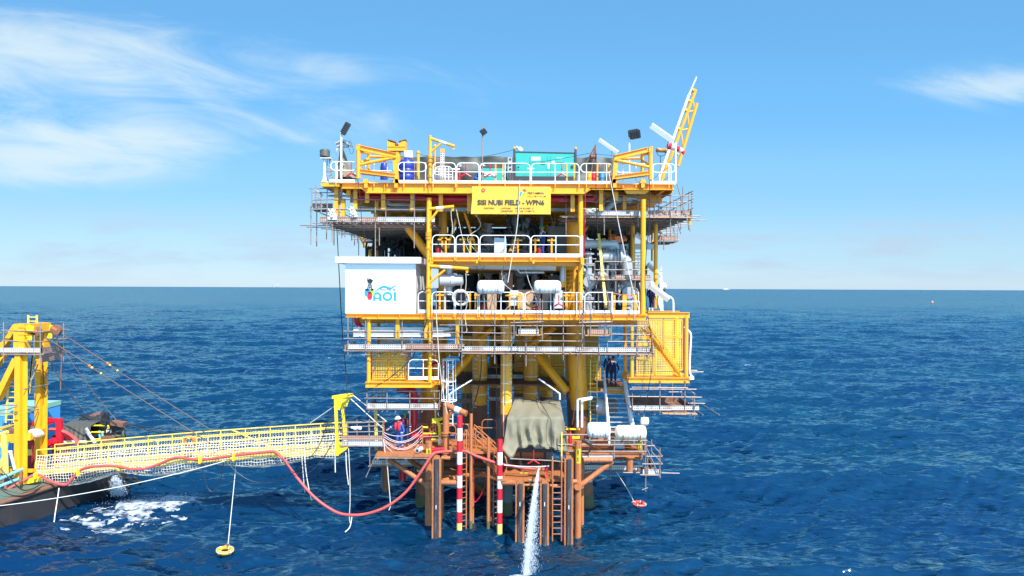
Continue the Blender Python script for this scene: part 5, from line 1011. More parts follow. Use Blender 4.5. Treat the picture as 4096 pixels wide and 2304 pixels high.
raft('white raft canister on the lower deck rail nearer the white cabin', 'C', 2283, 2630, 870, 1046, 36.0); raft('white raft canister on the lower deck rail beside the yellow ladder', 'E', 437, 785, 870, 1040, 36.0)
raft('white raft canister at the foot of the grey stair', 'I', 960, 1258, 122, 322, 36.2); raft('cream raft canister on the right end of the boat landing', 'I', 1325, 1720, 160, 345, 36.2, mat('cream_canister', (0.78, 0.70, 0.50), .45, var=.06))
# right yellow cage with diagonal brace (stair enclosure)
def cage_panel(par, c, x0, x1, y0, y1, Y, poly=None, fr=.03, mid=()):
 pts = poly or [(x0, y0), (x1, y0), (x1, y1), (x0, y1)]; q = [P(c, x, y, Y) for x, y in pts]
 mb = MB(); mb.add(q, [tuple(range(len(q)))]); o = part('mesh_panel', mb, EXPM, par, smooth=False)
 mb = MB()
 for i in range(len(q)): a, b = q[i], q[(i+1) % len(q)]; d = (b-a).normalized()*fr; mb.bar(a+d*0, b-d*.5, fr*1.1, fr*2, (0, 1, 0) if abs((b-a).normalized().z) > .9 else (0, 0, 1))
 part('panel_frame', mb, YEL, o, smooth=False)
g = thing('stair_cage', 'large yellow mesh stair cage with diagonal tube at the right of the lower deck', 'cage', P('G', 2050, 890, 36.4)); D = 36.4; q = lambda x, y, d=0: P('G', x, y, D+d)
for x, y0, y1, w, d in ((1702, 180, 830, 50, 0), (2400, 45, 830, 52, 0), (1702, 180, 830, 50, 2.2), (2400, 45, 830, 52, 2.2)): mb = MB(); p = q(x, y0); mb.tube((p.x, D+d, p.z), (p.x, D+d, q(x, y1).z), w*S/2/FPX*D, 14); part('post', mb, YEL, g)
for d in (0, 2.2):
 mb = MB(); zc = (q(0, 825).z+q(0, 893).z)/2; h = q(0, 825).z-q(0, 893).z; mb.ibeam((q(1660, 0).x, D+d, zc), (q(2442, 0).x, D+d, zc), h, .22); part('bottom_beam', mb, YEL, g, smooth=False)
 mb = MB(); zc = (P('E', 0, 1272, D).z+P('E', 0, 1345, D).z)/2; h = P('E', 0, 1272, D).z-P('E', 0, 1345, D).z; mb.ibeam((X('E', 1905, D), D+d, zc), (X('E', 2442, D), D+d, zc), h, .22); part('top_beam', mb, YEL, g, smooth=False)
for x in (1670, 2430): mb = MB(); p = q(x, 860); mb.bx(p.x-.1, p.x+.1, D+.13, D+2.07, p.z-.13, p.z+.13); part('end_beam', mb, YEL, g, smooth=False)
mb = MB(); mb.bx(q(1680, 0).x, q(2420, 0).x, D+.12, D+2.1, q(0, 832).z-.02, q(0, 832).z+.01); part('floor_plate', mb, YEL, g, smooth=False)
mb = MB(); mb.tube(q(1880, 210, .15), q(2340, 825, .15), .095, 14); part('diagonal_tube', mb, YEL, g)
for o_ in (-70, 40): mb = MB(); mb.bar(q(1905+o_*.2, 215-o_, .5), q(2330+o_*.2, 760-o_*.4, .5), .05, .16); part('stair_stringer', mb, YEL, g, smooth=False)
for i in range(9): t = (i+.5)/9; mb = MB(); p = q(1905, 250, .5).lerp(q(2330, 790, .5), t); mb.bx(p.x-.13, p.x+.13, p.y+.05, p.y+.9, p.z-.02, p.z+.02); part('tread', mb, YEL, g, smooth=False)
cage_panel(g, 'G', 1895, 2100, 85, 250, D-.1, [(1895, 85), (2100, 85), (2100, 420), (1965, 240)]); cage_panel(g, 'G', 2115, 2350, 85, 295, D-.1); cage_panel(g, 'G', 2115, 2350, 318, 735, D-.1, [(2115, 318), (2350, 318), (2350, 738), (2310, 738), (2115, 470)])
cage_panel(g, 'G', 1760, 1985, 580, 800, D-.1); cage_panel(g, 'G', 2003, 2228, 470, 800, D-.1, [(2003, 480), (2012, 480), (2228, 745), (2228, 800), (2003, 800)]); cage_panel(g, 'G', 1760, 1880, 200, 560, D+2.3, [(1760, 100), (2350, 100), (2350, 740), (1760, 740)]); cage_panel(g, 'G', 1770, 1940, 200, 430, D-.1, [(1770, 190), (1800, 190), (1900, 340), (1900, 430), (1770, 430)])
# white handrail hanging off its right side
g2 = thing('bent_pole', 'white bent pole hanging down the right side of the yellow cage', 'pole', q(2470, 830)); mb = MB(); mb.path(smooth_path([q(2370, 180), q(2420, 225), q(2452, 260), q(2460, 330), q(2450, 500), q(2445, 760), q(2490, 835)], 5), .05, 8); part('pole', mb, WHT, g2); mb = MB(); mb.bx(q(2440, 0).x, q(2498, 0).x, D-.1, D+.4, q(0, 848).z, q(0, 822).z); part('foot_plate', mb, WHT, g2, smooth=False)
# left yellow cage hanging under the deck
g = thing('equipment_cage', 'yellow mesh fronted equipment cage hanging left of the jacket leg', 'cage', P('F', 1250, 955, 36.6)); D = 36.6; q = lambda x, y, d=0: P('F', x, y, D+d)
for x, w in ((888, 52), (1675, 52)):
 for d in (0, 2.6): mb = MB(); p = q(x, 90); mb.tube((p.x, D+d, ZL-.2), (p.x, D+d, q(0, 885).z), w*S/2/FPX*D, 14); part('post', mb, YEL, g)
h = q(0, 885).z-q(0, 955).z; zc = (q(0, 885).z+q(0, 955).z)/2
for d in (0, 2.6): mb = MB(); mb.ibeam((q(850, 0).x, D+d, zc), (q(1705, 0).x, D+d, zc), h, .24); part('bottom_beam', mb, YEL, g, smooth=False)
for x in (865, 1690): mb = MB(); p = q(x, 860); mb.bx(p.x-.1, p.x+.1, D+.13, D+2.47, zc-h/2, zc+h/2); part('end_beam', mb, YEL, g, smooth=False)
mb = MB(); mb.ibeam((q(1705, 0).x, D+1, zc+.02), (q(1785, 0).x, D+1, zc+.02), h, .22); part('end_beam', mb, YEL, g, smooth=False)
mb = MB(); mb.bx(q(860, 0).x, q(1700, 0).x, D+.13, D+2.5, zc+h/2-.03, zc+h/2-.005); part('floor_plate', mb, YEL, g, smooth=False)
for x0, x1, y0, y1 in ((945, 1140, 480, 590), (1160, 1355, 480, 590), (945, 1140, 612, 850), (1160, 1355, 612, 850)): cage_panel(g, 'F', x0, x1, y0, y1, D+.35)
for x in (935, 1150, 1362): mb = MB(); mb.tube(q(x, 480, .37), q(x, 885, .37), .03, 8); part('cage_post', mb, YEL, g)
mb = MB(); mb.bx(q(1362, 0).x, q(1366, 0).x, D+.4, D+1.6, q(0, 885).z, q(0, 480).z); part('side_panel', mb, EXPM, g, smooth=False)
mb = MB(); mb.bx(q(945, 0).x, q(1355, 0).x, D+1.6, D+1.63, q(0, 885).z, q(0, 300).z); part('rear_panel', mb, EXPM, g, smooth=False)
hr = thing('handrail', 'short white handrail panel on the left yellow cage', 'handrail', q(1590, 860)); rail_panel(hr, 'F', 1398, 1782, 605, 715, 862, D-.02, (1588,), 60, 60, toe=(818, 860))
# grey hose tray rings under the cabin
for k, (y0, y1, lab) in enumerate(((188, 232, 'upper long grey cable tray with rounded end under the cabin floor'), (262, 308, 'lower long grey cable tray with rounded end under the cabin floor'))):
 D = 36.9; a, b = P('F', 688, y0, D), P('F', 1980, y1, D); g = thing('cable_tray', lab, 'cable tray', (a.x, D, b.z), 'grey cable trays under the cabin'); r = .55
 for d, w in ((.03, 0), ):
  pts = [(a.x, D)]+[(b.x-r+r*math.sin(t), D+r-r*math.cos(t)) for t in [math.pi*i/12 for i in range(13)]]+[(a.x, D+2*r)]
  mb = MB(); n = len(pts); mb.add([(x, y, z) for z in (b.z, a.z) for x, y in pts], [(i, i+1, n+i+1, n+i) for i in range(n-1)]); mb.add([(x+(.02 if i in range(1, n-1) else 0), y-.02, z) for z in (b.z, a.z) for i, (x, y) in enumerate(pts)], [(i, i+1, n+i+1, n+i) for i in range(n-1)]); part('side_wall', mb, GREYS, g)
  for z in (a.z, b.z): mb = MB(); mb.bx(a.x, b.x-r, D-.05, D+.02, z-.012, z+.012); part('lip', mb, WHT, g, smooth=False)
  mb = MB(); mb.bx(a.x, b.x-r, D, D+2*r, b.z-.02, b.z-.005); part('floor', mb, GREYS, g, smooth=False)
for i, (x, y1) in enumerate(((887, 222), (1257, 322), (1628, 320), (2025, 395))):
 D = 36.6; mb = MB(); p = P('F', x, 90, D); mb.bx(p.x-.1, p.x+.1, D, D+.18, P('F', 0, y1, D).z, zlb); solo('hanger_beam', mb, YEL, ['yellow hanger stub under the cabin, nearest its left corner', 'yellow hanger stub under the middle of the cabin', 'yellow hanger stub under the cabin nearest the davit post', 'yellow hanger stub at the rounded ends of the grey trays'][i], 'hanger', 'yellow hanger stubs under the lower deck', smooth=False)
for i in range(5):
 D = 36.9+i*.05; mb = MB(); mb.path(smooth_path([P('F', 705+i*14, 62, D), P('F', 700+i*16, 110, D), P('F', 730+i*16, 160, D), P('F', 790+i*8, 195, D), P('F', 780+i*8, 262, D)], 5), .03, 6); solo('red_hose', mb, RED, 'one of five red hoses looping down under the left corner of the cabin', 'hose', 'red hoses under the cabin corner')
# caged ladder, yellow ladders
def ladder(label, c, x0, x1, y0, y1, D, n, m=YEL, lean=0, r=.022, cage=False, xb=0, w=True, name='ladder', rails_top=None):
 g = thing(name, label, 'ladder', P(c, (x0+x1)/2, y1, D)); a0, a1 = P(c, x0, y0, D+lean), P(c, x0+xb, y1, D); b0, b1 = P(c, x1, y0, D+lean), P(c, x1+xb, y1, D)
 for a, b in ((a0, a1), (b0, b1)): mb = MB(); mb.bar(a, b, r*1.4, r*2.2, (1, 0, 0)); part('rail', mb, m, g, smooth=False)
 for i in range(n): t = (i+.5)/n; mb = MB(); mb.tube(a0.lerp(a1, t), b0.lerp(b1, t), r*.75, 6); part('rung', mb, m, g)
 return g
ladder('yellow ladder on the lower deck right of the raft canister', 'E', 846, 952, 655, 1260, 37.6, 12)
ladder('yellow ladder at the back under the banner', 'E', 705, 785, 0, 290, 44, 8, YELP)
g = ladder('wooden yellow ladder leaning against the grey valves', 'E', 1262, 1280, 268, 1228, 37.4, 18, YELP, lean=1.6, r=.03, xb=95)
ladder('yellow ladder beside the leg next to the grey stair', 'G', 1165, 1250, 600, 1449, 39, 15, YELP)
g = ladder('white caged ladder beside the left brace', 'F', 1890, 1968, 590, 1449, 37.5, 16, WHT)
for y, w in ((595, 90), (870, 85), (1120, 95)):
 c_ = P('F', 1925, y, 37.5); k = S/FPX*37.5; mb = MB(); mb.path([c_+Vector((math.cos(a)*w*k, -.35+math.sin(a)*.35, 0)) for a in [math.pi*i/12-math.pi for i in range(13)]]+[c_+Vector((w*k, 0, 0)), c_+Vector((-w*k, 0, 0))], .025, 6, closed=True); part('cage_hoop', mb, WHT, g)
for a in range(5): t = math.pi*a/4-math.pi; k = S/FPX*37.5; mb = MB(); mb.path([P('F', 1925, y, 37.5)+Vector((math.cos(t)*w*k, -.35+math.sin(t)*.35, 0)) for y, w in ((595, 85), (870, 85), (1120, 95))], .014, 5); part('cage_strap', mb, WHT, g)
# grey stair with white handrails down to the landing
g = thing('stair', 'grey metal stair with white stringers running down to the boat landing', 'stairs', P('G', 1560, 1449, 37.5)); q = lambda x, y, D: P('G', x, y, D)
for xa_, xb_ in ((1312, 1395), (1602, 1712)):
 for o_, w in ((0, .10), (150, .06), (300, .06)):
  a, b = q(xa_, 690+o_*1.0+(260 if o_ == 0 else -250+o_*.0)*0+0, 39.4), q(xb_, 1449+30, 36.6)
  pass
Za, Zb = Zc('G', 0, 955, 39.4), 4.15; Ya, Yb = 39.4, 36.4; xl0, xl1, xr0, xr1 = X('G', 1345, 39.4), X('I', 1240, 36.4), X('G', 1600, 39.4), X('I', 1560, 36.4)
for a, b in ((Vector((xl0, Ya, Za)), Vector((xl1, Yb, Zb))), (Vector((xr0, Ya, Za)), Vector((xr1, Yb, Zb)))):
 mb = MB(); mb.bar(a, b, .06, .22); part('stringer', mb, WHT, g, smooth=False)
 for h in (.5, .95): mb = MB(); mb.path([a+Vector((0, .2, h)), b+Vector((0, -.1, h)), b+Vector((0, -.12, .1))], .055, 8); part('handrail', mb, WHT, g)
 for i in range(5): t = i/4; p = a.lerp(b, t); mb = MB(); mb.tube(p, p+Vector((0, 0, .95)), .026, 6); part('rail_post', mb, WHT, g)
for i in range(12):
 t = (i+.4)/12; p = Vector((xl0, Ya, Za)).lerp(Vector((xl1, Yb, Zb)), t); r_ = Vector((xr0, Ya, Za)).lerp(Vector((xr1, Yb, Zb)), t); mb = MB(); mb.bx(p.x+.04, r_.x-.04, p.y-.12, p.y+.12, p.z-.03, p.z); part('tread', mb, GREYS, g, smooth=False)
mb = MB(); mb.bx(X('G', 1290, 39.4), X('G', 1660, 39.4), 39.5, 43, Za-.08, Za); part('landing_plate', mb, RUST, g, smooth=False); mb = MB(); mb.bx(X('G', 1340, 39.4), X('G', 1600, 39.4), 39.44, 39.49, Za-.42, Za-.001); part('fascia', mb, YEL, g, smooth=False)
# bent white pipe rails near the tarpaulin
rope('bent_pipe', [P('G', 498, 850, 37.5), P('G', 745, 1025, 37.5), P('G', 768, 1060, 37.5), P('G', 770, 1120, 37.5)], .045, WHT, 'white bent pipe slanting down to the olive tarpaulin', 'pipe', 5)
rope('bent_pipe', [P('F', 2215, 865, 37.3), P('F', 1950, 1030, 37.3), P('F', 1930, 1070, 37.3), P('F', 1930, 1160, 37.3)], .045, WHT, 'white bent pipe slanting down beside the caged ladder', 'pipe', 5)
for i, (x0, x1, y) in enumerate(((998, 1190, 1115), (1055, 1185, 1128))):
 D = 36.6+i*.3; mb = MB(); mb.path([P('I', (x0-161)+0, 250, D) if 0 else P('G', x0, 1475, D), P('G', x0, y+12, D), P('G', x0+14, y, D), P('G', x1, y-25, D)], .065 if i else .055, 8); solo('bent_pipe', mb, WHT, ['outer white goalpost pipe right of the brown leg', 'inner white goalpost pipe right of the brown leg'][i], 'pipe', 'white goalpost pipes')
# ================================================================== BOAT LANDING
bl = thing('boat_landing', 'orange brown tubular boat landing with black rubber fenders at sea level', 'boat landing', (0, 36, 0))
def bp(name, pts, r, m=ORG, n=14, par=None): mb = MB(); mb.path(pts, r, n) if len(pts) > 2 else mb.tube(pts[0], pts[1], r, n); return part(name, mb, m, par or bl)
def vpost(name, c, x, ytop, D, w, m=ORG, zb=-1.2): p = P(c, x, ytop, D); return bp(name, [p, (p.x, D, zb)], w*S/2/FPX*D, m, 18)
def wet(o, x, D, r): mb = MB(); mb.tube((x, D, -.9), (x, D, .22), r+.004, 16); part('wet_stain', mb, ALGA, o)
for c, x, yt, lab, ly in (('H', 1014, 370, 'SWL=28MT', (450, 630)), ('I', 845, 365, 'SWL=28MT', (455, 640))):
 D = 35.9; o = vpost('mooring_leg', c, x, yt, D, 88); p = P(c, x, yt, D); wet(o, p.x, D, .17)
 mb = MB(); mb.lathe(p-Vector((0, 0, .02)), (0, 0, 1), [(-.06, .175), (-.05, .19), (.03, .19), (.031, .12)], 18); part('cap', mb, ORG, o)
 r = 88*S/2/FPX*D+.006; mb = MB(); q = [(p.x+math.sin(R(a))*r, D-math.cos(R(a))*r, z) for z in (Zc(c, x, ly[1], D), Zc(c, x, ly[0], D)) for a in range(-35, 36, 10)]; mb.add(q, [(i, i+1, 9+i, 8+i) for i in range(7)]); lb = part('load_label', mb, YTAPE, o)
 text(lab, c, x-14, ly[0]+6, x+16, ly[1]-6, D-r-.004, INK, o, 'lettering', .01, vert=True)
 cy_ = 935; pc = P(c, x-6 if c == 'H' else x, cy_ if c == 'H' else 948, 35.55); mb = MB(); mb.tube(pc, pc+Vector((0, .9, 0)), 53*S/FPX*35.6, 24); part('end_stub', mb, ORG, bl)
 vpost('rear_leg', c, x+170 if c == 'H' else x+50, 560, 37.2, 55)
# fenders
def fender(c, x0, x1, yt, D, big):
 xa, xb = P(c, x0, yt, D).x, P(c, x1, yt, D).x; w = xb-xa; zt = P(c, x0, yt+20, D).z; zb = -1.0; xm = (xa+xb)/2
 mb = MB(); f = .26*w; mb.prism([(xa+f, D+.02, zb), (xa+f*.9, D-.06, zb), (xa+f*1.25, D-.16, zb), (xb-f*1.25, D-.16, zb), (xb-f*.9, D-.06, zb), (xb-f, D+.02, zb)], (0, 0, zt-zb)); o = part('fender', mb, RUB, bl, smooth=False)
 for s_, x in ((1, xa), (-1, xb)):
  mb = MB(); mb.bx(min(x, x+s_*f*.82), max(x, x+s_*f*.82), D-.05, D+.02, zb, zt); part('side_flange', mb, ORG, o, smooth=False)
  mb = MB(); mb.bx(min(x+s_*.01, x+s_*.035), max(x+s_*.01, x+s_*.035), D+.021, D+.3, zb, zt); part('channel_web', mb, ORG, o, smooth=False)
  n = int((zt-.3)/.27)
  for k in range(n): mb = MB(); p = Vector((x+s_*f*.4, D-.05, zt-.15-k*.27)); mb.lathe(p, (0, -1, 0), [(0, .016), (.018, .016)], 6); part('bolt', mb, RUST, o)
 mb = MB(); tw = w*.30; mb.prism([(xm-tw*1.25, D-.05, zt+.002), (xm-tw*.9, D-.05, zt+.13), (xm+tw*.9, D-.05, zt+.13), (xm+tw*1.25, D-.05, zt+.002)], (0, .3, 0)); part('cap_plate', mb, ORG, o, smooth=False)
 for k, zz in enumerate((zt-1.9, zt-2.6, zt-3.1) if big else (zt-1.2,)): mb = MB(); mb.bx(xm-.09, xm+.09, D-.168, D-.161, zz, zz+.02); part('joint_seam', mb, DARK, o, smooth=False)
 mb = MB(); xx = xm-.02; mb.bx(xx, xx+.035, D-.168, D-.161, zt-(2.35 if big else .95)-.15, zt-(2.35 if big else .95)+.05); part('scuff_mark', mb, REFL, o, smooth=False)
 return o
fender('H', 1058, 1174, 575, 34.7, True); fender('I', 668, 784, 575, 34.7, True); fender('I', 38, 156, 890, 34.6, False); fender('I', 354, 472, 890, 34.6, False)
# plain piles, striped posts
for c, x, yt, w in (('H', 1561, 12, 42), ('H', 1784, 318, 42)):
 D = 36.0; o = vpost('guide_pile', c, x, yt, D, w); wet(o, P(c, x, yt, D).x, D, w*S/2/FPX*D)
 vpost('guide_pile', c, x+20, 830, D+1.0, w*.9)
def striped(label, c, x, ys, D=35.5, w=70):
 g = thing('striped_post', label, 'bollard post', P(c, x, ys[-1], D), 'red and white striped posts'); r = w*S/2/FPX*D; xx = P(c, x, 900, D).x
 cols = [RED, WHT]
 for i in range(len(ys)-1):
  z1, z0 = P(c, x, ys[i], D).z, P(c, x, ys[i+1], D).z; mb = MB(); mb.tube((xx, D, z0), (xx, D, z1), r+(.001 if i % 2 else 0), 22); part('red_band' if i % 2 == 0 else 'white_band', mb, mat('worn_red_paint', (0.60, 0.012, 0.03), .45, dark=(0.35, .10, .05), damt=.15, dscale=1.6, streak=True) if i % 2 == 0 else mat('worn_white_paint', (.8, .79, .76), .45, dark=(.38, .15, .07), damt=.22, dscale=1.4, streak=True), g)
 z0 = P(c, x, ys[-1], D).z; mb = MB(); mb.tube((xx, D, -1.2), (xx, D, z0), r, 22); part('yellow_base', mb, mat('pale_yellow_base', (.78, .62, .15), .5), g)
striped('taller red and white striped post left of the orange stair', 'H', 1410, (40, 195, 355, 500, 660, 805, 960, 1110, 1270, 1415)); striped('shorter red and white striped post left of the olive tarpaulin', 'H', 1929, (345, 505, 665, 810, 970, 1120, 1280, 1425))
# horizontal tubes
for c, x0, y0, D0, x1, y1, D1, w in (('H', 1175, 898, 35.7, 1375, 900, 35.6, 68), ('H', 1175, 808, 37.6, 1765, 812, 37.6, 60), ('H', 1950, 900, 35.5, 2140, 905, 35.2, 66), ('I', 155, 930, 35.1, 350, 932, 35.1, 32), ('I', 468, 938, 35.1, 670, 935, 35.1, 34), ('H', 1190, 880, 36, 1520, 800, 37.4, 62), ('H', 1760, 800, 37.4, 1960, 880, 35.8, 60), ('H', 1180, 760, 38.4, 1900, 765, 38.4, 46), ('I', -10, 880, 35.8, 80, 905, 35.2, 64), ('I', 780, 885, 35.6, 830, 885, 35.6, 60), ('H', 1270, 565, 36.2, 1460, 520, 37, 60), ('H', 1180, 580, 35.9, 1290, 585, 35.9, 50)):
 bp('cross_tube', [P(c, x0, y0, D0), P(c, x1, y1, D1)], w*S/2/FPX*D0)
for c, x0, y0, D0, x1, y1, D1, w in (('H', 500, 600, 36.6, 985, 930, 35.9, 62), ('H', 755, 600, 38.4, 1000, 770, 37.2, 56), ('I', 1290, 625, 36.2, 868, 940, 35.9, 66), ('H', 1500, 850, 38, 1760, 1090, 42, 90), ('I', 1290, 600, 37.4, 1560, 590, 37.4, 30)):
 bp('diagonal_strut', [P(c, x0, y0, D0), P(c, x1, y1, D1)], w*S/2/FPX*D0)
bp('deck_tube', [P('I', 915, 608, 36), P('I', 1288, 608, 36)], .135); bp('deck_tube', [P('I', 1400, 590, 36.8), P('I', 1670, 592, 36.8)], .12)
o = bp('drain_stub', [P('I', 1508, 570, 36.3), P('I', 1508, 750, 36.3)], .2*.9); mb = MB(); mb.lathe(P('I', 1508, 570, 36.3), (0, 0, 1), [(0, .3), (.05, .3)], 18); part('flange', mb, ORG, o)
bp('drain_stub', [P('H', 465, 680, 38.6), P('H', 462, 1000, 38.9)], .2, BRN); bp('drain_stub', [P('H', 675, 690, 40), P('H', 675, 870, 40)], .19, RED); bp('drain_stub', [P('H', 860, 690, 40.5), P('H', 860, 790, 40.5)], .17, BRN)
# deck plates: left, right and the low middle platform
zl = Zc('H', 0, 530, 35.6)
def plate(x0, x1, y0, y1, z, h=.1, m=ORG): mb = MB(); mb.bx(x0, x1, y0, y1, z-h, z); return part('deck_plate', mb, m, bl, smooth=False)
plate(X('H', 330, 35.6), X('H', 1112, 35.6), 35.55, 39.0, zl, .14); plate(X('H', 1115, 36.1), X('H', 1920, 36.1), 36.3, 39.3, zl-.02, .12)
for x in (360, 720, 1080): mb = MB(); p = P('H', x, 600, 35.7); mb.bx(p.x-.06, p.x+.06, 35.6, 38.9, zl-.3, zl-.141); part('deck_beam', mb, ORG, bl, smooth=False)
mb = MB(); mb.tube(P('H', 320, 580, 35.6), P('H', 1010, 588, 35.6), .045, 8); part('edge_tube', mb, GALV, bl)
for i in range(6): mb = MB(); mb.tube(P('H', 360+i*120, 588, 35.5), P('H', 345+i*125, 584, 37.5), .03, 6); part('edge_tube', mb, GALV, bl)
zr = Zc('I', 0, 518, 36.2); plate(X('I', 665, 36.2), X('I', 1710, 36.2), 36.25, 39.6, zr, .08)
mb = MB(); mb.bx(X('I', 1310, 36.2), X('I', 1672, 36.2), 36.15, 36.24, Zc('I', 0, 560, 36.2), Zc('I', 0, 514, 36.2)); part('deck_beam', mb, ORG, bl, smooth=False)
mb = MB(); a, b = P('I', 895, 556, 36.1), P('I', 1308, 590, 36.1); mb.prism([a, P('I', 1308, 553, 36.1), b, P('I', 912, 592, 36.1)], (0, .06, 0)); part('grating_panel', mb, GREYS, bl, smooth=False)
mb = MB(); mb.bx(X('I', 1210, 36.1), X('I', 1300, 36.1), 36.08, 36.095, Zc('I', 0, 585, 36.1), Zc('I', 0, 560, 36.1)); part('grating_panel', mb, TOE, bl, smooth=False)
zm_ = 2.62; xm0, xm1 = X('H', 1900, 36), X('I', 665, 36); plate(xm0, xm1, 35.35, 38.2, zm_, .1)
mb = MB(); mb.bx(xm0+.2, xm1, 35.3, 35.34, Zc('I', 0, 885, 35.3), zm_-.02); part('deck_beam', mb, ORG, bl, smooth=False)
mb = MB(); mb.ibeam((xm0+.3, 37.6, 3.35), (xm1-.8, 37.6, 3.35), .36, .2); part('deck_beam', mb, ORG, bl, smooth=False)
mb = MB(); mb.prism([(xm0-1.0, 36.6, zm_-.05), (xm0, 35.5, zm_-.05), (xm0, 38, zm_-.05)], (0, 0, -.1)); part('deck_plate', mb, ORG, bl, smooth=False)
text('--', 'I', 95, 772, 195, 780, 35.28, YTAPE, bl, 'dash_mark');
mb = MB(); a = P('I', 190, 858, 35.28); mb.prism([a, a+Vector((.25, 0, -.04)), a+Vector((.25, 0, -.06))], (0, .01, 0)); part('arrow_mark', mb, REFL, bl, smooth=False)
# stair between the upper and low platforms
a, b = P('H', 1590, 470, 37), P('H', 1900, 745, 36.2)
for dd in (0, .85):
 mb = MB(); mb.bar(a+Vector((0, dd, 0)), b+Vector((0, dd, 0)), .05, .3); part('stair_stringer', mb, ORG, bl, smooth=False)
 for h in (.62, 1.1):
  mb = MB(); mb.path(smooth_path([a+Vector((-.02, dd, h*.5+.3)), a+Vector((.0, dd, h)), a.lerp(b, .1)+Vector((0, dd, h+.05)), b+Vector((0, dd, h)), b+Vector((.1, dd, h*.6))], 4), .033, 8); part('handrail', mb, ORG, bl)
 for t in (.08, .38, .68, .98): p = a.lerp(b, t)+Vector((0, dd, 0)); mb = MB(); mb.tube(p, p+Vector((0, 0, 1.1)), .03, 6); part('rail_post', mb, ORG, bl)
for i in range(8): p = a.lerp(b, (i+.5)/8); mb = MB(); mb.bx(p.x-.13, p.x+.13, p.y+.03, p.y+.82, p.z-.02, p.z+.02); part('tread', mb, ORG, bl, smooth=False)
# orange hooped railings
def hoop(c, x0, x1, yt, ym, yb, D, posts=()):
 rail_panel(bl, c, x0, x1, yt, ym, yb, D, posts, 50, 50, ORG, .028, name='hoop_rail')
for a_ in (('H', 855, 1010, 145, 215, 450, 38), ('H', 1030, 1195, 165, 240, 470, 37.6), ('H', 1265, 1360, 160, 260, 470, 38.5), ('H', 1270, 1530, 145, 270, 480, 38.9), ('H', 1470, 1525, 225, 330, 520, 37.2), ('H', 1575, 1625, 210, 300, 470, 37), ('H', 1610, 1700, 178, 250, 440, 38), ('H', 1700, 1890, 88, 195, 400, 39), ('H', 2030, 2110, 460, 560, 700, 38.5), ('I', 88, 380, 465, 580, 690, 38), ('I', -60, 85, 450, 560, 690, 38.4), ('I', 610, 700, 230, 420, 700, 37.2), ('I', 640, 720, 180, 330, 520, 38.6), ('H', 2110, 2190, 455, 560, 690, 38.6)): hoop(*a_)
for c, x0, y0, x1, y1, D in (('H', 1270, 290, 1660, 282, 37), ('H', 940, 310, 1200, 300, 37), ('H', 930, 140, 1540, 148, 39), ('I', 680, 215, 830, 210, 38)): bp('rail_tube', [P(c, x0, y0, D), P(c, x1, y1, D)], .028, GALV if y0 > 250 else ORG, 8)
# ladders of the landing
def lland(lab, c, x0, x1, yt, D, n, hoops=None, m=ORG):
 g = thing('ladder', lab, 'ladder', P(c, (x0+x1)/2, 1449, D), 'orange ladders of the boat landing'); zt = P(c, x0, yt, D).z; xa, xb = P(c, x0, yt, D).x, P(c, x1, yt, D).x; zb = -.4
 for x in (xa, xb):
  mb = MB(); pts = [Vector((x, D, zb)), Vector((x, D, zt))]
  if hoops: top = P(c, x0, hoops, D).z; pts += [Vector((x, D, top-.2)), Vector((x, D+.06, top-.05)), Vector((x, D+.2, top)), Vector((x, D+.34, top-.06)), Vector((x, D+.4, top-.3)), Vector((x, D+.4, zt))]
  mb.path(pts, .035, 8); part('rail', mb, m, g)
 k = int((zt-zb)/.3)
 for i in range(k): z = zt-.1-i*.3; mb = MB(); mb.tube((xa, D, z), (xb, D, z+(.05 if 'post' in lab else 0)), .022, 6); part('rung', mb, m, g)
lland('orange ladder dropping into the sea right of the water jet', 'I', 516, 632, 930, 34.8, 14, 580)
lland('orange ladder fixed behind the taller red and white post', 'H', 1440, 1500, 490, 36, 20, 230); lland('narrow orange ladder fixed behind the shorter red and white post', 'H', 1848, 1905, 760, 36.2, 12, 530)
lland('faded orange ladder behind the right fender pair', 'I', 495, 520, 900, 36.4, 5)
# orange davit of the landing with white label
davit('orange pipe davit with white label on the boat landing', 'H', 1238, -140, 560, 1405+0, (-130, -130), (1110, 100, -60), 36.6, 50, ORG, base=(215, 290, 560), lab=None) if 0 else None
g = thing('davit_crane', 'orange pipe davit with white label leaning over the boat landing', 'davit crane', P('H', 1235, 560, 36.6), 'pipe davits'); D = 36.6
mb = MB(); mb.tube(P('H', 1235, 580, D), P('F', 1880, 1170, D), .2*.85, 16); part('post', mb, ORG, g); mb = MB(); mb.tube(P('F', 1870, 1185, D), P('F', 2145, 1300, D-.5), .165, 16); part('jib', mb, ORG, g)
mb = MB(); a, b = P('F', 1870, 1185, D), P('F', 2145, 1300, D-.5); mb.tube(a.lerp(b, .48), a.lerp(b, .72), .168, 16); part('white_label', mb, WHT, g); mb = MB(); mb.tube(P('F', 1885, 1390, D), a.lerp(b, .42), .1, 12); part('brace', mb, ORG, g)
for y in (265, 290): mb = MB(); mb.lathe(P('H', 1235, y, D), (0, 0, 1), [(0, .26), (.05, .26)], 16); part('slewing_collar', mb, ORG, g)
mb = MB(); mb.lathe(P('H', 1235, 585, D), (0, 0, 1), [(0, .36), (.06, .36), (.07, .3), (.5, .2)], 14); part('foot', mb, ORG, g)
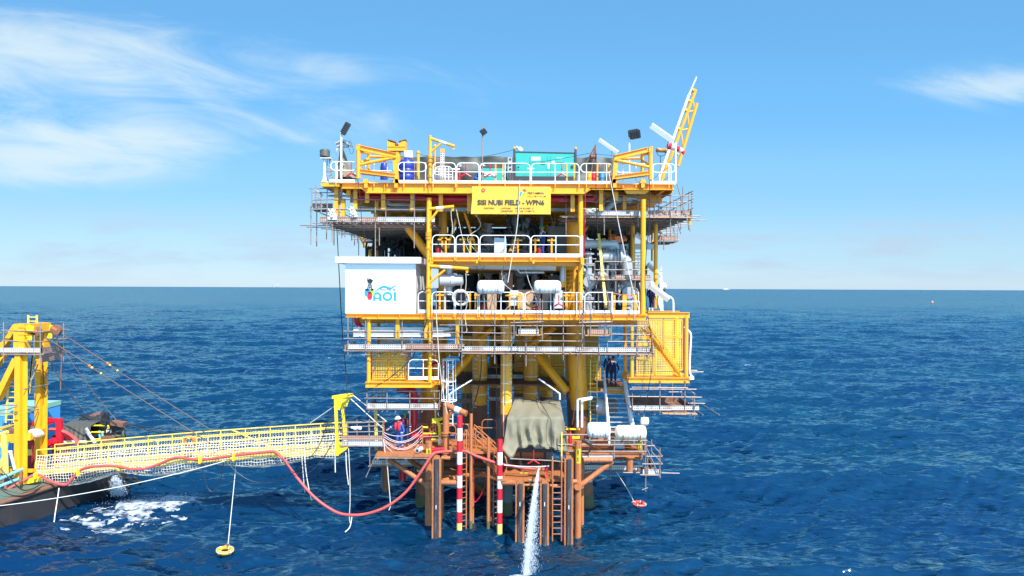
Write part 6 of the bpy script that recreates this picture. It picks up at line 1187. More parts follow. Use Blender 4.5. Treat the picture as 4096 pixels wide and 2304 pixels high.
# yellow fittings and grey items
def valve(lab, c, x, y, D, h, m, cat='valve'):
 g = thing('valve_stand', lab, cat, P(c, x, y, D)); p = P(c, x, y, D); mb = MB(); mb.lathe(p, (0, 0, 1), [(0, .12), (.04, .12), (.05, .06), (h*.6, .06), (h*.61, .12), (h*.7, .14), (h*.78, .12), (h*.8, .04), (h*.95, .04)], 14); part('stand', mb, m, g); mb = MB(); mb.ring(p+Vector((0, 0, h)), .14, .02, (0, 0, 1), 18, 6); mb.tube(p+Vector((-.13, 0, h)), p+Vector((.13, 0, h)), .012, 5); mb.v = mb.v; part('handwheel', mb, m, g)
g = thing('hose_station', 'bright yellow valve and pipe station behind the boat landing rail', 'pipe station', P('H', 1140, 420, 37.4)); D = 37.4
mb = MB(); mb.path(smooth_path([P('H', 1155, 420, D), P('H', 1155, 250, D), P('H', 1145, 150, D), P('H', 1110, 90, D)], 4), .085, 10); part('riser', mb, YTAPE, g); mb = MB(); mb.bx(X('H', 1055, D), X('H', 1140, D), D-.1, D+.15, Zc('H', 0, 125, D), Zc('H', 0, 62, D)); part('box', mb, YTAPE, g, smooth=False)
mb = MB(); mb.tube(P('H', 930, 185, D), P('H', 1010, 190, D), .05, 8); part('side_pipe', mb, YTAPE, g); mb = MB(); mb.tube(P('H', 940, 268, D), P('H', 1120, 268, D), .045, 8); part('side_pipe', mb, YTAPE, g); mb = MB(); mb.tube(P('H', 1050, 345, D), P('H', 1180, 345, D), .05, 8); part('side_pipe', mb, YTAPE, g); mb = MB(); mb.tube(P('F', 1745, 1160, D), P('H', 1103, 90, D), .05, 8); part('riser', mb, YTAPE, g)
mb = MB(); mb.lathe(P('H', 1155, 100, D), (0, 0, 1), [(0, .1), (.05, .16), (.15, .16), (.2, .06)], 12); part('bonnet', mb, YTAPE, g); mb = MB(); mb.tube(P('H', 1155, 400, D-.02), P('H', 1155, 330, D-.02), .088, 10); part('white_sleeve', mb, WHT, g)
g = thing('lamp_box', 'dark square lamp on the yellow pole above the hose station', 'lamp', P('F', 1785, 1350, 37.2)); mb = MB(); mb.bar(P('F', 1770, 1270, 37.2), P('F', 1800, 1345, 37.2), .3, .12); part('housing', mb, DARK, g, smooth=False); mb = MB(); mb.bar(P('F', 1772, 1278, 37.11), P('F', 1798, 1338, 37.11), .24, .04); part('lens', mb, GLASS, g, smooth=False)
# red riser and manifold
g = thing('fire_riser', 'thick red pipe bending down through the left landing deck', 'pipe', P('F', 1465, 1449, 38.3)); D = 38.3
mb = MB(); mb.path(smooth_path([P('F', 1290, 985, D+1), P('F', 1370, 990, D+.3), P('F', 1440, 1010, D), P('F', 1465, 1060, D), P('F', 1465, 1200, D), P('F', 1465, 1449, D), P('H', 820, 300, D)], 6), .24, 16); part('pipe', mb, RED, g); mb = MB(); mb.lathe(P('F', 1465, 1095, D), (0, 0, 1), [(0, .34), (.12, .34)], 16); part('flange', mb, RED, g)
g = thing('red_pipe_run', 'low red pipe run along the left landing deck', 'pipe', P('H', 860, 320, 37.8)); D = 37.8; mb = MB(); mb.path([P('H', 800, 305, D), P('H', 960, 295, D), P('H', 1050, 300, D)], .15, 12); part('pipe', mb, RED, g)
for x in (840, 960): mb = MB(); mb.lathe(P('H', x, 300, D), (1, 0, 0), [(0, .22), (.06, .22)], 14); part('flange', mb, RED, g)
for c, x0, x1, y in (('H', 1060, 1210, 478),): mb = MB(); mb.path([P(c, x0, y, 36.1), P(c, x1, y-10, 36.1)], .11, 10); solo('red_pipe_run', mb, RED, 'short open red pipe lying beside the orange davit foot', 'pipe')
g = thing('pipe_coupling', 'pale grey pipe coupling lying on the edge of the landing deck', 'coupling', P('H', 885, 520, 35.8)); mb = MB(); mb.lathe(P('H', 865, 490, 35.6), (.45, .9, .1), [(0, .11), (.0, .13), (.08, .13), (.09, .1), (.3, .1), (.31, .13), (.4, .13)], 16); part('body', mb, GREYS, g); mb = MB(); mb.lathe(P('H', 865, 490, 35.6)-Vector((.003, .006, 0)), (.45, .9, .1), [(0, .075), (.004, .075)], 14); part('bore', mb, DARK, g)
# pressure bottle and drum right of the leg, yellow bin, plates
g = thing('grey_vessel', 'grey horizontal vessel behind the grey stair', 'vessel', P('G', 1260, 1300, 39.5)); mb = MB(); mb.lathe(P('G', 1180, 1210, 39.5), (1, .1, 0), [(0, .3), (.05, .42), (.15, .48), (1.3, .48), (1.45, .4), (1.5, .2)], 20); part('shell', mb, mat('vessel_grey', (.2, .18, .15), .5), g); mb = MB(); mb.lathe(P('G', 1265, 1210, 39.1), (.8, -.3, 0), [(0, .48), (.35, .47), (.5, .3)], 20); part('end_cap', mb, GREYS, g)
g = thing('waste_bin', 'small yellow bin on the right end of the boat landing', 'bin', P('I', 1630, 470, 36.6)); a, b = P('I', 1600, 385, 36.6), P('I', 1662, 470, 36.6); mb = MB(); mb.prism([(a.x, 36.4, a.z), (b.x, 36.4, a.z), (b.x-.05, 36.45, b.z), (a.x+.05, 36.45, b.z)], (0, .4, 0)); part('body', mb, YTAPE, g, smooth=False); mb = MB(); mb.bx(a.x-.03, b.x+.03, 36.36, 36.84, a.z+.002, a.z+.05); part('lid', mb, YTAPE, g, smooth=False)
g = thing('wrapped_lamp', 'white wrapped lamp on a yellow post beside the cream canister', 'lamp', P('I', 1705, 340, 36.6)); mb = MB(); mb.tube(P('I', 1712, 500, 36.6), P('I', 1705, 140, 36.6), .05, 8); part('post', mb, YEL, g); mb = MB(); mb.lathe(P('I', 1650, 105, 36.6), (1, 0, -.05), [(0, .16), (.03, .2), (.25, .2), (.3, .22), (.4, .2), (.43, .1)], 14); mb.v = [v+Vector((0, .02*mnoise.noise(v*8), .025*mnoise.noise(v*9))) for v in mb.v]; part('wrapped_head', mb, WHT, g); mb = MB(); mb.tube(P('I', 1690, 70, 36.6), P('I', 1690, -60, 36.6), .06, 8); part('conduit', mb, GALV, g)
g = thing('switch_box', 'grey open switch box between the two canisters on the landing', 'box', P('I', 1380, 450, 37)); mb = MB(); mb.bx(X('I', 1318, 37), X('I', 1440, 37), 36.95, 37.2, Zc('I', 0, 450, 37), Zc('I', 0, 330, 37)); part('cabinet', mb, GREYS, g, smooth=False); mb = MB(); mb.bx(X('I', 1318, 37), X('I', 1440, 37), 36.93, 37.22, Zc('I', 0, 462, 37), Zc('I', 0, 450, 37)-.002); part('base', mb, BLUL, g, smooth=False)
for i, (y, x0, x1) in enumerate(((408, 575, 1720), (495, 605, 1730), (355, 990, 1735), (280, 640, 960))): mb = MB(); mb.tube(P('I', x0, y, 36.0), P('I', x1, y+2, 36.0), .035, 8); part('edge_tube', mb, GALV, bl)
for x in (632, 990, 1310, 1668, 1715): mb = MB(); mb.tube(P('I', x, 280 if x != 1310 else 350, 36.02), P('I', x, 590 if x != 990 else 550, 36.02), .033, 8); part('edge_tube', mb, GALV, bl)
mb = MB(); mb.bx(X('I', 720, 38), X('I', 990, 38), 37.9, 39, Zc('I', 0, 520, 38), Zc('I', 0, 440, 38)); part('deck_plate', mb, DARK, bl, smooth=False)
mb = MB(); mb.bx(X('I', 990, 38.2), X('I', 1680, 38.2), 38.2, 38.3, zr+.002, zr+.85); part('bulwark', mb, ORG, bl, smooth=False)
g = thing('hose_reel', 'black coiled hose hung on the landing rail beside the right leg', 'hose', P('I', 935, 490, 36.1));
for i in range(4): mb = MB(); mb.ring(P('I', 935+i*2, 432+i*3, 36.05-.03*i), .38-.03*i, .03, (0.1*i, 1, .1), 22, 6); part('coil', mb, CAB, g)
g = thing('fire_extinguisher', 'small red extinguisher beside the right landing leg', 'extinguisher', P('I', 745, 395, 36.6)); mb = MB(); mb.lathe(P('I', 745, 398, 36.6), (0, 0, 1), [(0, .1), (.5, .1), (.58, .05), (.66, .04)], 12); part('cylinder', mb, RED, g); mb = MB(); mb.tube(P('I', 735, 335, 36.6), P('I', 755, 330, 36.6), .02, 6); part('handle', mb, DARK, g)
for y0, y1, lab in ((200, 216, 'upper'), (300, 330, 'lower')): mb = MB(); mb.bx(X('I', 690, 37.3), X('I', 865, 37.3), 37.25, 37.4, Zc('I', 0, y1, 37.3), Zc('I', 0, y0, 37.3)); solo('yellow_bracket', mb, YTAPE, lab+' yellow bracket bar beside the right brown leg', 'bracket', smooth=False)
# four yellow straps and the jet nozzle
for i, (x0, x1) in enumerate(((178, 176), (218, 216), (342, 352), (420, 416))): mb = MB(); mb.bar(P('I', x0, 460, 37.9), P('I', x1, 598, 37.9), .06, .02, (1, 0, 0)); solo('yellow_post', mb, YELP, 'slim yellow post on the orange rail above the water jet', 'post', 'slim yellow posts above the water jet', smooth=False)
g = thing('jet_manifold', 'red pipe manifold lashed to the low platform, jetting water', 'manifold', P('I', 380, 850, 35.6)); D = 35.6
mb = MB(); mb.tube(P('I', 320, 720, D), P('I', 465, 725, D), .1, 12); part('pipe', mb, RED, g)
for x, y1 in ((338, 855), (440, 850), (405, 840)): mb = MB(); mb.bar(P('I', x, 700, D-.1), P('I', x+ (30 if x == 405 else 2), y1, D-.1), .07, .05); part('strap', mb, RED if x != 405 else ORG, g, smooth=False)
for x in (270, 300, 345, 385): mb = MB(); mb.lathe(P('I', x, 722, D), (1, 0, 0), [(0, .13), (.08, .13)], 12); part('clamp', mb, BRASS, g)
mb = MB(); mb.lathe(P('I', 342, 712, D-.05), (-.15, -.8, -.3), [(0, .08), (.2, .06), (.22, .05)], 12); part('nozzle', mb, BRASS, g)
# low platform rail
for x0, y0, x1, y1 in ((-30, 592, 480, 615), (480, 615, 655, 632)): mb = MB(); mb.tube(P('I', x0, y0, 35.5), P('I', x1, y1, 35.5), .032, 8); part('rail_tube', mb, GALV, bl)
bp('rail_tube', smooth_path([P('H', 1980, 820, 35.5), P('H', 2020, 690, 35.5), P('H', 2005, 580, 35.5), P('H', 1985, 560, 35.8)], 4), .03)
mb = MB(); mb.path(sag(P('H', 1985, 672, 35.4), P('I', 475, 685, 35.4), .06), .022, 6); part('rail_tube', mb, REFL, bl)
mb = MB(); mb.tube(P('I', 632, 250, 35.6), P('I', 632, 620, 35.6), .045, 8); part('rail_tube', mb, YELP, bl)
# ---------------------------------------------------------------- olive tarpaulin over the machine above the low platform
def tarp():
 g = thing('tarpaulin_cover', 'large olive tarpaulin draped over a boxy machine beside the jacket leg', 'tarpaulin', P('I', 330, 460, 37.2))
 Y0, Y1 = 36.2, 38.6; pts = lambda c, x, y, D: P(c, x, y, D)
 tl, tr = pts('G', 195, 1112, Y1), pts('G', 770, 1122, Y1); fl, fr = pts('G', 95, 1345, Y0), pts('G', 815, 1340, Y0)
 rows = []
 n = 46
 def line(a, b, f): return [f(i/n, a.lerp(b, i/n)) for i in range(n+1)]
 for j in range(8):                                          # top, sloping to the front edge
  v = j/7; rows.append(line(tl.lerp(fl, v), tr.lerp(fr, v), lambda u, p: p+Vector((0, 0, .05*mnoise.noise(Vector((u*6, v*3, 5)))-.05*math.sin(u*math.pi)*(v*(1-v))*3+(.1*math.exp(-((u-.08)/.1)**2) if v < .3 else 0)-.12*math.exp(-((u-.6)/.05)**2)*(1-v)*.6))))
 hem = lambda u: (.55 if u < .13 else 0)+1.10-.18*math.exp(-((u-.58)/.2)**2)+.10*math.sin(u*7+1)+ (.22 if u > .88 else 0)
 bl_, br_ = pts('H', 2010, 420, Y0), pts('I', 640, 410, Y0)
 for j in range(1, 19):
  v = j/18; rr = []
  for i in range(n+1):
   u = i/n; top = fl.lerp(fr, u); h = {True: 2.02, False: 1.55}[u < .15]; z = top.z-v*(1.62+(.42*math.exp(-((u-.09)/.06)**2))-.14*math.exp(-((u-.45)/.2)**2)+.18*math.exp(-((u-.97)/.08)**2))
   fold = .15*v**.7*math.sin(u*31+3*mnoise.noise(Vector((u*3, v*1.2, 2))))+.2*v*mnoise.noise(Vector((u*9, v*2.6, 9)))+.05*mnoise.noise(Vector((u*26, v*6, 4)))*v-.25*math.sin(u*math.pi)*v*.35+(.16*math.exp(-((v-.96)/.07)**2))
   out = (-1 if u < .5 else 1)*.22*max(0, abs(u-.5)-.38)/.12*v; rr.append(Vector((top.x+out+.04*math.sin(v*5+u*20)*v, Y0-.06-.22*v-fold, z+.03*math.sin(u*50)*max(0, v-.85)/.15)))
  rows.append(rr)
 k = n+1; mb = MB(); mb.add([p for r in rows for p in r], [(j*k+i, j*k+i+1, (j+1)*k+i+1, (j+1)*k+i) for j in range(len(rows)-1) for i in range(n)]); part('front_cloth', mb, TARP, g)
 for s_ in (0, n):                                           # side falls
  mb = MB(); rr = []
  for j in range(12):
   v = j/11; row = []
   for i in range(9):
    w = i/8; t = rows[7][s_].lerp(rows[0][s_], w); row.append(Vector((t.x+(-1 if s_ == 0 else 1)*(.22*v+.08*v*math.sin(w*14)), t.y+(-.3*v*(1-w)), t.z-v*(rows[7][s_].z-rows[-1][s_].z if w < .2 else (t.z-rows[-1][s_].z)*(.95+.05*math.sin(w*9))))))
   rr += row
  mb.add(rr, [(j*9+i, j*9+i+1, (j+1)*9+i+1, (j+1)*9+i) for j in range(11) for i in range(8)]); part('side_cloth', mb, TARP, g)
 mb = MB(); mb.path(smooth_path([pts('G', 455, 1105, Y1-.1)+Vector((0, 0, .06)), pts('G', 545, 1215, 37.2)+Vector((0, 0, .08)), pts('G', 630, 1335, Y0-.1)]+[pts('I', 495, y, Y0-.42) for y in (110, 250, 330)]+[pts('I', 500, 460, Y0-.42), pts('I', 497, 600, Y0-.42)], 6), .018, 6); part('lashing_rope', mb, CAB, g)
 m = thing('covered_machine', 'dark machine frame showing under the hem of the olive tarpaulin', 'machine', P('I', 330, 460, 37.4)); mb = MB(); mb.bx(P('G', 200, 0, 37).x, P('G', 730, 0, 37).x, 36.7, 38.4, zm_+1.05, zm_+2.6); part('body', mb, DARK, m, smooth=False)
 for x in (110, 420): mb = MB(); p = P('I', x, 400, 36.8); mb.tube((p.x, 36.8, zm_), (p.x, 36.8, zm_+1.05), .06, 8); part('leg', mb, DARK, m)
 mb = MB(); mb.cb(P('I', 285, 0, 36.7).x, P('I', 400, 0, 36.7).x, 36.6, 37.2, Zc('I', 0, 455, 36.7), Zc('I', 0, 385, 36.7), .03); part('motor', mb, PIPEG, m, smooth=False)
tarp()
# ================================================================== BARGE, GANGWAY TOWER AND GANGWAY (left)
bg = thing('work_barge', 'black hulled work barge with worn green deck at the left edge', 'barge', (-29, 38, 0))
xh0 = P('K', 0, 1449, 34.6).x; zd = 1.55
# hull outline seen from above: the side runs away from the camera to a corner, the stern turns left
hull = [(-26.9, 26), (-26.0, 34.6), (-24.6, 41.2), (-24.3, 43.2), (-27, 44.2), (-48, 46), (-48, 26)]
mb = MB(); n = len(hull); mb.add([(x, y, -1.5) for x, y in hull]+[(x, y, zd) for x, y in hull], [tuple(range(n-1, -1, -1))]+[(i, (i+1) % n, n+(i+1) % n, n+i) for i in range(n)]); part('hull', mb, HULL, bg, smooth=False)
mb = MB(); mb.prism([(x, y, zd+.004) for x, y in hull], (0, 0, .05)); part('deck', mb, DECKG, bg, smooth=False)
mb = MB(); mb.path([(x+.03, y, zd-.1) for x, y in hull[:5]], .13, 10); part('rubbing_strake', mb, RUST, bg)
def kp(x, y, D): return P('K', x, y, D)
# teal rails along the barge deck
tr = thing('barge_rail', 'turquoise pipe guard rail on the barge deck edge at far left', 'guard rail', kp(100, 900, 36.6), None)
for a, b in (((-40, 870), (290, 725)), ((-40, 960), (265, 845)), ((70, 1000), (70, 800)), ((262, 900), (270, 735)), ((35, 1090), (45, 830))): mb = MB(); mb.tube(kp(*a, 36.4), kp(*b, 37.4), .09 if abs(a[0]-b[0]) > 30 else .07, 10); part('rail_tube', mb, TURQ if abs(a[0]-b[0]) > 30 else RUST, tr)
tr2 = thing('barge_rail', 'turquoise pipe guard rail behind the mooring winch posts', 'guard rail', kp(1450, 300, 42))
for a, b in (((1230, 375), (1365, 325)), ((1280, 230), (1290, 350)), ((1310, 240), (1330, 330)), ((1500, 240), (1590, 232)), ((1585, 225), (1585, 350)), ((1520, 330), (1590, 330)), ((1450, 300), (1600, 295))): mb = MB(); mb.tube(kp(*a, 42), kp(*b, 42), .07, 8); part('rail_tube', mb, TURQ if b[0] < 1550 else DECKG, tr2)
# gangway tower
gt = thing('gantry_tower', 'yellow two legged gantry tower standing on the barge deck', 'gantry', (-27, 38, zd+.05)); jp = lambda x, y, D: P('J', x, y, D)
YT = mat('aged_yellow_paint', (0.82, 0.38, 0.012), .45, var=.08, dark=(.36, .14, .03), damt=.3, dscale=1.4, streak=True)
n1, n2 = 37.6, 39.4
for D, xa, xb, yb, yt in ((n1, 228, 358, 940, 205), (n2, 487, 615, 830, 190)):
 a = jp(xa, yt, D); b = jp(xb, yt, D); w = b.x-a.x; z0 = zd+.05; zt = a.z
 mb = MB(); mb.bx(a.x, b.x, D-.02, D+.02, z0, zt-.9); mb.bx(a.x, a.x+w*.55, D-.24, D-.021, z0, zt-.9); part('leg', mb, YT, gt, smooth=False)
 mb = MB(); mb.bx(a.x-.02, b.x+.02, D-.3, D+.2, zt-1.45, zt); part('head_box', mb, YT, gt, smooth=False)
mb = MB(); a = jp(330, 205, n1); b = jp(600, 195, n2); mb.bar(a+Vector((0, 0, -.25)), b+Vector((0, 0, -.25)), .5, .5); part('cross_beam', mb, YT, gt, smooth=False)
for (x0, y0, D0, x1, y1, D1, w) in ((-30, 1180, n1, 225, 660, n1, .42), (-40, 620, n1+.3, 225, 235, n1+.3, .4), (-60, 760, n2, 60, 590, n2, .4)): mb = MB(); mb.bar(jp(x0, y0, D0), jp(x1, y1, D1), .3, w, (0, 1, 0)); part('back_stay', mb, YT, gt, smooth=False)
for y in (250, 340, 430): mb = MB(); mb.bar(jp(235, y, n1-.32), jp(355, y, n1-.32), .03, .06); part('stiffener', mb, YT, gt, smooth=False)
for x, y, D in ((390, 250, n1), (370, 365, n1), (640, 240, n2), (630, 345, n2)): mb = MB(); p = jp(x, y, D-.1); mb.bar(p-Vector((.25, 0, .05)), p+Vector((.18, 0, -.08)), .06, .3); o = part('padeye', mb, YTAPE, gt, smooth=False)
mb = MB(); mb.bar(kp(-30, 330, n1), kp(215, 330, n1), .3, .42); part('tie_beam', mb, YT, gt, smooth=False); mb = MB(); mb.bar(kp(355, 310, n1), kp(560, 240, n2), .3, .4); part('tie_beam', mb, YT, gt, smooth=False); mb = MB(); mb.bar(kp(-30, 745, n1+.2), kp(440, 745, n1+.2), .25, .15); part('tie_beam', mb, YT, gt, smooth=False)
mb = MB(); mb.ball(kp(455, 265, 38), .34, 10, (1.5, .5, .7)); mb.v = [v+Vector((.05*mnoise.noise(v*7), 0, .06*mnoise.noise(v*8))) for v in mb.v]; solo('rope_bundle', mb, ROPE, 'pale rope bundle lashed to the tie beam of the yellow gantry', 'rope')
mb = MB(); mb.prism([kp(300, 900, 37.3), kp(330, 850, 37.3), kp(440, 840, 37.3), kp(500, 830, 37.3), kp(480, 890, 37.3), kp(360, 915, 37.3)], (0, .3, 0)); part('hinge_bracket', mb, YTAPE, gt, smooth=False)
for lab, x0, x1, y0, y1, D, n, dx in (('short yellow ladder on top of the gantry tower', 365, 475, 95, 200, 38.6, 2, 0), ('yellow ladder behind the near gantry leg', 110, 215, 975, 1480, 38.2, 7, -35), ('thin yellow ladder between the gantry legs', 420, 425, 600, 1100, 38.4, 2, -50)): ladder(lab, 'J', x0, x1, y0, y1, D, n, YELP, xb=dx, r=.04)
g = scaffold('grey tube scaffold round the head of the yellow gantry tower', jp(300, 600, 37.4), 'tube scaffolds round the platform'); D = 37.3
toe(g, 'J', -20, 520, 515, 575, D, TOE); a, b = jp(545, 510, 37.8), jp(810, 480, 40.2); mb = MB(); mb.add([a, b, b-Vector((0, 0, .95-.15)), a-Vector((0, 0, .85))], [(0, 1, 2, 3)]); mb.v[2] = b-Vector((0, 0, .75)); part('toe_board', mb, TOER, g, smooth=False)
upr(g, 'J', D, (45, 185, 710), (440, 355, 620), (518, 180, 715)); upr(g, 'J', 40, (818, 195, 690), (735, 280, 480))
for x0, y0, D0, x1, y1, D1 in ((20, 290, D, 560, 310, D), (0, 325, D, 420, 290, 39), (540, 310, D, 890, 278, 40.2), (620, 275, 40, 890, 280, 40), (45, 425, D, 560, 437, D), (555, 440, D, 860, 400, 40.2), (640, 395, 40, 870, 395, 40), (20, 602, D, 560, 604, D), (560, 590, D, 850, 560, 40.2), (300, 1050, D, 650, 980, 39.5), (570, 930, 39, 735, 590, 40), (370, 1010, D, 490, 730, 38.6), (360, 1340, 37.6, 500, 1305, 39), (30, 1255, 37, 215, 1255, 37), (0, 1330, 37, 215, 1275, 37), (0, 1360, 37, 220, 1362, 37), (360, 1275, 38, 490, 1278, 39)): pole3(g, P('J', x0, y0, D0), P('J', x1, y1, D1), .035, name='ledger_pole')
planks(g, jp(-20, 0, D).x, jp(520, 0, D).x, D+.02, D+.9, jp(0, 590, D).z, PLANK, .25)
for i, (pts, lab) in enumerate((([(470, 320), (500, 420), (540, 560), (545, 700), (560, 900), (575, 1110)], 'rusty chain hanging down the far gantry leg'), ([(735, 300), (740, 430), (790, 590), (785, 820), (780, 1060)], 'rusty chain hanging from the scaffold corner by the gantry'))): rope('hanging_chain', [jp(x, y, 39.2) for x, y in pts], .035, RUST, lab, 'chain')
for x, y, lab in ((465, 310, 'orange pulley block below the gantry cross beam'), (725, 285, 'orange pulley block at the gantry scaffold corner')): g = thing('pulley_block', lab, 'pulley', jp(x, y, 38.2)); mb = MB(); mb.lathe(jp(x, y, 38.2), (0, 1, 0), [(-.12, .2), (-.1, .3), (.1, .3), (.12, .2)], 14); part('block', mb, BUOYO if 0 else RUST, g); mb = MB(); mb.bar(jp(x-70, y-40, 38.1), jp(x+10, y, 38.1), .08, .12); part('shackle', mb, BUOYO, g, smooth=False)
# barge deck things
g = thing('red_pump_frame', 'red steel pump frame on the barge behind the gantry legs', 'pump frame', kp(500, 560, 40)); D = 40
for a, b, w in (((350, 150), (720, 90), .26), ((610, 140), (780, 85), .2), ((770, 80), (770, 420), .3), ((640, 60), (640, 140), .2), ((430, 140), (430, 640), .25)): mb = MB(); mb.bar(kp(*a, D), kp(*b, D), w, w*.8); part('frame_bar', mb, RED, g, smooth=False)
mb = MB(); mb.cb(kp(355, 0, D).x, kp(480, 0, D).x, D-.2, D+1, zd+.05, kp(0, 320, D).z, .04); part('tank_body', mb, mat('dark_red_paint', (.30, .01, .015), .5), g, smooth=False); mb = MB(); mb.cb(kp(620, 0, D).x, kp(760, 0, D).x, D+.3, D+1.2, zd+.05, kp(0, 300, D).z, .06); part('pump_body', mb, mat('dark_red_paint', (.30, .01, .015), .5), g, smooth=False)
for x, y in ((650, 390), (700, 370)): mb = MB(); mb.lathe(kp(x, y, D-.2), (0, -1, 0), [(0, .22), (.06, .22), (.07, .12), (.14, .12)], 14); part('valve_flange', mb, RED, g)
mb = MB(); mb.bx(kp(350, 0, 39).x, kp(415, 0, 39).x, 38.95, 39, kp(0, 545, 39).z, kp(0, 470, 39).z); part('notice_board', mb, YELP, g, smooth=False)
g = thing('shipping_container', 'blue and green container at the far left edge behind the gantry', 'container', kp(60, 560, 41)); D = 41.5
mb = MB(); mb.bx(kp(-300, 0, D).x, kp(215, 0, D).x, D, D+4, zd+.05, kp(0, 40, D).z); part('body', mb, BLUL, g, smooth=False); mb = MB(); mb.bx(kp(-300, 0, D).x-.02, kp(218, 0, D).x+.02, D-.03, D+4.03, kp(0, 40, D).z+.002, P('J', 0, 1330, D).z); part('roof', mb, mat('pale_green_roof', (.22, .42, .34), .6), g, smooth=False)
for i in range(8): mb = MB(); x = kp(-40+i*33, 0, D).x; mb.bx(x-.04, x+.04, D-.05, D-.001, zd+.1, kp(0, 50, D).z); part('rib', mb, BLUL, g, smooth=False)
mb = MB(); mb.bx(kp(140, 0, D).x, kp(172, 0, D).x, D-.04, D-.001, kp(0, 190, D).z, kp(0, 50, D).z); part('vent', mb, DARK, g, smooth=False)
g = thing('winch_platform', 'yellow deck with rusty planks between the gantry and the container', 'platform', kp(100, 330, 39.5)); D = 39.5; mb = MB(); mb.bx(kp(-60, 0, D).x, kp(215, 0, D).x, D, D+1.2, kp(0, 228, D).z, kp(0, 200, D).z); part('deck', mb, YT, g, smooth=False)
mb = MB(); a, b = kp(60, 260, 38.6), kp(540, 190, 39.6); mb.bar(a, b, .5, .35); part('plank_stack', mb, PLANK, g, smooth=False)
g = thing('barge_bollard_frame', 'pale yellow pipe frame at the far left edge of the barge', 'pipe frame', kp(40, 700, 36.8)); D = 36.8
for a, b, w in (((-30, 290), (100, 245), .12), ((50, 260), (75, 780), .18), ((-20, 400), (60, 460), .1), ((-10, 740), (50, 560), .12)): mb = MB(); mb.tube(kp(*a, D), kp(*b, D), w*.8, 10); part('pipe', mb, YELP, g)
for i, (a, b) in enumerate((((130, 490), (190, 730)), ((-30, 520), (150, 500)))): mb = MB(); mb.tube(kp(*a, 37.2), kp(*b, 37.2), .07, 8); solo('white_pipe', mb, WHT, ['white pipe leaning against the near gantry leg', 'white pipe lying at the left edge behind the pale yellow frame'][i], 'pipe')
g = thing('tarpaulin_cover', 'grey green tarpaulin over machinery on the barge behind the gangway', 'tarpaulin', kp(960, 370, 41.5)); D = 41.5; mb = MB(); n = 30; rows = []
for j in range(7):
 v = j/6
 rows.append([kp(790+380*i/n-20*v*(1-2*i/n), 165+(0 if i else 5)+200*v, D)+Vector((0, -.25*v-.08*math.sin(i*1.3+v)*v, .06*mnoise.noise(Vector((i*.4, v, 0))))) for i in range(n+1)])
rows.insert(0, [p+Vector((0, 1.5, .15)) for p in rows[0]]); mb.add([p for r in rows for p in r], [(j*(n+1)+i, j*(n+1)+i+1, (j+1)*(n+1)+i+1, (j+1)*(n+1)+i) for j in range(7) for i in range(n)]); part('cloth', mb, TARPD, g)
g = thing('towing_post', 'black mooring post marked P1 with an orange lamp behind the gangway', 'mooring post', kp(1430, 360, 42)); D = 42
mb = MB(); mb.prism([kp(1330, 355, D), kp(1395, 115, D), kp(1480, 120, D), kp(1515, 350, D)], (0, .9, 0)); part('post', mb, BLK, g, smooth=False); mb = MB(); mb.bx(kp(1335, 0, D).x, kp(1505, 0, D).x, D-.3, D+1.0, kp(0, 370, D).z, kp(0, 290, D).z); part('base', mb, RUST, g, smooth=False)
mb = MB(); mb.bar(kp(1450, 125, D-.1), kp(1610, 150, D-.1), .5, .25); part('sheave_arm', mb, RUST, g, smooth=False); text('P1', 'K', 1368, 218, 1436, 255, D-.03, REFL, g, 'lettering', .03); mb = MB(); mb.lathe(kp(1395, 208, D-.05), (0, 0, 1), [(0, .07), (.2, .07), (.26, .02)], 10); part('lamp', mb, YTAPE, g)
mb = MB(); mb.tube(kp(1255, 165, D), kp(1355, 165, D), .05, 8); part('yellow_bar', mb, YTAPE, g); mb = MB(); mb.tube(kp(1240, 250, D), kp(1340, 250, D), .05, 8); part('yellow_bar', mb, YTAPE, g); mb = MB(); mb.ring(kp(1335, 130, D), .16, .05, (0, 1, 0), 14, 6, (.7, 1)); part('fairlead', mb, BLK, g)
g = thing('mooring_winch', 'black mooring winch with tilted rusty plate behind the tarpaulin', 'winch', kp(1180, 200, 43)); D = 43
mb = MB(); mb.lathe(kp(1075, 130, D), (1, 0, .1), [(0, .5), (.1, .6), (.2, .45), (1.2, .42), (1.3, .62), (1.4, .5)], 16); part('drum', mb, BLK, g); mb = MB(); mb.prism([kp(1145, 30, D-.2), kp(1195, 12, D-.2), kp(1300, 95, D-.2), kp(1265, 122, D-.2)], (0, .7, 0)); part('tilted_plate', mb, RUST, g, smooth=False); mb = MB(); mb.cb(kp(1060, 0, D).x, kp(1225, 0, D).x, D-.2, D+1, zd+.05, kp(0, 150, D).z, .05); part('housing', mb, BLK, g, smooth=False)
mb = MB(); mb.bx(kp(835, 0, 43).x, kp(975, 0, 43).x, 43, 43.05, kp(0, 150, 43).z, kp(0, 118, 43).z); solo('dark_rail', mb, DARK, 'dark rail end behind the green tarpaulin on the barge', 'rail', smooth=False)
for i, (x0, x1, yt, D, m, lab) in enumerate(((1040, 1330, 240, 42.3, BLK, 'black machinery block right of the green tarpaulin on the barge'),)): mb = MB(); mb.cb(kp(x0, 0, D).x, kp(x1, 0, D).x, D, D+.9, zd+.05, kp(0, yt, D).z, .05); solo('machinery_block', mb, m, lab, 'machinery', smooth=False)
for y in (165, 250, 340): mb = MB(); mb.tube(kp(1155, y, 41.9), kp(1310, y, 41.9), .045, 8); solo('yellow_step', mb, YTAPE, 'yellow bar across the black machinery on the barge', 'bar', 'yellow bars on the barge machinery')
rope('discharge_hose', [kp(640, 215, 40), kp(740, 220, 40), kp(860, 260, 40), kp(950, 320, 39.6), kp(990, 370, 39.4), kp(985, 400, 39.4)], .11, PINK, 'dull red hose arching from the red pump frame behind the gangway', 'hose')
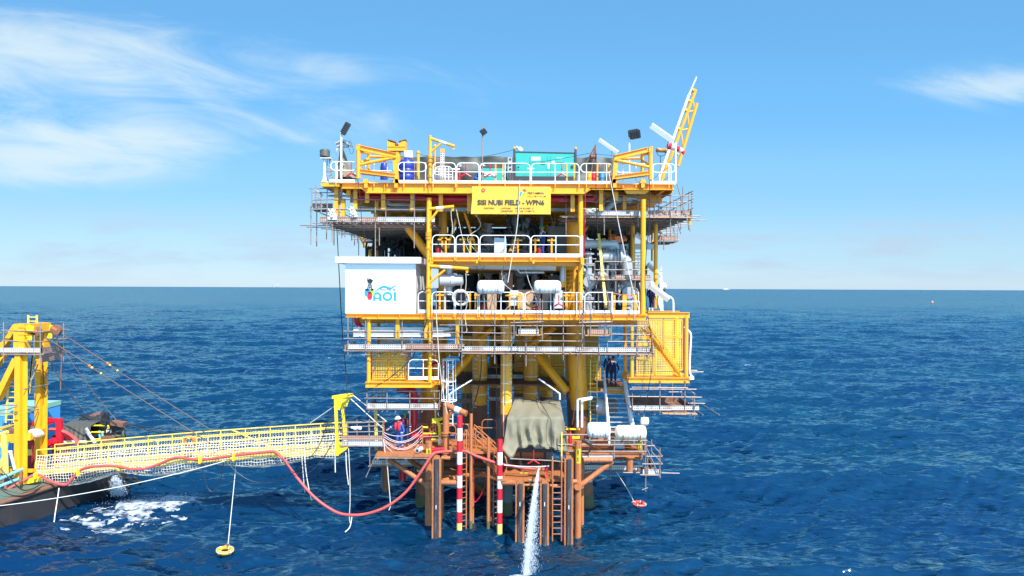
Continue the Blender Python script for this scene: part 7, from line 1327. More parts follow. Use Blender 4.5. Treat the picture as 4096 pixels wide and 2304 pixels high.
mb = MB(); mb.tube(kp(735, 378, 40.4), kp(1115, 378, 40.4), .09, 10); solo('cream_pipe', mb, SHEET, 'cream horizontal pipe behind the barge end of the gangway', 'pipe')
rope('white_pipe', [kp(1105, 200, 41), kp(1160, 290, 41), kp(1220, 380, 40.5)], .1, WHT, 'white pipe slanting down in front of the green tarpaulin', 'pipe')
# red pipe legs and dark discharge tubes below
g = thing('overboard_pipe', 'bright red vertical pipe going into the sea under the gangway', 'pipe', kp(1155, 1180, 40)); D = 40.6; mb = MB(); mb.tube(kp(1155, 800, D), (kp(1155, 800, D).x, D, -.8), .13, 14); part('pipe', mb, RED, g); mb = MB(); mb.bar(kp(1165, 1170, D-.05), kp(1192, 1122, D-.05), .1, .05); part('tag', mb, BUOYO, g, smooth=False)
rope('dark_fender_pole', [kp(800, 1100, 40.3), kp(950, 1110, 40.3), kp(1130, 1150, 40.3)], .1, BLK, 'dark wet pole floating beside the barge corner', 'pole')
for i, (a, b, w) in enumerate((((1230, 920), (1440, 1020), .28), ((1400, 880), (1480, 1040), .26), ((1500, 770), (1665, 975), .24), ((1630, 840), (1760, 900), .2), ((1730, 830), (1810, 915), .2))): mb = MB(); mb.tube(kp(*a, 41.5), kp(*b, 41.3), w*.6, 12); solo('discharge_pipe', mb, BLK, ['leftmost dark discharge pipe below the gangway net', 'second dark discharge pipe beside the falling water', 'longest dark discharge pipe right of the falling water', 'dark discharge pipe nearest the white mooring line', 'shortest dark discharge pipe below the gangway net'][i], 'pipe', 'dark discharge pipes under the gangway')
# ---------------------------------------------------------------- gangway
gw = thing('gangway', 'long pale yellow gangway with rails bridging from barge to platform', 'gangway', (-17, 37.5, 3))
E0, E1 = P('K', 470, 800, 38.2), P('L', 2095, 845, 36.0)        # near bottom edge: barge end, platform end
wv = Vector((.12, 1.35, 0)); d = (E1-E0); Lg = d.length; hN = 1.38
at = lambda t, w=0, h=0: E0+d*t+wv*w+Vector((0, 0, h+.22*math.sin(math.pi*t)*.35))
for w in (0, 1):
 for k in range(4): mb = MB(); mb.bar(at(k/4, w, .12), at((k+1)/4, w, .12), .12, .30); part('girder', mb, YELP, gw, smooth=False)
 for h, r in ((hN, .05), (hN-.32, .035), (.95*.78, .035), (.5, .03)): mb = MB(); mb.path([at(i/12, w, h) for i in range(13)], r*.72, 8); part('rail', mb, YELP, gw)
 for i in range(13): mb = MB(); mb.tube(at(i/12, w, .1), at(i/12, w, hN), .032, 8); part('rail_post', mb, YELP, gw)
mb = MB(); mb.prism([at(0, .06, .18), at(1, .06, .18), at(1, .94, .18), at(0, .94, .18)], (0, 0, -.05)); part('walkway', mb, mat('gangway_planks', (.34, .24, .09), .8, var=.2, vscale=3), gw, smooth=False)
for i in range(16): mb = MB(); t = (i+.5)/16; mb.bar(at(t, 0, .02), at(t, 1, .02), .08, .1); part('cross_member', mb, YELP, gw, smooth=False)
for t in (.66,): mb = MB(); mb.tube(at(.62, 1, hN), at(.75, 1, .3), .045, 8); part('brace', mb, YELP, gw)
mb = MB(); mb.prism([P('L', 2060, 800, 36), P('L', 2230, 765, 36), P('L', 2200, 800, 36), P('L', 2080, 880, 36)], (0, .9, 0)); part('end_shoe', mb, YTAPE, gw, smooth=False)
# gallows at its platform end
for w, x, yb in ((0, 2085, 830), (1, 2165, 600)):
 a = P('L', x-15, 150, 36+w*1.35); b = at(1, w, 0); mb = MB(); mb.bar(b+Vector((0, 0, -.1)), a, .14, .16); part('gallows_post', mb, YTAPE, gw, smooth=False)
mb = MB(); a0, a1 = P('L', 2050, 125, 36), P('L', 2265, 90, 37.35); mb.bar(a0, a1, .3, .16); part('gallows_beam', mb, YTAPE, gw, smooth=False)
for pts, D in ((((2052, 130), (2215, 150), (2145, 205), (2120, 290), (2055, 250)), 36.0), (((2150, 120), (2265, 100), (2215, 240), (2170, 240)), 37.2)): mb = MB(); mb.prism([P('L', x, y, D) for x, y in pts], (0, .05, 0)); part('gusset', mb, YTAPE, gw, smooth=False)
# net: cords along and across, hung on the near rail, sagging under the gangway and up the far rail
def netcord():
 g = thing('safety_net', 'white knotted safety net hung along the gangway and sagging beneath it', 'net', at(.5, .5, -.6)); nu, nv = 104, 26
 def pt(i, j):
  t = .005+.99*i/nu; v = j/nv; rnd = .04*mnoise.noise(Vector((i*.35, j*.5, 0)))+.03*mnoise.noise(Vector((i*.9, j*1.1, 3)))
  sg = .5*(.45+abs(math.sin(math.pi*t*3.05+.5))*.75)*(1.25-.5*t)
  if v < .36: k = v/.36; return at(t, -.06-.10*math.sin(k*math.pi)*.8, hN-.30-.05*abs(math.sin(i*.42))-k*(hN-.30+.7*sg))+Vector((rnd, 0, rnd))
  if v < .7: k = (v-.36)/.34; return at(t, -.06+1.12*k, -.7*sg-.5*sg*math.sin(k*math.pi)**.8-.0*k if k < .8 else -.7*sg*(1-(k-.8)/.2)-.3*sg)+Vector((rnd, rnd, rnd))
  k = (v-.7)/.3; return at(t, 1.06+.03*math.sin(k*9), k*(hN-.15))+Vector((rnd, 0, rnd))
 # knotted cords: thin three sided strands
 for sect, (j0, j1) in (('near_side', (0, 9)), ('under_side', (9, 18)), ('far_side', (18, 26))):
  mb = MB()
  for j in range(j0, j1+1): mb.path([pt(i, j) for i in range(nu+1)], .0145, 3, caps=False)
  for i in range(nu+1): mb.path([pt(i, j) for j in range(j0, j1+1)], .0135, 3, caps=False)
  part(sect, mb, NETM, g, smooth=False)
netcord()
g = thing('ring_buoy', 'orange ring buoy tied to the gangway rail', 'life buoy', P('L', 180, 690, 37.4), 'ring buoys'); p = P('L', 182, 690, 37.55); mb = MB(); mb.ring(p, .27, .075, (0, 1, .1), 28, 10); part('ring', mb, BUOYO, g)
for a in range(4): t = R(45+90*a); mb = MB(); mb.ring(p+Vector((math.cos(t)*.27, 0, math.sin(t)*.27)), .078, .012, (-math.sin(t), 0, math.cos(t)), 12, 5); part('band', mb, REFL, g)
# stage between the gangway and the landing
g = scaffold('scaffold walkway joining the gangway end to the boat landing', P('H', 200, 430, 36.2)); D = 36.1
toe(g, 'H', -110, 432, 290, 352, D, TOER); toe(g, 'H', -100, 425, 360, 420, D, TOE); planks(g, X('H', -110, D), X('H', 440, D), D+.02, 37.3, Zc('H', 0, 425, D), PLANK, .3)
led(g, 'H', D-.05, (-130, 135, 480, 115), (-130, 190, 420, 165), (-130, 252, 430, 240), (-110, 430, 440, 430)); led(g, 'H', 37.3, (-100, 120, 470, 112)); upr(g, 'H', D, (-30, 120, 440), (250, 80, 560)); upr(g, 'H', 37.4, (240, 90, 300), (90, 90, 300))
for x in (320, 340, 430): mb = MB(); mb.tube(P('H', x, -40 if x < 400 else 80, 37.6), P('H', x+ (10 if x < 400 else 0), 480, 37.6), .05, 8); part('yellow_post', mb, YELP, g)
for i in range(4): mb = MB(); mb.ball(P('H', 30+i*32, 190+8*(i % 2), D-.08), .09, 6, (1.2, .6, .8+.5*(i % 2))); part('rag', mb, SHEET, g)
# ---------------------------------------------------------------- wires, ropes, hoses
W = lambda *p: [P(*q) for q in p]
rope('stay_wire', W(('J', 745, 300, 39.2), ('J', 1390, 720, 38.8)), .032, WIRE, 'upper doubled steel stay wire from the gantry head', 'wire rope', group='gangway stay wires')
rope('stay_wire', W(('J', 1520, 815, 38.7), ('L', 480, 555, 38.0)), .026, WIRE, 'lower length of the upper stay wire ending on the far gangway rail', 'wire rope', group='gangway stay wires')
rope('stay_wire', W(('J', 500, 325, 37.6), ('J', 1160, 750, 37.4)), .032, WIRE, 'nearer doubled steel stay wire from the gantry head', 'wire rope', group='gangway stay wires')
rope('stay_wire', W(('J', 1310, 855, 37.3), ('L', 585, 795, 36.8)), .026, WIRE, 'lower length of the nearer stay wire ending on the gangway girder', 'wire rope', group='gangway stay wires')
for i, (x, y, x2, y2, D) in enumerate(((1385, 715, 1520, 815, 38.75), (1150, 748, 1310, 852, 37.35))):
 g = thing('turnbuckle', ['yellow taped turnbuckle on the upper stay wire', 'yellow taped turnbuckle on the nearer stay wire'][i], 'turnbuckle', jp(x, y, D), 'stay wire turnbuckles'); a, b = jp(x, y, D), jp(x2, y2, D)
 for o_ in (-.03, .03): mb = MB(); mb.tube(a+Vector((0, 0, o_)), b+Vector((0, 0, o_)), .018, 6); part('rod', mb, WIRE, g)
 mb = MB(); mb.ball(a, .075, 8); part('shackle', mb, BUOYO, g); mb = MB(); mb.tube(a.lerp(b, .15), a.lerp(b, .3), .05, 8); part('tape', mb, YTAPE, g); mb = MB(); mb.tube(a.lerp(b, .9), b, .055, 8); part('tape', mb, YTAPE, g)
rope('stay_wire', W(('J', 620, 640, 39.3), ('J', 780, 930, 40), ('J', 1110, 1400, 42.5)), .022, WIRE, 'thin wire from the gantry scaffold down to the mooring winch', 'wire rope'); rope('stay_wire', W(('J', 790, 480, 39.8), ('J', 990, 800, 40), ('J', 1500, 1449, 41), ('K', 1800, 330, 39.3)), .022, WIRE, 'thin wire from the gantry scaffold down behind the gangway', 'wire rope')
rope('mooring_wire', sag(P('K', 1290, 85, 42.5), P('L', 380, 575, 42.5), .1), .03, CAB, 'upper black mooring wire running right behind the gangway', 'wire rope'); rope('mooring_wire', sag(P('K', 1600, 145, 42), P('L', 60, 610, 42), .08), .03, CAB, 'lower black mooring wire running right from the P1 post', 'wire rope')
rope('mooring_line', sag(P('K', -60, 1205, 33.8), P('L', 640, 945, 36.0), .25), .02, NETM, 'white mooring line slanting up from lower left to the gangway', 'rope')
rope('guy_rope', W(('L', 2285, 90, 37.3), ('H', 470, 112, 37)), .03, ROPE, 'upper pale guy rope from the gallows to the landing', 'rope'); rope('guy_rope', W(('L', 2260, 140, 37.3), ('H', 420, 200, 36.5), ), .03, ROPE, 'lower pale guy rope from the gallows to the landing', 'rope'); rope('guy_rope', W(('L', 2050, 240, 36), ('L', 1740, 455, 36.6)), .025, ROPE, 'pale guy rope from the gallows back to the gangway rail', 'rope')
rope('hoist_cable', W(('C', 475, 190, 38), ('C', 540, 1449, 37.5), ('F', 570, 500, 37.3), ('F', 612, 1050, 37)), .026, CAB, 'long black cable dropping past the white cabin to the gallows', 'cable')
rope('hoist_cable', [P('F', 590, 1070, 36.9)]+[P('F', x, y, 36.6) for x, y in ((860, 1000), (1080, 890), (1290, 730), (1440, 580), (1520, 430), (1590, 230), (1660, 20))], .022, CAB, 'black cable curving from the gallows up past the left yellow cage', 'cable')
rope('slack_cable', W(('L', 2045, 190, 36), ('L', 1960, 470, 35.9), ('L', 1860, 730, 35.8), ('L', 1700, 950, 35.7), ('L', 1560, 1075, 35.7)), .02, CAB, 'black slack cable falling from the near gallows post to the red hose', 'cable'); rope('slack_cable', W(('L', 2220, 90, 36.8), ('L', 2160, 390, 36.2), ('L', 2060, 650, 35.9), ('L', 1920, 880, 35.8), ('L', 1760, 1070, 35.7), ('L', 1620, 1100, 35.7), ('L', 1500, 1070, 35.7), ('L', 1380, 900, 35.7)), .02, CAB, 'black slack cable looping from the gallows beam under the gangway', 'cable')
rope('slack_cable', W(('L', 650, 940, 36.2), ('L', 800, 1090, 36.2), ('L', 960, 1190, 36.2), ('L', 1150, 1230, 36.2), ('L', 1330, 1195, 36.2), ('L', 1530, 1095, 35.8)), .02, CAB, 'black cable sagging in a long curve beneath the gangway', 'cable'); rope('slack_cable', W(('L', 345, 945, 36.8), ('L', 375, 1130, 36.8), ('L', 420, 1290, 36.8), ('L', 490, 1340, 36.8), ('L', 560, 1280, 36.8), ('L', 600, 1120, 36.8), ('L', 628, 960, 36.6)), .02, CAB, 'black cable hanging in a deep loop under the gangway', 'cable')
rope('slack_cable', W(('L', 0, 800, 37), ('L', 100, 900, 37), ('L', 350, 910, 36.8), ('L', 590, 795, 36.8), ('L', 700, 820, 36.8), ('L', 830, 815, 36.7), ('L', 1000, 880, 36.6), ('L', 1250, 880, 36.4)), .018, CAB, 'thin black cable wandering along the gangway girder', 'cable')
rope('deck_cable', W(('K', -20, 700, 35.4), ('K', 150, 870, 35.4), ('K', 250, 970, 35.6), ('K', 330, 1000, 36), ('K', 460, 960, 36.5), ('K', 560, 880, 37)), .03, CAB, 'black cable lying over the barge rail and deck edge', 'cable'); rope('deck_cable', W(('K', -20, 960, 35), ('K', 120, 1050, 35.2), ('K', 260, 1070, 35.6), ('K', 400, 1040, 36.2), ('K', 520, 960, 36.8)), .03, CAB, 'second black cable drooping over the barge hull edge', 'cable')
hp = [('K', 60, 1005, 36.6), ('K', 270, 890, 37), ('K', 470, 800, 37.6), ('K', 640, 880, 37.4), ('K', 840, 930, 37.3), ('K', 930, 850, 37.3), ('K', 1010, 755, 37.3), ('K', 1150, 700, 37.2), ('K', 1350, 685, 37.1), ('K', 1520, 690, 37.1), ('K', 1680, 725, 37), ('K', 1850, 722, 36.9), ('K', 2050, 660, 36.9), ('K', 2250, 580, 36.8), ('K', 2400, 585, 36.8), ('L', 150, 915, 36.7), ('L', 330, 925, 36.6), ('L', 500, 910, 36.5), ('L', 750, 875, 36.3), ('L', 1000, 845, 36.2), ('L', 1220, 825, 36.1), ('L', 1310, 840, 36), ('L', 1400, 930, 35.9), ('L', 1550, 1130, 35.9), ('L', 1690, 1300, 35.8), ('L', 1830, 1440, 35.7), ('H', -260, 1235, 35.6), ('H', -120, 1300, 35.5), ('H', 50, 1318, 35.4), ('H', 220, 1300, 35.4), ('H', 420, 1235, 35.3), ('H', 600, 1125, 35.3), ('H', 740, 1000, 35.3), ('H', 860, 840, 35.3), ('H', 960, 690, 35.3), ('H', 1060, 545, 35.4), ('H', 1120, 510, 35.6), ('H', 1300, 495, 36), ('H', 1480, 495, 36), ('H', 1620, 555, 35.9), ('H', 1760, 605, 35.8), ('H', 1900, 650, 35.7), ('H', 2100, 690, 35.5), ('H', 2260, 715, 35.4), ('I', 280, 722, 35.5), ('I', 330, 722, 35.6)]
mb = MB(); pts = smooth_path(W(*hp), 6); mb.path(pts, .074, 10); solo('fire_hose', mb, PINK, 'long thick red hose draped along the gangway and sagging to the landing', 'hose')
for x, y in ((325, 915), (760, 885), (1312, 838)): mb = MB(); p = P('L', x, y, 36.2); mb.bx(p.x-.05, p.x+.05, p.y-.12, p.y+.1, p.z-.22, p.z+.12); part('hose_hook', mb, YTAPE, gw, smooth=False)
for x, y in ((460, 800), (1010, 755), (1540, 695), (2060, 655)): mb = MB(); p = P('K', x, y, 37.2); mb.bx(p.x-.05, p.x+.05, p.y-.12, p.y+.1, p.z-.2, p.z+.12); part('hose_hook', mb, YTAPE, gw, smooth=False)
rope('red_line', W(('H', 1590, 600, 36.4), ('H', 1590, 900, 36.4), ('H', 1595, 1090, 36.4), ('H', 1610, 1150, 36.4), ('H', 1660, 1100, 36.4), ('H', 1715, 1000, 36.4), ('H', 1755, 850, 36.4)), .025, RED, 'thin red hose hanging in a deep loop between the orange piles', 'hose')
# ropes hanging to the sea, ring buoys
for i, (pts, r, lab) in enumerate((([('L', 1630, 870), ('L', 1650, 1100), ('L', 1665, 1280), ('L', 1675, 1350)], .022, 'left short pale rope hanging from the gangway beside the red hose'), ([('L', 1665, 850), ('L', 1690, 1100), ('L', 1730, 1330), ('L', 1760, 1449)], .03, 'pale rope with frayed end hanging beside the red hose'), ([('L', 2065, 830), ('L', 2062, 950), ('L', 2065, 1090)], .03, 'short knotted rope hanging below the gallows post'), ([('L', 2200, 830), ('L', 2210, 1050), ('L', 2235, 1250)], .03, 'pale rope end hanging from the gangway shoe'), ([('L', 2235, 780), ('L', 2250, 1100), ('L', 2255, 1449), ('H', -8, 1330), ('H', 0, 1449)], .022, 'long pale rope from the gangway shoe passing in front of the red hose'), ([('H', 430, 340), ('H', 450, 500), ('H', 480, 680), ('H', 495, 870), ('H', 515, 1100), ('H', 520, 1200), ('H', 500, 1255)], .025, 'pale rope hanging from the landing corner past the red hose'))):
 rope('hanging_rope', [P(*q, 36.0) for q in pts], r, ROPE, lab)
rope('hanging_rope', W(('O', 885, 1300, 35.4), ('O', 880, 1325, 35.2), ('O', 868, 1338, 35)), .03, ROPE, 'rope tail trailing on the sea below the red hose')
rope('hanging_rope', W(('K', 760, 970, 36.6), ('K', 745, 1080, 36.4), ('K', 710, 1300, 36), ('K', 680, 1449, 35.6), ('O', 105, 1355, 34), ('O', 68, 1378, 33.4)), .03, ROPE, 'pale rope hanging from the gangway net to the sea at lower left')
rope('hanging_rope', W(('L', 480, 940, 37), ('L', 560, 935, 36.9), ('L', 520, 910, 36.8)), .015, ROPE, 'short rope tie on the gangway girder')
def lifebuoy(lab, c, x, y, D, Rr, m, tilt, z=None):
 g = thing('ring_buoy', lab, 'life buoy', P(c, x, y, D), 'ring buoys'); p = P(c, x, y, D); ax = Vector(tilt); mb = MB(); mb.ring(p, Rr, Rr*.30, ax, 32, 12); part('ring', mb, m, g); axn = ax.normalized(); e = axn.orthogonal().normalized(); f = axn.cross(e)
 for a in range(4): t = R(20+90*a); dv = e*math.cos(t)+f*math.sin(t); mb = MB(); mb.ring(p+dv*Rr, Rr*.305, Rr*.05, e*-math.sin(t)+f*math.cos(t), 14, 5); part('band', mb, REFL, g)
 mb = MB(); mb.path([p+(e*math.cos(t)+f*math.sin(t))*Rr*(1.34+.06*math.sin(t*4))+axn*.03 for t in [2*math.pi*i/32 for i in range(32)]], .012, 5, closed=True); part('grab_line', mb, ROPE, g)
 return p
Db = 32.0; pb = lifebuoy('amber ring buoy hanging on a rope just above the sea below the gangway', 'O', 566, 1384, Db, .30, BUOYY, (.10, -.06, 1))
rope('buoy_rope', [P('L', 775, 1100, 37.2), P('O', 574, 1366, Db)], .022, ROPE, 'pale rope holding the amber ring buoy'); mb = MB(); [mb.tube(P('O', 574, 1366, Db), pb+Vector((sx*.2, .2, .09)), .012, 5) for sx in (-1, 0, 1)]; solo('rope_bridle', mb, ROPE, 'small rope bridle above the amber ring buoy', 'rope')
rope('buoy_rope', [P('L', 790, 940, 37.4), P('L', 775, 1100, 37.2)], .02, ROPE, 'upper end of the rope under the gangway holding the amber buoy')
pr = lifebuoy('red ring buoy floating on the sea right of the boat landing', 'I', 1632, 1172, 39.3, .30, BUOYR, (.02, -.05, 1)); rope('buoy_rope', [P('I', 1340, 765, 38.6), P('I', 1420, 890, 38.8), P('I', 1500, 1020, 39), P('I', 1565, 1150, 39.1)], .022, ROPE, 'pale rope running down to the red ring buoy')
# white and red barrier ropes in front of the crew
for i in range(6):
 a, b = P('H', 440, 255+i*28, 36.0), P('H', 930, 165+i*38, 36.6); mb = MB(); mb.path(sag(a, b, .35+.05*i+(i % 2)*.12), .016, 5); solo('barrier_rope', mb, mat('pink_white_cord', (.72, .52, .50), .8, var=.2, vscale=9), 'pink and white cord sagging across the landing gate', 'rope', 'pink and white cords across the landing gate')
for a, b in (((935, 165), (935, 520)), ((435, 120), (440, 520))): mb = MB(); mb.tube(P('H', *a, 36.2), P('H', *b, 36.2), .03, 8); part('rail_tube', mb, ORG, bl)
# ================================================================== EQUIPMENT INSIDE THE DECKS
# under the top deck
D = 37.5
mb = MB(); mb.path(smooth_path([P('A', 715, 1118, D), P('A', 1400, 1122, D), P('A', 1520, 1125, D), P('A', 1700, 1145, D), P('A', 2210, 1148, D), P('B', 1000, 1150, D), P('B', 1180, 1150, D), P('B', 1212, 1130, D), P('B', 1222, 1090, D)], 4), .2, 14); solo('fire_main', mb, RED, 'long red pipe running under the front beam of the top deck', 'pipe')
for c, x0, x1, y0, y1, lab in (('A', 690, 1620, 1248, 1306, 'grey steel girder under the top deck left of the front column'), ('A', 1760, 2215, 1258, 1306, 'grey steel girder behind the left edge of the yellow banner'), ('B', 648, 1000, 1262, 1306, 'grey steel girder behind the right edge of the yellow banner')):
 mb = MB(); a, b = P(c, x0, y0, 39.2), P(c, x1, y1, 39.2); mb.ibeam((a.x, 39.2, (a.z+b.z)/2), (b.x, 39.2, (a.z+b.z)/2), a.z-b.z, .3, .04); solo('grey_girder', mb, GREYS, lab, 'girder', 'grey girders under the top deck', smooth=False)
for c, x, y0, y1 in (('A', 715, 1005, 1290), ('A', 867, 1065, 1195), ('A', 627, 1005, 1122), ('A', 1075, 1065, 1296), ('A', 1450, 1068, 1302), ('A', 1815, 1070, 1304), ('A', 2180, 1072, 1306), ('B', 935, 1082, 1310), ('B', 1302, 1035, 1298), ('B', 1492, 1060, 1170), ('A', 470, 1010, 1360), ('A', 555, 1150, 1370)):
 mb = MB(); p = P(c, x, y0, YF+.5); mb.bx(p.x-.11, p.x+.11, YF+.42, YF+.6, Zc(c, x, y1, YF+.5), p.z+.05); part('hanger_stub', mb, YEL, plat, smooth=False)
for i in range(9):
 y = YF+1.2+i*1.9
 for x in (-7.5, -5.9, -2.2, .5, 6.2)[i % 2::2]: mb = MB(); mb.bx(x-.1, x+.1, y, y+.16, zb1-.75, zb1+.1); part('hanger_stub', mb, YEL, plat, smooth=False)
rope('white_drain_pipe', [P('A', 1130, 1110, 38), P('A', 1135, 1190, 38), P('A', 1165, 1215, 38), P('A', 1280, 1217, 38), P('A', 1390, 1217, 38), P('A', 1425, 1240, 38), P('A', 1428, 1300, 38)], .09, GREYS, 'white kinked drain pipe under the top deck left of the front column', 'pipe', 4)
rope('white_drain_pipe', [P('A', 370, 1102, 37.2), P('A', 640, 1104, 37.2), P('A', 690, 1110, 37.2), P('A', 700, 1150, 37.2)], .06, GREYS, 'thin white pipe elbow under the left corner of the top deck', 'pipe', 4)
mb = MB(); mb.bx(X('A', 500, 37.4), X('A', 545, 37.4), 37.3, 37.45, Zc('A', 0, 1215, 37.4), Zc('A', 0, 960, 37.4)); solo('cable_tray', mb, GREYS, 'upright grey cable tray below the left corner of the top deck', 'cable tray', smooth=False)
mb = MB(); mb.path(smooth_path([P('B', 1320, 1285, 38), P('B', 1380, 1270, 38), P('B', 1470, 1190, 38), P('B', 1520, 1165, 38), P('B', 1640, 1165, 38), P('B', 1690, 1185, 38)], 5), .16, 8); solo('grey_duct', mb, GREYS, 'grey duct bending up under the right half of the top deck', 'duct')
g = thing('ring_tray', 'grey round cable tray loop under the right half of the top deck', 'cable tray', P('B', 1580, 1190, 38.8)); mb = MB(); mb.ring(P('B', 1580, 1180, 38.8), .95, .09, (0, .1, 1), 32, 6); part('loop', mb, GREYS, g)
def sheet(lab, c, pts, Y, m=SHEET):
 mb = MB(); q = [P(c, x, y, Y) for x, y in pts]; n = 12; rows = []
 for j in range(n+1): l = q[0].lerp(q[3], j/n); r_ = q[1].lerp(q[2], j/n); rows += [l.lerp(r_, i/n)+Vector((.05*mnoise.noise(Vector((i*.5, j*.5, 1))), .16*mnoise.noise(Vector((i*.45, j*.5, 2)))-.1*math.sin(i/n*3.1), 0)) for i in range(n+1)]
 f = [(j*(n+1)+i, j*(n+1)+i+1, (j+1)*(n+1)+i+1, (j+1)*(n+1)+i) for j in range(n) for i in range(n)]; mb.add(rows, f); k = len(rows); mb.add([p+Vector((0, .02, 0)) for p in rows], [tuple(reversed(t)) for t in f]); solo('hanging_sheet', mb, m, lab, 'sheet')
sheet('cream sheet hanging crumpled at the left scaffold corner', 'A', [(365, 1262), (455, 1270), (478, 1412), (350, 1410)], 36.85); sheet('grey white sheet slung over the left scaffold rail', 'A', [(605, 1255), (690, 1235), (750, 1370), (655, 1385)], 36.85); sheet('white sheet sagging over the right scaffold toe board', 'B', [(1070, 1262), (1285, 1262), (1200, 1325), (1110, 1335)], 37.05); sheet('black plastic sheet draped on the balcony rail by the davit', 'C', [(1720, 340), (1790, 390), (1880, 500), (1840, 505)], 36.5, BLK)
sheet('brown cloth over the balcony equipment', 'E', [(165, 345), (250, 350), (245, 490), (110, 500)], 37.5, BRASS); sheet('dark rolled cloth hanging below the banner', 'C', [(1970, 20), (2000, 10), (2085, 170), (2055, 190)], 38.4, TARPD)
# archetypes: dim process equipment
def flange(mb, p, ax, r, t=.07): mb.lathe(p, ax, [(0, r), (t, r)], 14)
def tree(lab, x, y, z, h, m=PIPEG, r=.16, group='grey wellhead valve trees'):
 g = thing('valve_tree', lab, 'valve', (x, y, z), group); mb = MB(); pr = []; k = 5
 for i in range(k): a = h*i/k; pr += [(a, r*1.7), (a+.07, r*1.7), (a+.071, r), (a+h/k-.08, r), (a+h/k-.079, r*1.6), (a+h/k, r*1.6)]
 mb.lathe((x, y, z), (0, 0, 1), pr, 16); part('spool', mb, m, g)
 for i, s_ in ((1, -1), (2, 1), (3, -1)):
  p = Vector((x, y, z+h*(i+.5)/k)); mb = MB(); mb.tube(p, p+Vector((s_*.55, -.1, 0)), r*.7, 12); flange(mb, p+Vector((s_*.3, -.05, 0)), (s_, 0, 0), r*1.3); part('side_valve', mb, m, g); mb = MB(); q_ = p+Vector((s_*.3, -.3, .05)); mb.ring(q_, r*1.25, .022, (.2*s_, 1, 0), 18, 6); mb.tube(q_, q_+Vector((0, .3, 0)), .02, 6); part('handwheel', mb, m, g)
 p = Vector((x, y-.05, z+h*.5)); mb = MB(); mb.lathe(p, (0, -1, 0), [(r*.8, r*.9), (r*1.2, r*1.7), (r*1.8, r*1.7), (r*1.85, r*.8)], 16); part('blind_flange', mb, m, g)
def vessel(lab, x, y, z, L, r, m, vert=False):
 g = thing('process_vessel', lab, 'vessel', (x, y, z), 'process vessels inside the decks'); ax = (0, 0, 1) if vert else (1, 0, 0); o = Vector((x, y, z)) if vert else Vector((x-L/2, y, z+r+.3))
 mb = MB(); mb.lathe(o, ax, [(0, r*.3), (r*.12, r*.7), (r*.35, r), (L-r*.35, r), (L-r*.12, r*.7), (L, r*.3)], 20); part('shell', mb, m, g)
 for t in (.25, .75):
  mb = MB(); p = o+Vector(ax)*L*t
  if vert: mb.ring(p, r*1.02, .03, ax, 20, 6)
  else: mb.bx(p.x-.08, p.x+.08, y-r*.8, y+r*.8, z, z+.35+r*.3)
  part('saddle', mb, DARK, g)
 mb = MB(); p = o+Vector(ax)*L*.5+(Vector((0, -r, 0)) if vert else Vector((0, 0, r))); mb.tube(p-Vector((0, 0, .1)), p+Vector((0, -.25, .3)), .08, 10); flange(mb, p+Vector((0, -.2, .28)), (0, 0, 1), .14); part('nozzle', mb, m, g)
def cabinet(lab, x, y, z, w, h, m):
 g = thing('equipment_cabinet', lab, 'cabinet', (x, y, z), 'equipment cabinets inside the decks'); mb = MB(); mb.cb(x-w/2, x+w/2, y, y+.7, z+.1, z+h, .02); part('body', mb, m, g, smooth=False); mb = MB(); mb.bx(x-w/2+.08, x-.03, y-.02, y-.002, z+.2, z+h-.1); part('door', mb, m, g, smooth=False); mb = MB(); mb.bx(x+.03, x+w/2-.08, y-.02, y-.002, z+.2, z+h-.1); part('door', mb, m, g, smooth=False); mb = MB(); mb.bx(x-w/2+.05, x+w/2-.05, y+.05, y+.65, z, z+.099); part('plinth', mb, DARK, g, smooth=False)
def pipes(lab, x0, x1, y, z0, m, seed, n=6, name='pipe_rack'):
 rr = random.Random(seed); g = thing(name, lab, 'pipe rack', ((x0+x1)/2, y, z0), 'pipe racks inside the decks')
 for i in range(n):
  r = rr.choice((.07, .1, .15, .2)); yy = y+rr.uniform(-.8, .8); z = z0+rr.uniform(.4, 2.5); xa = rr.uniform(x0, (x0+x1)/2); xb = rr.uniform((x0+x1)/2, x1); up = rr.choice((z0, z0+2.75)); mb = MB(); mb.path(smooth_path([(xa, yy, up), (xa, yy, z+.2 if up > z else z-.2), (xa+.2, yy, z), (xb-.2, yy, z), (xb, yy, z0+2.75-(up-z0)*.999)], 4), r, 10); flange(mb, Vector(((xa+xb)/2, yy, z)), (1, 0, 0), r*1.7); part('pipe', mb, m if i % 3 else DARK, g)
 for i in range(3): x = x0+(x1-x0)*(i+.5)/3; mb = MB(); mb.bar((x, y+.9, z0), (x, y+.9, z0+2.75), .12, .12); part('rack_post', mb, DARK, g, smooth=False)
 for i in range(2): mb = MB(); mb.bar((x0, y+.9, z0+1.1+i), (x1, y+.9, z0+1.1+i), .25, .1); part('rack_beam', mb, DARK, g, smooth=False)
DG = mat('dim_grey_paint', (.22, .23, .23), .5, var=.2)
names = ('davit post', 'first bay of the rail', 'middle of the rail', 'second bay of the rail', 'right column')
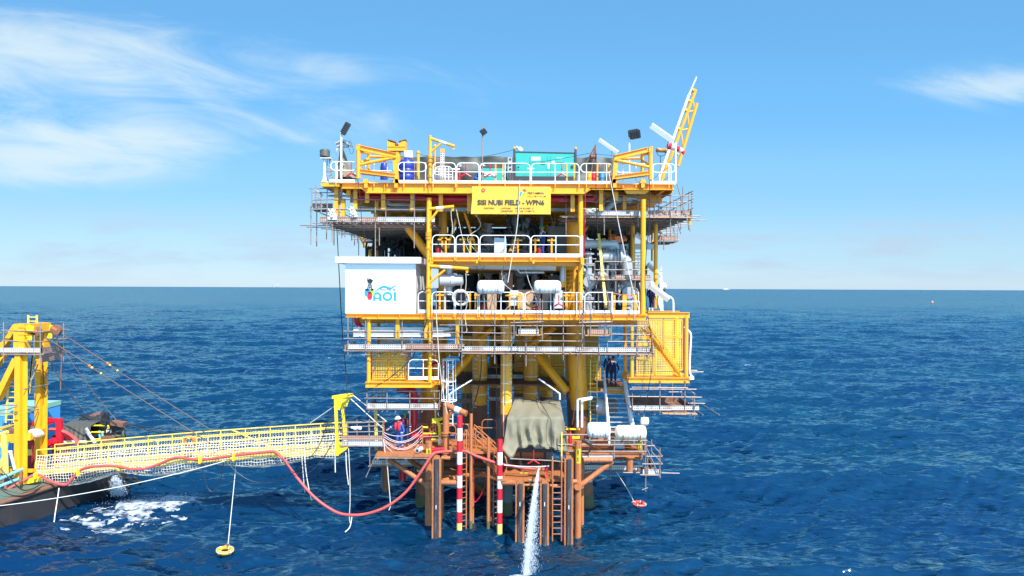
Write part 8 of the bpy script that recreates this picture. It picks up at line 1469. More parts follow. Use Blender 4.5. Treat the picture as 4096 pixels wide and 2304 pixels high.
for lv, (z, lvn) in enumerate(((ZM, 'balcony'), (ZL, 'lower deck'))):
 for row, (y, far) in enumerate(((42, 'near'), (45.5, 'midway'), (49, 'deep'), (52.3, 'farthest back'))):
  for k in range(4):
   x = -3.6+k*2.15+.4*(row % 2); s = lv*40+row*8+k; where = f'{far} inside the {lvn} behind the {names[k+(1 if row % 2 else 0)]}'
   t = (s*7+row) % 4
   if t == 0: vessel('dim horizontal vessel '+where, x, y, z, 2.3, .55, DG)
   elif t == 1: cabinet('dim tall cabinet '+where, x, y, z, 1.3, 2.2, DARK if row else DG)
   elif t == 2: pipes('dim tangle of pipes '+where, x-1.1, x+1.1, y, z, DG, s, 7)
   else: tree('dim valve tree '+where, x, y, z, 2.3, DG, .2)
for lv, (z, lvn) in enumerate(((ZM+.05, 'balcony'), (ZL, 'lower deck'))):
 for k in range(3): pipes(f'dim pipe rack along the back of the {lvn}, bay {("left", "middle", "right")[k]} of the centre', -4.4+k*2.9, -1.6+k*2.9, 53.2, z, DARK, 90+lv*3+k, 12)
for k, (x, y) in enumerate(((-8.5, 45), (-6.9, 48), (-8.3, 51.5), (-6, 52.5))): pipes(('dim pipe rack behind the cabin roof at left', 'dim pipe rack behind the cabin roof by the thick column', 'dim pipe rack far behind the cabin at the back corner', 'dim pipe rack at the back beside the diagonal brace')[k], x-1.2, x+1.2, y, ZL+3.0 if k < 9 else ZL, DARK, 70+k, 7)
mb = MB(); mb.bx(XL0+.3, XM0-.1, 43, YB-1, ZL+2.9, ZL+3.0); part('deck_plate', mb, UNDER, plat, smooth=False)
# dense dark grating screen rails at the back of the decks
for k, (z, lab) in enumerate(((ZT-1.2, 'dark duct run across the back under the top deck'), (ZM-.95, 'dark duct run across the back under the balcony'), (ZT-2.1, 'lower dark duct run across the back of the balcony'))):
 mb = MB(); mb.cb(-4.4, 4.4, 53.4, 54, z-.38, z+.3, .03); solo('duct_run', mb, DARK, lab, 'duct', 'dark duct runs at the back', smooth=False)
# right hand bay: grey valves and pipes in the light
for i, (x, yb, h, D, lab) in enumerate(((1140, 1250, 3.2, 38.6, 'grey valve tree just right of the front right column'), (1440, 850, 2.2, 39.5, 'grey valve tree above the rusty tray, behind the leaning ladder'), (1640, 1250, 1.9, 38.4, 'stout grey valve tree at the right end of the orange chain'), (1560, 850, 2.0, 40, 'grey valve tree under the grey elbow pipe'), (1400, 1250, 2.0, 40.5, 'dim valve tree behind the foot of the leaning ladder'))): tree(lab, X('E', x, D), D, Zc('E', x, yb, D), h, PIPEG, .2)
for k, (a_, b_, y_, z_) in enumerate(((4.3, 6.4, 39.6, ZL), (5.6, 7.9, 41, ZL), (4.4, 7.4, 42.5, ZL+1.6), (5.0, 8.0, 44.5, ZL+2.8), (4.4, 7.6, 46, ZL))): pipes('tangle of grey pipes in the right bay, '+('nearest the rail', 'behind the orange chain', 'above the rusty tray', 'high under the scaffold', 'deepest')[k], a_, b_, y_, z_, (DG, PIPEG, DG, DARK, DG)[k], 300+k, 8)
mb = MB(); mb.path(smooth_path([P('E', 1080, 405, 39.5), P('E', 1250, 405, 39.5), P('E', 1440, 406, 39.5), P('E', 1470, 415, 39.6), P('E', 1480, 450, 39.6), P('E', 1480, 520, 39.6)], 5), .26, 16); solo('grey_header', mb, GREYS, 'thick grey header pipe high in the right bay', 'pipe')
mb = MB(); mb.path(smooth_path([P('E', 1300, 570, 39), P('E', 1480, 572, 39), P('E', 1560, 575, 39), P('E', 1620, 620, 39), P('E', 1635, 700, 39), P('E', 1635, 800, 39)], 5), .33, 16)
for x in (1500, 1540): mb.lathe(P('E', x, 572, 39), (1, 0, 0), [(0, .5), (.09, .5)], 18)
solo('grey_elbow', mb, PIPEG, 'large grey elbow pipe with flanges in the right bay', 'pipe')
mb = MB(); mb.path([P('E', 1130, 500, 40), P('E', 1130, 900, 40)], .26, 14); mb.lathe(P('E', 1130, 740, 40), (0, 0, 1), [(0, .4), (.08, .4)], 16); solo('grey_riser', mb, PIPEG, 'upright grey riser right of the front right column', 'pipe')
g = scaffold('rusty scaffold tray across the grey valves in the right bay', P('E', 1700, 850, 37.9), 'tube scaffolds round the platform'); toe(g, 'E', 1475, 1935, 800, 850, 37.8, TOER); toe(g, 'E', 1185, 1400, 815, 850, 38.6, TOER); planks(g, X('E', 1180, 38), X('E', 1930, 38), 37.82, 39.4, Zc('E', 0, 855, 37.8), PLANK, .3); upr(g, 'E', 37.75, (1490, 560, 1020), (1220, 640, 880), (1740, 620, 1000), (1780, 560, 760)); led(g, 'E', 37.7, (1225, 628, 1810, 633), (1220, 735, 1930, 735), (1180, 865, 1930, 862), (1090, 592, 1240, 595))
for i in range(6): x = (1460, 1605, 1745)[i % 3]; mb = MB(); d_ = 36.9+.5*(i//3); p = P('E', x, 1250, d_); mb.bx(p.x-.11, p.x+.11, d_, d_+.1, ZL, Zc('E', x, 1058, d_)); solo('yellow_post', mb, YEL, ('front' if i < 3 else 'rear')+' yellow stub post behind the orange chain, '+('leftmost', 'middle', 'rightmost')[i % 3], 'post', 'yellow stub posts behind the orange chain', smooth=False)
tree('grey chain hoist block with orange hook body in the right bay', X('E', 1510, 40), 40, Zc('E', 0, 380, 40), .35, BUOYO, .12, None); rope('hoist_chain', [P('E', 1510, 250, 40), P('E', 1510, 350, 40)], .03, DARK, 'short hoist chain above the orange hook in the right bay', 'chain')
g = thing('wall_stair', 'grey stair flights between the columns at the right side', 'stairs', P('E', 1800, 700, 42.5))
for (x0, y0, x1, y1) in ((1990, 130, 2030, 110), (1620, 480, 1760, 800), (2040, 115, 1985, 395), (1760, 270, 1920, 420)): mb = MB(); mb.bar(P('E', x0, y0, 42.6), P('E', x1, y1, 42.6), .06, .25); part('stringer', mb, GREYS, g, smooth=False)
for i in range(6): mb = MB(); p = P('E', 1690, 510+i*40, 42.8); mb.bx(p.x-.5, p.x+.7, 42.7, 43.2, p.z-.03, p.z); part('tread', mb, GREYS, g, smooth=False)
for (a, b, lab) in (((1750, 275), (1810, 320), 'white strip lamp between the right hand columns'), ((1900, 660), (2040, 790), 'tan strip lamp box slanting behind the right column')): mb = MB(); mb.bar(P('E', *a, 40.6), P('E', *b, 40.6), .3, .2, (0, -.4, 1)); solo('strip_lamp', mb, SHEET if 'tan' in lab else WHT, lab, 'lamp', smooth=False)
g = thing('strip_lamp', 'large cream strip lamp on a bent white pole, right edge of lower deck', 'lamp', P('E', 2230, 1270, 37)); mb = MB(); mb.bar(P('E', 1930, 935, 37), P('E', 2170, 1115, 37), .38, .24, (0, -.4, 1)); part('lamp_head', mb, SHEET, g, smooth=False); mb = MB(); mb.path(smooth_path([P('E', 2232, 1275, 37), P('E', 2232, 1180, 37), P('E', 2225, 1120, 37), P('E', 2190, 1085, 37), P('E', 2150, 1080, 37)], 4), .055, 8); part('pole', mb, WHT, g)
raft('white raft canister on the far right side of the lower deck', 'E', 2040, 2140, 895, 1000, 40.5)
for i in range(4): rope('white_tube', [P('E', 2058+i*6, 760-i*20, 39.8), P('E', 2062+i*8, 1000, 39.8), P('E', 2040+i*18, 1150, 39.8), P('E', 2080+i*6, 1280, 39.8)], .03, WHT, 'one of four white hoses bunched down the right side of the lower deck', 'hose', group='white hoses down the right side')
# front of the lower deck
D = 37.6
mb = MB(); mb.path([P('C', 1705, 660, 37.4), P('E', 720, 690, 37.4)], .26, 14); solo('grey_header', mb, GREYS, 'long grey white pipe slung under the balcony', 'pipe'); rope('bent_pipe', [P('E', 195, 695, 37.2), P('E', 255, 770, 37.2), P('E', 570, 770, 37.2)], .05, GREYS, 'bent grey conduit below the long pipe under the balcony', 'pipe', 1)
mb = MB(); mb.tube(P('C', 1922, 730, D), P('C', 1922, 1060, D), .18, 14); solo('grey_riser', mb, GREYS, 'white upright pipe beside the grey motor on the lower deck', 'pipe'); mb = MB(); mb.tube(P('E', 812, 660, 37.8), P('E', 808, 900, 37.8), .17, 14); solo('grey_riser', mb, GREYS, 'grey upright pipe just left of the yellow ladder', 'pipe'); mb = MB(); mb.tube(P('E', 810, 890, 37.78), P('E', 810, 960, 37.78), .175, 14); solo('pipe_band', mb, YEL, 'yellow painted pipe section left of the yellow ladder', 'pipe')
g = thing('actuator', 'grey cylindrical motor on a white pipe right of the left front column', 'motor', P('C', 1865, 900, 37.3)); mb = MB(); mb.lathe(P('C', 1800, 868, 37.3), (1, 0, 0), [(0, .2), (.03, .33), (.6, .33), (.62, .36), (.75, .36), (.9, .3), (1.25, .3), (1.3, .15)], 18); part('body', mb, GREYS, g); mb = MB(); mb.tube(P('C', 1865, 930, 37.3), P('C', 1865, 1260, 37.3), .06, 8); part('stand', mb, GREYS, g)
for c, x0, x1, y0, y1, m, lab in (('C', 2410, 2530, 1050, 1252, PLY, 'plywood box behind the rail under the left raft canister'), ('E', 235, 430, 992, 1250, PLY, 'large plywood crate between the raft canisters'), ('E', 128, 238, 1000, 1200, GREYS, 'grey cabinet in front of the large plywood crate'), ('E', -10, 165, 765, 990, RUST, 'rust red board with chalk marks behind the left raft canister'), ('E', 690, 805, 1000, 1235, GREYS, 'pale grey cabinet under the right raft canister'), ('C', 2500, 2576, 320, 520, GREYS, 'grey box behind the balcony rail left of centre'), ('C', 2570, 2660, 325, 520, GREYS, 'wider grey box behind the balcony rail at centre'), ('E', 540, 650, 1045, 1250, DARK, 'black box under the right raft canister')):
 d_ = 37.7 if m is not GREYS else 37.2; mb = MB(); a, b = P(c, x0, y0, d_), P(c, x1, y1, d_); mb.cb(a.x, b.x, d_, d_+.7, b.z, a.z, .02); g = solo('box', mb, m, lab, 'box', smooth=False)
 if 'chalk' in lab: text('WHG PPC', 'E', 25, 790, 85, 950, d_-.012, REFL, g, 'chalk_mark', vert=True)
for c, x, y0, y1, D, lab in (('C', 2365, 1160, 1250, 37, 'red extinguisher beside the plywood box'), ('E', 478, 1190, 1255, 37, 'red extinguisher at the feet of the worker on the lower deck'), ('E', 505, 460, 525, 37.1, 'red extinguisher at the feet of the worker on the balcony'), ('C', 1785, 440, 515, 37.5, 'red extinguisher at the left end of the balcony')):
 g = thing('fire_extinguisher', lab, 'extinguisher', P(c, x, y1, D), 'red fire extinguishers'); h = Zc(c, x, y0, D)-Zc(c, x, y1, D); mb = MB(); mb.lathe(P(c, x, y1, D), (0, 0, 1), [(0, .13), (h*.72, .13), (h*.85, .06), (h*.87, .04), (h, .04)], 12); part('cylinder', mb, RED, g); mb = MB(); mb.tube(P(c, x, y0, D)-Vector((.1, 0, 0)), P(c, x, y0, D)+Vector((.12, 0, .03)), .025, 6); part('handle', mb, DARK, g)
for c, x, y, D, r, m, lab in (('C', 2065, 1090, 36.2, .42, ROPE, 'tan rope coil hung on the lower deck rail'), ('E', 400, 1110, 36.9, .42, BRASS, 'brown hose coil in front of the plywood crate'), ('F', 1770, 745, 38, .5, RED, 'red hose coil behind the white rail of the left cage'), ('C', 2380, 455, 37.5, .35, CAB, 'black cable coil inside the balcony rail')):
 g = thing('rope_coil', lab, 'coil', P(c, x, y, D), 'coils hung behind the rails')
 for i in range(5): mb = MB(); mb.ring(P(c, x+3*i, y+i*2, D-.04*i), r-.035*(i % 3), .028, (.1*(i-2), 1, .08*i), 24, 6); part('turn', mb, m, g)
for k, (c, xs, y0, y1, D) in enumerate((('C', (1880, 2112, 2195, 1830), 320, 520, 37.2), ('E', (665, 455, 230), 330, 520, 37.3), ('C', (1800, 2190, 2260), 1035, 1250, 37), ('E', (125, 240, 860, 960), 1040, 1250, 37.1))):
 for i, x in enumerate(xs): mb = MB(); mb.bar(P(c, x, y0, D), P(c, x, y1, D), .09, .09); mb.bar(P(c, x-55, y0+25, D-.05), P(c, x+55, y0+25, D-.05), .05, .08); solo('pipe_support', mb, YEL, 'yellow T shaped pipe support inside the '+('balcony' if k < 2 else 'lower deck')+' rail', 'pipe support', 'yellow T supports behind the '+('balcony' if k < 2 else 'lower deck')+' rail', smooth=False)
for k in range(10):
 rr = random.Random(k+5); x = rr.uniform(-3.8, 3.4); z = (ZL, ZM)[k % 2]; rope('loose_cable', [Vector((x, 36.9, z+2.6)), Vector((x+rr.uniform(-.5, .5), 36.8, z+1.7)), Vector((x+rr.uniform(-.4, .8), 36.7, z+1.0)), Vector((x+rr.uniform(-.6, .9), 36.8, z+.1))], .014, (CAB, ROPE)[k % 3 == 0], 'loose cable dangling behind the '+('lower deck', 'balcony')[k % 2]+' rail', 'cable', group='loose cables behind the '+('lower deck', 'balcony')[k % 2]+' rail')
# long lines crossing the front
for pts, r, m, lab in (([('B', 255, 900, 36), ('B', 225, 1449, 36), ('E', 170, 480, 35.9), ('E', 100, 900, 35.8)], .02, ROPE, 'pale rope falling in front of the banner to the lower deck'), ([('B', 1100, 960, 36), ('B', 1092, 1449, 36), ('E', 1088, 560, 36)], .02, RED, 'thin red line hanging right of the front right column'), ([('B', 1240, 560, 36.2), ('B', 1235, 1000, 36), ('B', 1250, 1449, 36), ('E', 1260, 240, 36)], .016, CAB, 'black line hanging from the winch frame'), ([('B', 1400, 800, 36), ('B', 1460, 1100, 35.9), ('B', 1525, 1449, 35.9), ('E', 1600, 480, 35.9), ('E', 1690, 900, 35.8), ('E', 1790, 1260, 35.8)], .022, ROPE, 'long grey rope slanting down across the right bay'), ([('B', 1925, 910, 35.9), ('B', 1925, 1449, 35.9), ('E', 1885, 500, 35.9), ('E', 1870, 1000, 35.8), ('G', 1960, 500, 35.8), ('G', 1920, 950, 35.7), ('G', 1850, 1320, 35.7)], .02, CAB, 'dark line falling from the right frame past the yellow cage'), ([('A', 748, 905, 35.9), ('A', 775, 1160, 35.9), ('A', 800, 1449, 35.9), ('C', 850, 400, 36)], .016, CAB, 'black line hanging from the left frame'), ([('G', 1075, 0, 35.8), ('G', 1015, 540, 35.8), ('G', 980, 1080, 35.8), ('G', 930, 1440, 35.8)], .018, WIRE, 'brown line hanging in front of the right jacket leg'), ([('F', 1755, 0, 35.9), ('F', 1790, 560, 35.9), ('F', 1830, 940, 35.9), ('F', 1895, 1300, 36)], .02, ROPE, 'pink rope falling from the lower deck to the orange davit'), ([('F', 2335, 540, 39), ('F', 2330, 760, 39), ('F', 2290, 1010, 39), ('F', 2210, 1260, 38)], .03, CAB, 'black hose hanging beside the numbered conductor')):
 rope('hanging_line', [P(*q) for q in pts], r, m, lab, 'line', 5)
# yellow cages deep under the lower deck
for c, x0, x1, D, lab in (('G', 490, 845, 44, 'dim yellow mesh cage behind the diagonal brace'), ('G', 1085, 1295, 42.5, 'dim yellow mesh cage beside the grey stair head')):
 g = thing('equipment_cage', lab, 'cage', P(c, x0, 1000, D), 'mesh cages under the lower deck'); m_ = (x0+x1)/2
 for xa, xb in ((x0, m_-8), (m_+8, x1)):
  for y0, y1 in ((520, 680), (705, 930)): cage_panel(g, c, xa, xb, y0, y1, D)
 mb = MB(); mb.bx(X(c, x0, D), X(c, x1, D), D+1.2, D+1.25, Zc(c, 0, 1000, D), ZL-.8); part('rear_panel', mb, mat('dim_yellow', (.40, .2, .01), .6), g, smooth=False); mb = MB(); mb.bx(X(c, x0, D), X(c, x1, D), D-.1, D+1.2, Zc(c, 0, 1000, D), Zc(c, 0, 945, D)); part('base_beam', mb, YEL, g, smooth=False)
mb = MB(); mb.bx(-4, 3.4, 40.5, 52, 6.7, 6.78); part('deck_plate', mb, PLATE, plat, smooth=False); mb = MB(); mb.bx(-4.6, 4.4, 44, 53.5, 9.4, 9.5); part('deck_plate', mb, UNDER, plat, smooth=False)
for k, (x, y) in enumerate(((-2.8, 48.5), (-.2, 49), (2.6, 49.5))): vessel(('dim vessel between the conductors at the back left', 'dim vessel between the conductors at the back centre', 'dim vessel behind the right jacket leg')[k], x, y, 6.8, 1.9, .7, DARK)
# ================================================================== PEOPLE
def skin_mesh(name, chains, m, parent, sub=1, root=0):
 # connected joints with a radius each, grown into one surface
 vs, es, rs = [], [], []
 key = {}
 def vid(p, r):
  k = tuple(round(c, 4) for c in p)
  if k not in key: key[k] = len(vs); vs.append(p); rs.append(r)
  return key[k]
 for ch in chains:
  ids = [vid(Vector(p), r) for p, r in ch]; es += [(a, b) for a, b in zip(ids, ids[1:]) if a != b]
 me = bpy.data.meshes.new(name); me.from_pydata([tuple(v) for v in vs], es, []); o = bpy.data.objects.new(name, me); COL.objects.link(o)
 md = o.modifiers.new('skin', 'SKIN'); md.use_smooth_shade = True; sd = me.skin_vertices[0].data
 for i, r in enumerate(rs): sd[i].radius = (r, r) if not isinstance(r, tuple) else r; sd[i].use_root = (i == root)
 ss = o.modifiers.new('sub', 'SUBSURF'); ss.levels = ss.render_levels = sub
 bpy.context.view_layer.update(); nm = bpy.data.meshes.new_from_object(o.evaluated_get(bpy.context.evaluated_depsgraph_get())); bpy.data.objects.remove(o); bpy.data.meshes.remove(me)
 nm.polygons.foreach_set('use_smooth', [True]*len(nm.polygons)); nm.materials.append(m); o = bpy.data.objects.new(name, nm); COL.objects.link(o); o.parent = parent; OFF[o.name] = OFF[parent.name]; return o
def person(label, foot, yaw, suit, helm, vest=None, armL=None, armR=None, h=1.78, crouch=0.0, lean=0.0, boots=BOOT):
 g = thing('person', label, 'person', foot); g.rotation_euler = (0, 0, yaw); OFF[g.name] = Vector((0, 0, 0)); s = h/1.78; V = lambda x, y, z: Vector((x*s, y*s, z*s))   # faces -Y
 cz = -.42*crouch; hip = V(0, 0, .95+cz); ch = V(0, -lean*.25, 1.22+cz-lean*.05); sh = V(0, -lean*.45, 1.43+cz-lean*.12); nk = sh+V(0, -.02-lean*.05, .08); hd = nk+V(0, -.02-lean*.05, .13)
 legs, suits, feet = [], [], []
 for sd in (-1, 1):
  hp = hip+V(sd*.10, 0, -.05); kn = V(sd*(.12+.05*crouch), -.05-.36*crouch, .50+cz*.35); an = V(sd*.12, .02, .10); feet.append((an, sd)); suits += [[(hip, .15*s), (hp, .105*s), (kn, .075*s), (an, .062*s)]]; legs += [[(hip, .12*s), (hp, .085*s), (kn, .055*s), (an, .04*s)]]
 arms = []
 for sd, tgt in ((-1, armR), (1, armL)):
  so = sh+V(sd*.19, .01, -.04); hand = V(*tgt) if tgt else V(sd*.27, -.08, .82+cz); d = hand-so; el = so+d*.52+V(sd*.07, .10, -.05); wr = so.lerp(hand, .93) if tgt else hand+V(0, .02, .08)
  suits += [[(sh, .125*s), (so, .075*s), (el, .057*s), (wr, .046*s)]]; legs += [[(sh, .09*s), (so, .055*s), (el, .04*s), (wr, .03*s)]]; arms.append((wr, hand, sd))
 suits += [[(hip, .15*s), (ch, .155*s), (sh, .125*s), (nk-V(0, 0, .03), .07*s)]]
 body = legs+[[(hip, .12*s), (ch, .12*s), (sh, .09*s), (nk, .052*s), (hd-V(0, 0, .05), .075*s), (hd+V(0, 0, .03), .095*s), (hd+V(0, .01, .10), .07*s)], [(hd-V(0, 0, .05), .075*s), (hd+V(0, -.085, -.02), .022*s), (hd+V(0, -.112, -.03), .012*s)], [(hd-V(0, 0, .05), .075*s), (hd+V(0, -.05, -.09), .04*s)]]
 for wr, hand, sd in arms:
  d = (hand-wr); d = d.normalized() if d.length > 1e-4 else V(0, 0, -1); pal = wr+d*.06*s; side = d.cross(Vector((0, 1, .01))).normalized(); body.append([(wr, .03*s), (pal, .034*s)])
  for f, (o_, L) in enumerate(((-.027, .07), (-.009, .082), (.009, .078), (.026, .06))): k1 = pal+side*o_*s+d*.035*s; body.append([(pal, .034*s), (k1, .0105*s), (k1+d*L*.5*s+V(0, -.012, 0), .009*s), (k1+d*L*.85*s+V(0, -.035, 0), .008*s)])
  body.append([(pal, .034*s), (pal+side*-.04*s*sd+V(0, -.02, 0), .011*s), (pal+side*-.05*s*sd+d*.04*s+V(0, -.035, 0), .009*s)])
 skin_mesh('body', body, SKIN, g); skin_mesh('coverall', suits, suit, g)
 for an, sd in feet:
  mb = MB(); mb.path([an+V(0, .03, .16), an+V(0, .02, .02), an+V(0, 0, -.04), an+V(0, -.10, -.055), an+V(0, -.19, -.065)], [.062*s, .062*s, .065*s, .05*s, .035*s], 10); part('boot', mb, boots, g)
  mb = MB(); mb.ring(an+V(0, .0, .17), .068*s, .018*s, (0, -.1, 1), 16, 6, (1, 1)); part('reflective_band', mb, REFL, g)
 for wr, hand, sd in arms: d = (hand-wr).normalized() if (hand-wr).length > 1e-4 else V(0, 0, -1); mb = MB(); mb.ring(wr-d*.10*s, .05*s, .016*s, d, 14, 6); part('reflective_band', mb, REFL, g)
 for sd in (-1, 1): mb = MB(); mb.path([sh+V(sd*.11, .125, -.12), sh+V(sd*.12, .09, .02), sh+V(sd*.12, -.02, .075), sh+V(sd*.11, -.115, .0), sh+V(sd*.10, -.135, -.12)], .02*s, 6); part('shoulder_stripe', mb, REFL, g)
 mb = MB(); mb.lathe(hd+V(0, 0, .035), (0, -.05, 1), [(0, .165*s), (.012, .165*s), (.014, .125*s), (.06*s, .122*s), (.10*s, .095*s), (.125*s, .045*s), (.13*s, .01)], 20); o = part('helmet', mb, helm, g); mb = MB(); mb.prism([hd+V(-.08, -.11, .038), hd+V(.08, -.11, .038), hd+V(.05, -.20, .03), hd+V(-.05, -.20, .03)], V(0, 0, .012)); part('peak', mb, helm, o)
 for sd in (-1, 1):
  mb = MB(); mb.ball(hd+V(sd*.034, -.088, .005), .013*s, 8); part('eye', mb, DARK, g); mb = MB(); mb.ball(hd+V(sd*.098, .0, -.01), .022*s, 8, (.5, .8, 1.3)); part('ear', mb, SKIN, g)
 mb = MB(); mb.bar(hd+V(-.025, -.092, -.072), hd+V(.025, -.092, -.072), .012*s, .01*s); part('mouth', mb, mat('lips', (.22, .08, .07), .5), g)
 if vest:
  for sd in (-1, 1): mb = MB(); mb.path([sh+V(sd*.09, .07, .05), sh+V(sd*.11, -.08, .045), ch+V(sd*.10, -.165, .10), ch+V(sd*.095, -.175, -.06), ch+V(sd*.09, -.165, -.16)], [.05*s, .06*s, .085*s, .085*s, .05*s], 10); part('life_vest', mb, vest, g)
  mb = MB(); mb.ring(ch+V(0, -.01, -.13), .19*s, .02*s, (0, 0, 1), 20, 6, (1, 1)); part('belt', mb, DARK, g)
 return g
VEST = mat('red_life_vest', (.50, .02, .04), .7, var=.15)
def pf(c, x, y, D, z=None): p = P(c, x, y, D); return Vector((p.x, D, z if z is not None else p.z))
Dp = 36.5; person('worker in white helmet, blue coverall and red life vest by the landing gate', pf('H', 640, 490, Dp, zl), R(-25), COV, WHTH, VEST, armR=(-.42, -.38, 1.12), armL=(.26, -.2, .80), lean=.25, h=1.86)
person('worker in green helmet and dark coverall behind the white helmeted worker', pf('H', 705, 430, 37.4, zl), R(15), NAVY, GRNH, mat('dark_vest', (.10, .015, .03), .7), h=1.9)
zs = Zc('G', 0, 955, 39.4); person('worker in grey helmet and dark blue coverall at the stair head, seen from behind', pf('G', 1405, 880, 41.0, zs), R(170), NAVY, GREYS, None, h=1.84); person('worker in dark helmet and navy coverall following at the stair head, seen from behind', pf('G', 1462, 930, 40.0, zs), R(185), NAVY, mat('dark_green_helmet', (.01, .05, .03), .4), None, h=1.72)
person('worker in green helmet and blue coverall looking up on the balcony', pf('E', 550, 525, 38.6, ZM), R(-70), mat('mid_blue_coverall', (.015, .05, .25), .85, var=.15, vscale=6), GRNH, None, armR=(-.2, -.3, 1.05), armL=(.2, -.32, 1.05), h=1.85)
person('worker in blue coverall bending behind the lower deck rail beside the right raft canister', pf('E', 470, 1230, 37.6, ZL), R(60), mat('mid_blue_coverall', (.015, .05, .25), .85), mat('red_helmet', (.5, .01, .02), .4), None, lean=.7)
person('worker in dark navy coverall and white shoes half hidden by the right column', pf('E', 1950, 1210, 39.2, ZL), R(120), NAVY, WHTH, None, boots=REFL)
person('crouching worker in white helmet and blue coverall behind the top deck rail', pf('A', 2262, 900, 37.9, ZT), R(75), COV, WHTH, None, crouch=1.0, lean=.6, armR=(-.15, -.5, .75), armL=(.15, -.5, .75))
# ================================================================== WATER JET, FOAM, FAR THINGS
def droplets(name, pts_r, label, cat, m):
 n = len(pts_r); c = np.array([p[:3] for p in pts_r]); r = np.array([p[3] for p in pts_r]); st = np.array([p[4] for p in pts_r])
 o = np.array([[1,0,0],[-1,0,0],[0,1,0],[0,-1,0],[0,0,1],[0,0,-1]], float); V = c[:, None, :]+o[None]*r[:, None, None]; V[:, 4, 2] += st; V[:, 5, 2] -= st
 f = np.array([[0,2,4],[2,1,4],[1,3,4],[3,0,4],[2,0,5],[1,2,5],[3,1,5],[0,3,5]]); F = (np.arange(n)[:, None, None]*6+f[None]).reshape(-1, 3); base = c.mean(0); base[2] = c[:, 2].min()
 me = bpy.data.meshes.new(name); me.from_pydata((V.reshape(-1, 3)-base).tolist(), [], F.tolist()); me.materials.append(m); ob = bpy.data.objects.new(name, me); COL.objects.link(ob); ob.location = base; ob['label'] = label; ob['category'] = cat; ob['kind'] = 'stuff'; return ob
SPRAY = mat('white_spray', (.80, .84, .88), .35, var=.02); SPRAY.node_tree.nodes['Principled BSDF'].inputs['Alpha'].default_value = .42
def jet():
 r = np.random.RandomState(3); a = P('I', 338, 712, 35.3); tx = P('S', 2098, 2304, 30).x; vy, g_ = -3.1, 9.8; T = 1.62; vz = (-.15-a.z+.5*g_*T*T)/T; vz = min(vz, 4.6); out = []
 T = (vz+math.sqrt(vz*vz+2*g_*(a.z+.1)))/g_
 # aim: the jet leaves downwards and forward
 vz = -.4; T = (vz+math.sqrt(vz*vz+2*g_*(a.z+.1)))/g_; yend = 29.2; vy = (yend-a.y)/T; vx = (tx-a.x)/T
 for i in range(15000):
  t = T*r.rand()**.85; k = t/T; sg = .012+.125*k**1.4; core = r.rand() < .55
  dx, dy, dz = r.normal(0, sg*(.55 if core else 1.15), 3)
  if not core: dx += abs(r.normal(0, .20*k)); dz -= abs(r.normal(0, .3*k))
  z = a.z+vz*t-.5*g_*t*t+dz
  if z < -.1: continue
  out.append((a.x+vx*t+dx, a.y+vy*t+dy, z, (.006+.010*r.rand())*(1.0 if core else .7), .015+.04*r.rand()*k))
 droplets('water_jet', out, 'white jet of water spraying down from the low platform into the sea', 'water jet', SPRAY)
 # fall from the barge discharge pipes
 a = kp(1490, 830, 41.4); out = []
 for i in range(2200):
  t = r.rand(); sg = .05+.16*t; out.append((a.x+.5*t+r.normal(0, sg), 41.3-.4*t+r.normal(0, sg), max(0, a.z*(1-t*t)+r.normal(0, .05)), .012+.02*r.rand(), .05))
 droplets('water_fall', out, 'white water falling from the dark discharge pipes beside the barge', 'water', SPRAY)
 out = []
 for i in range(500): x, y = -20.7+r.normal(0, 1.2), 39.3+r.normal(0, 1); out.append((x, y, sea_z(x, y)+.08+abs(r.normal(0, .1)), .006+.009*r.rand(), .01))
 droplets('foam_splash', out, 'loose white splash over the foam patch beside the barge', 'foam', SPRAY)
jet()
def foam_patch(lab, cx_, cy_, rx, ry, seed, dens, rot=0.0, n=150, name='sea_foam'):
 # broken foam: only the cells where the noise is high are kept, so the patch has ragged holes
 mb = MB(); keep = {}; q = []; F = []
 x = np.linspace(-1, 1, n+1); gx, gy = np.meshgrid(x, x, indexing='ij'); wx = cx_+(gx*rx*math.cos(rot)-gy*ry*math.sin(rot)); wy = cy_+(gx*rx*math.sin(rot)+gy*ry*math.cos(rot)); dx, dy, dz = sea_disp(wx, wy, np.full_like(wx, .1))
 def dn(i, j):
  u, v = gx[i, j], gy[i, j]; p = Vector((wx[i, j]*.7+seed, wy[i, j]*1.2, 0)); a = mnoise.fractal(p, .8, 2.1, 6)*.6+.2*mnoise.noise(p*7); return dens-(u*u+v*v)*1.0+a
 for i in range(n):
  for j in range(n):
   if gx[i, j]**2+gy[i, j]**2 < 1.3 and dn(i, j) > .18:
    ids = []
    for (a, b) in ((i, j), (i+1, j), (i+1, j+1), (i, j+1)):
     if (a, b) not in keep: keep[(a, b)] = len(q); q.append((wx[a, b]+dx[a, b], wy[a, b]+dy[a, b], dz[a, b]+.035+.03*mnoise.noise(Vector((wx[a, b]*3, wy[a, b]*3, 1)))))
     ids.append(keep[(a, b)])
    F.append(ids)
 if not q: return
 mb.add(q, F); return solo(name, mb, FOAM, lab, 'foam', kind='stuff')
FOAM = mat('foam_white', (.66, .72, .76), .8, var=.06, vscale=4, bump=.5, bscale=12)
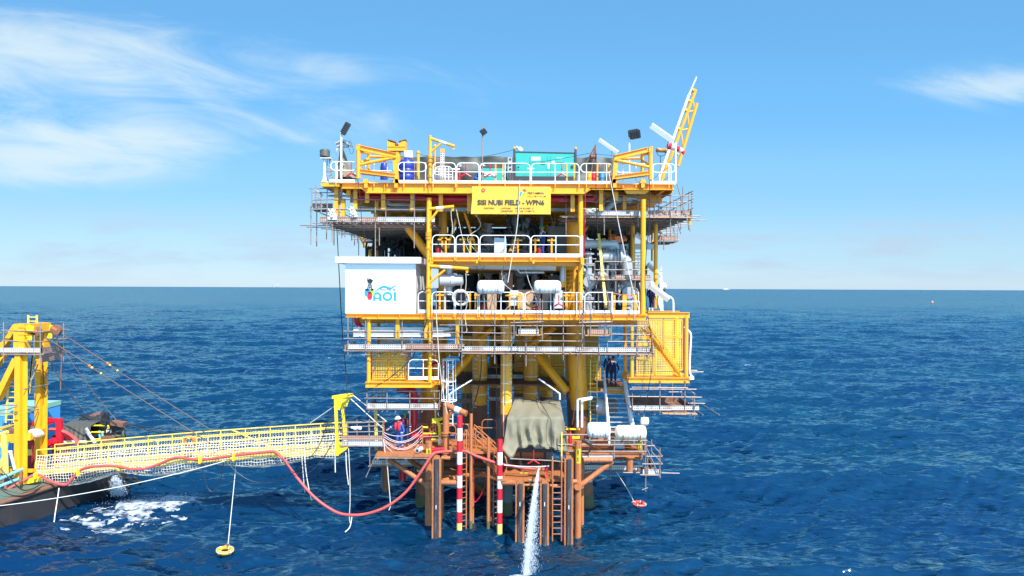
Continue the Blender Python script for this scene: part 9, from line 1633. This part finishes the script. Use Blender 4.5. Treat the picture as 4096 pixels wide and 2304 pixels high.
def lacy(m):
 nt = m.node_tree; g = nt.nodes.new('ShaderNodeNewGeometry'); t = nt.nodes.new('ShaderNodeTexNoise'); t.inputs['Scale'].default_value = 2.4; t.inputs['Detail'].default_value = 8; r = nt.nodes.new('ShaderNodeMapRange'); r.inputs[1].default_value = .36; r.inputs[2].default_value = .72; r.inputs[3].default_value = .04; r.inputs[4].default_value = .92
 nt.links.new(g.outputs['Position'], t.inputs['Vector']); nt.links.new(t.outputs['Fac'], r.inputs[0]); nt.links.new(r.outputs[0], nt.nodes['Principled BSDF'].inputs['Alpha'])
lacy(FOAM)
foam_patch('dense white foam patch where the discharge hits the sea beside the barge', -20.2, 39.3, 2.2, 1.8, 1.0, 1.12, R(12), 170); foam_patch('torn streaks of foam drifting in front of the dense foam patch', -20.8, 37.0, 4.4, 4.2, 5.0, .30, R(18), 230)
rr = np.random.RandomState(5)
for k, (x, D, w) in enumerate(((.37, 29.5, .7),)): foam_patch('churned foam where the water jet lands', x, D, w, w*.6, 9+k, .55, 0, 40)
def whitecaps():
 mb = MB(); r = np.random.RandomState(8)
 for i in range(8):
  y = 90+r.rand()**1.3*420; x = (r.rand()-.5)*1.5*y; L = .22+.3*r.rand()+y*.0012; q = []; m = 7
  for j in range(m+1): xx = x+(j/m-.5)*2*L; yy = y+.25*L*math.sin(j*1.1+i); d = sea_disp(np.array([xx]), np.array([yy]), np.array([.2+y*.004])); w = .16*L*math.sin(math.pi*(j+.01)/(m+.02))*(.5+r.rand()); q += [(xx+d[0][0], yy+d[1][0], d[2][0]+.05), (xx+d[0][0], yy+d[1][0]+w+.01, d[2][0]+.08+w*.3)]
  mb.add(q, [(2*j, 2*j+2, 2*j+3, 2*j+1) for j in range(m)])
 solo('whitecap_flecks', mb, FOAM, 'scattered small white wave flecks on the open sea', 'foam', kind='stuff')
whitecaps()
# far things on the horizon
def far(x, D): return P('S', x, 1150, D).x
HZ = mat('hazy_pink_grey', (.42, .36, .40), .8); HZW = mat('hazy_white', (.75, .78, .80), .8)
D = 9000.; g = thing('drilling_platform', 'tiny hazy offshore platform on the horizon left of the white cabin', 'oil platform', (far(1094, D), D, 0)); x0 = far(1094, D); k = D/FPX
mb = MB(); mb.bx(x0-7*k, x0+9*k, D, D+40, 3*k, 8.5*k); part('deck', mb, HZ, g, smooth=False); mb = MB(); mb.bx(x0-7*k, x0+2*k, D-5, D-1, 8.6*k, 10*k); part('upper_deck', mb, HZ, g, smooth=False)
for dx in (-6, -1, 4, 8): mb = MB(); mb.tube((x0+dx*k, D+10, -5), (x0+dx*k, D+10, 3*k), .7*k, 6); part('leg', mb, HZ, g)
mb = MB(); mb.tube((x0-1.5*k, D+10, 8*k), (x0-1.5*k, D+10, 17*k), .8*k, 6, .3*k); part('derrick', mb, HZ, g); mb = MB(); mb.tube((x0+8*k, D+10, 8*k), (x0+20*k, D+10, 17*k), .6*k, 6); part('crane_boom', mb, HZW, g)
D = 10500.; k = D/FPX; x0 = far(2905, D); g = thing('far_ship', 'tiny white ship on the horizon right of the platform', 'ship', (x0, D, 0)); mb = MB(); mb.prism([(x0-14*k, D, 0), (x0+13*k, D, 0), (x0+15*k, D, 2*k), (x0-15*k, D, 2*k)], (0, 30, 0)); part('hull', mb, HZ, g, smooth=False); mb = MB(); mb.prism([(x0-8*k, D+1, 2.02*k), (x0+6*k, D+1, 2.02*k), (x0+2*k, D+1, 5*k), (x0-5*k, D+1, 4*k)], (0, 25, 0)); part('superstructure', mb, HZW, g, smooth=False)
D = 640.; p = P('S', 3729, 1206, D); g = thing('marker_buoy', 'small orange boat shaped buoy far out on the right', 'buoy', (p.x, D, 0)); mb = MB(); mb.ball((p.x, D, .5), 1.2, 10, (1.1, .8, .75)); part('hull', mb, BUOYO, g); mb = MB(); mb.lathe((p.x+.2, D, 1.2), (0, 0, 1), [(0, .5), (.5, .35), (.9, .1)], 8); part('top', mb, SHEET, g)
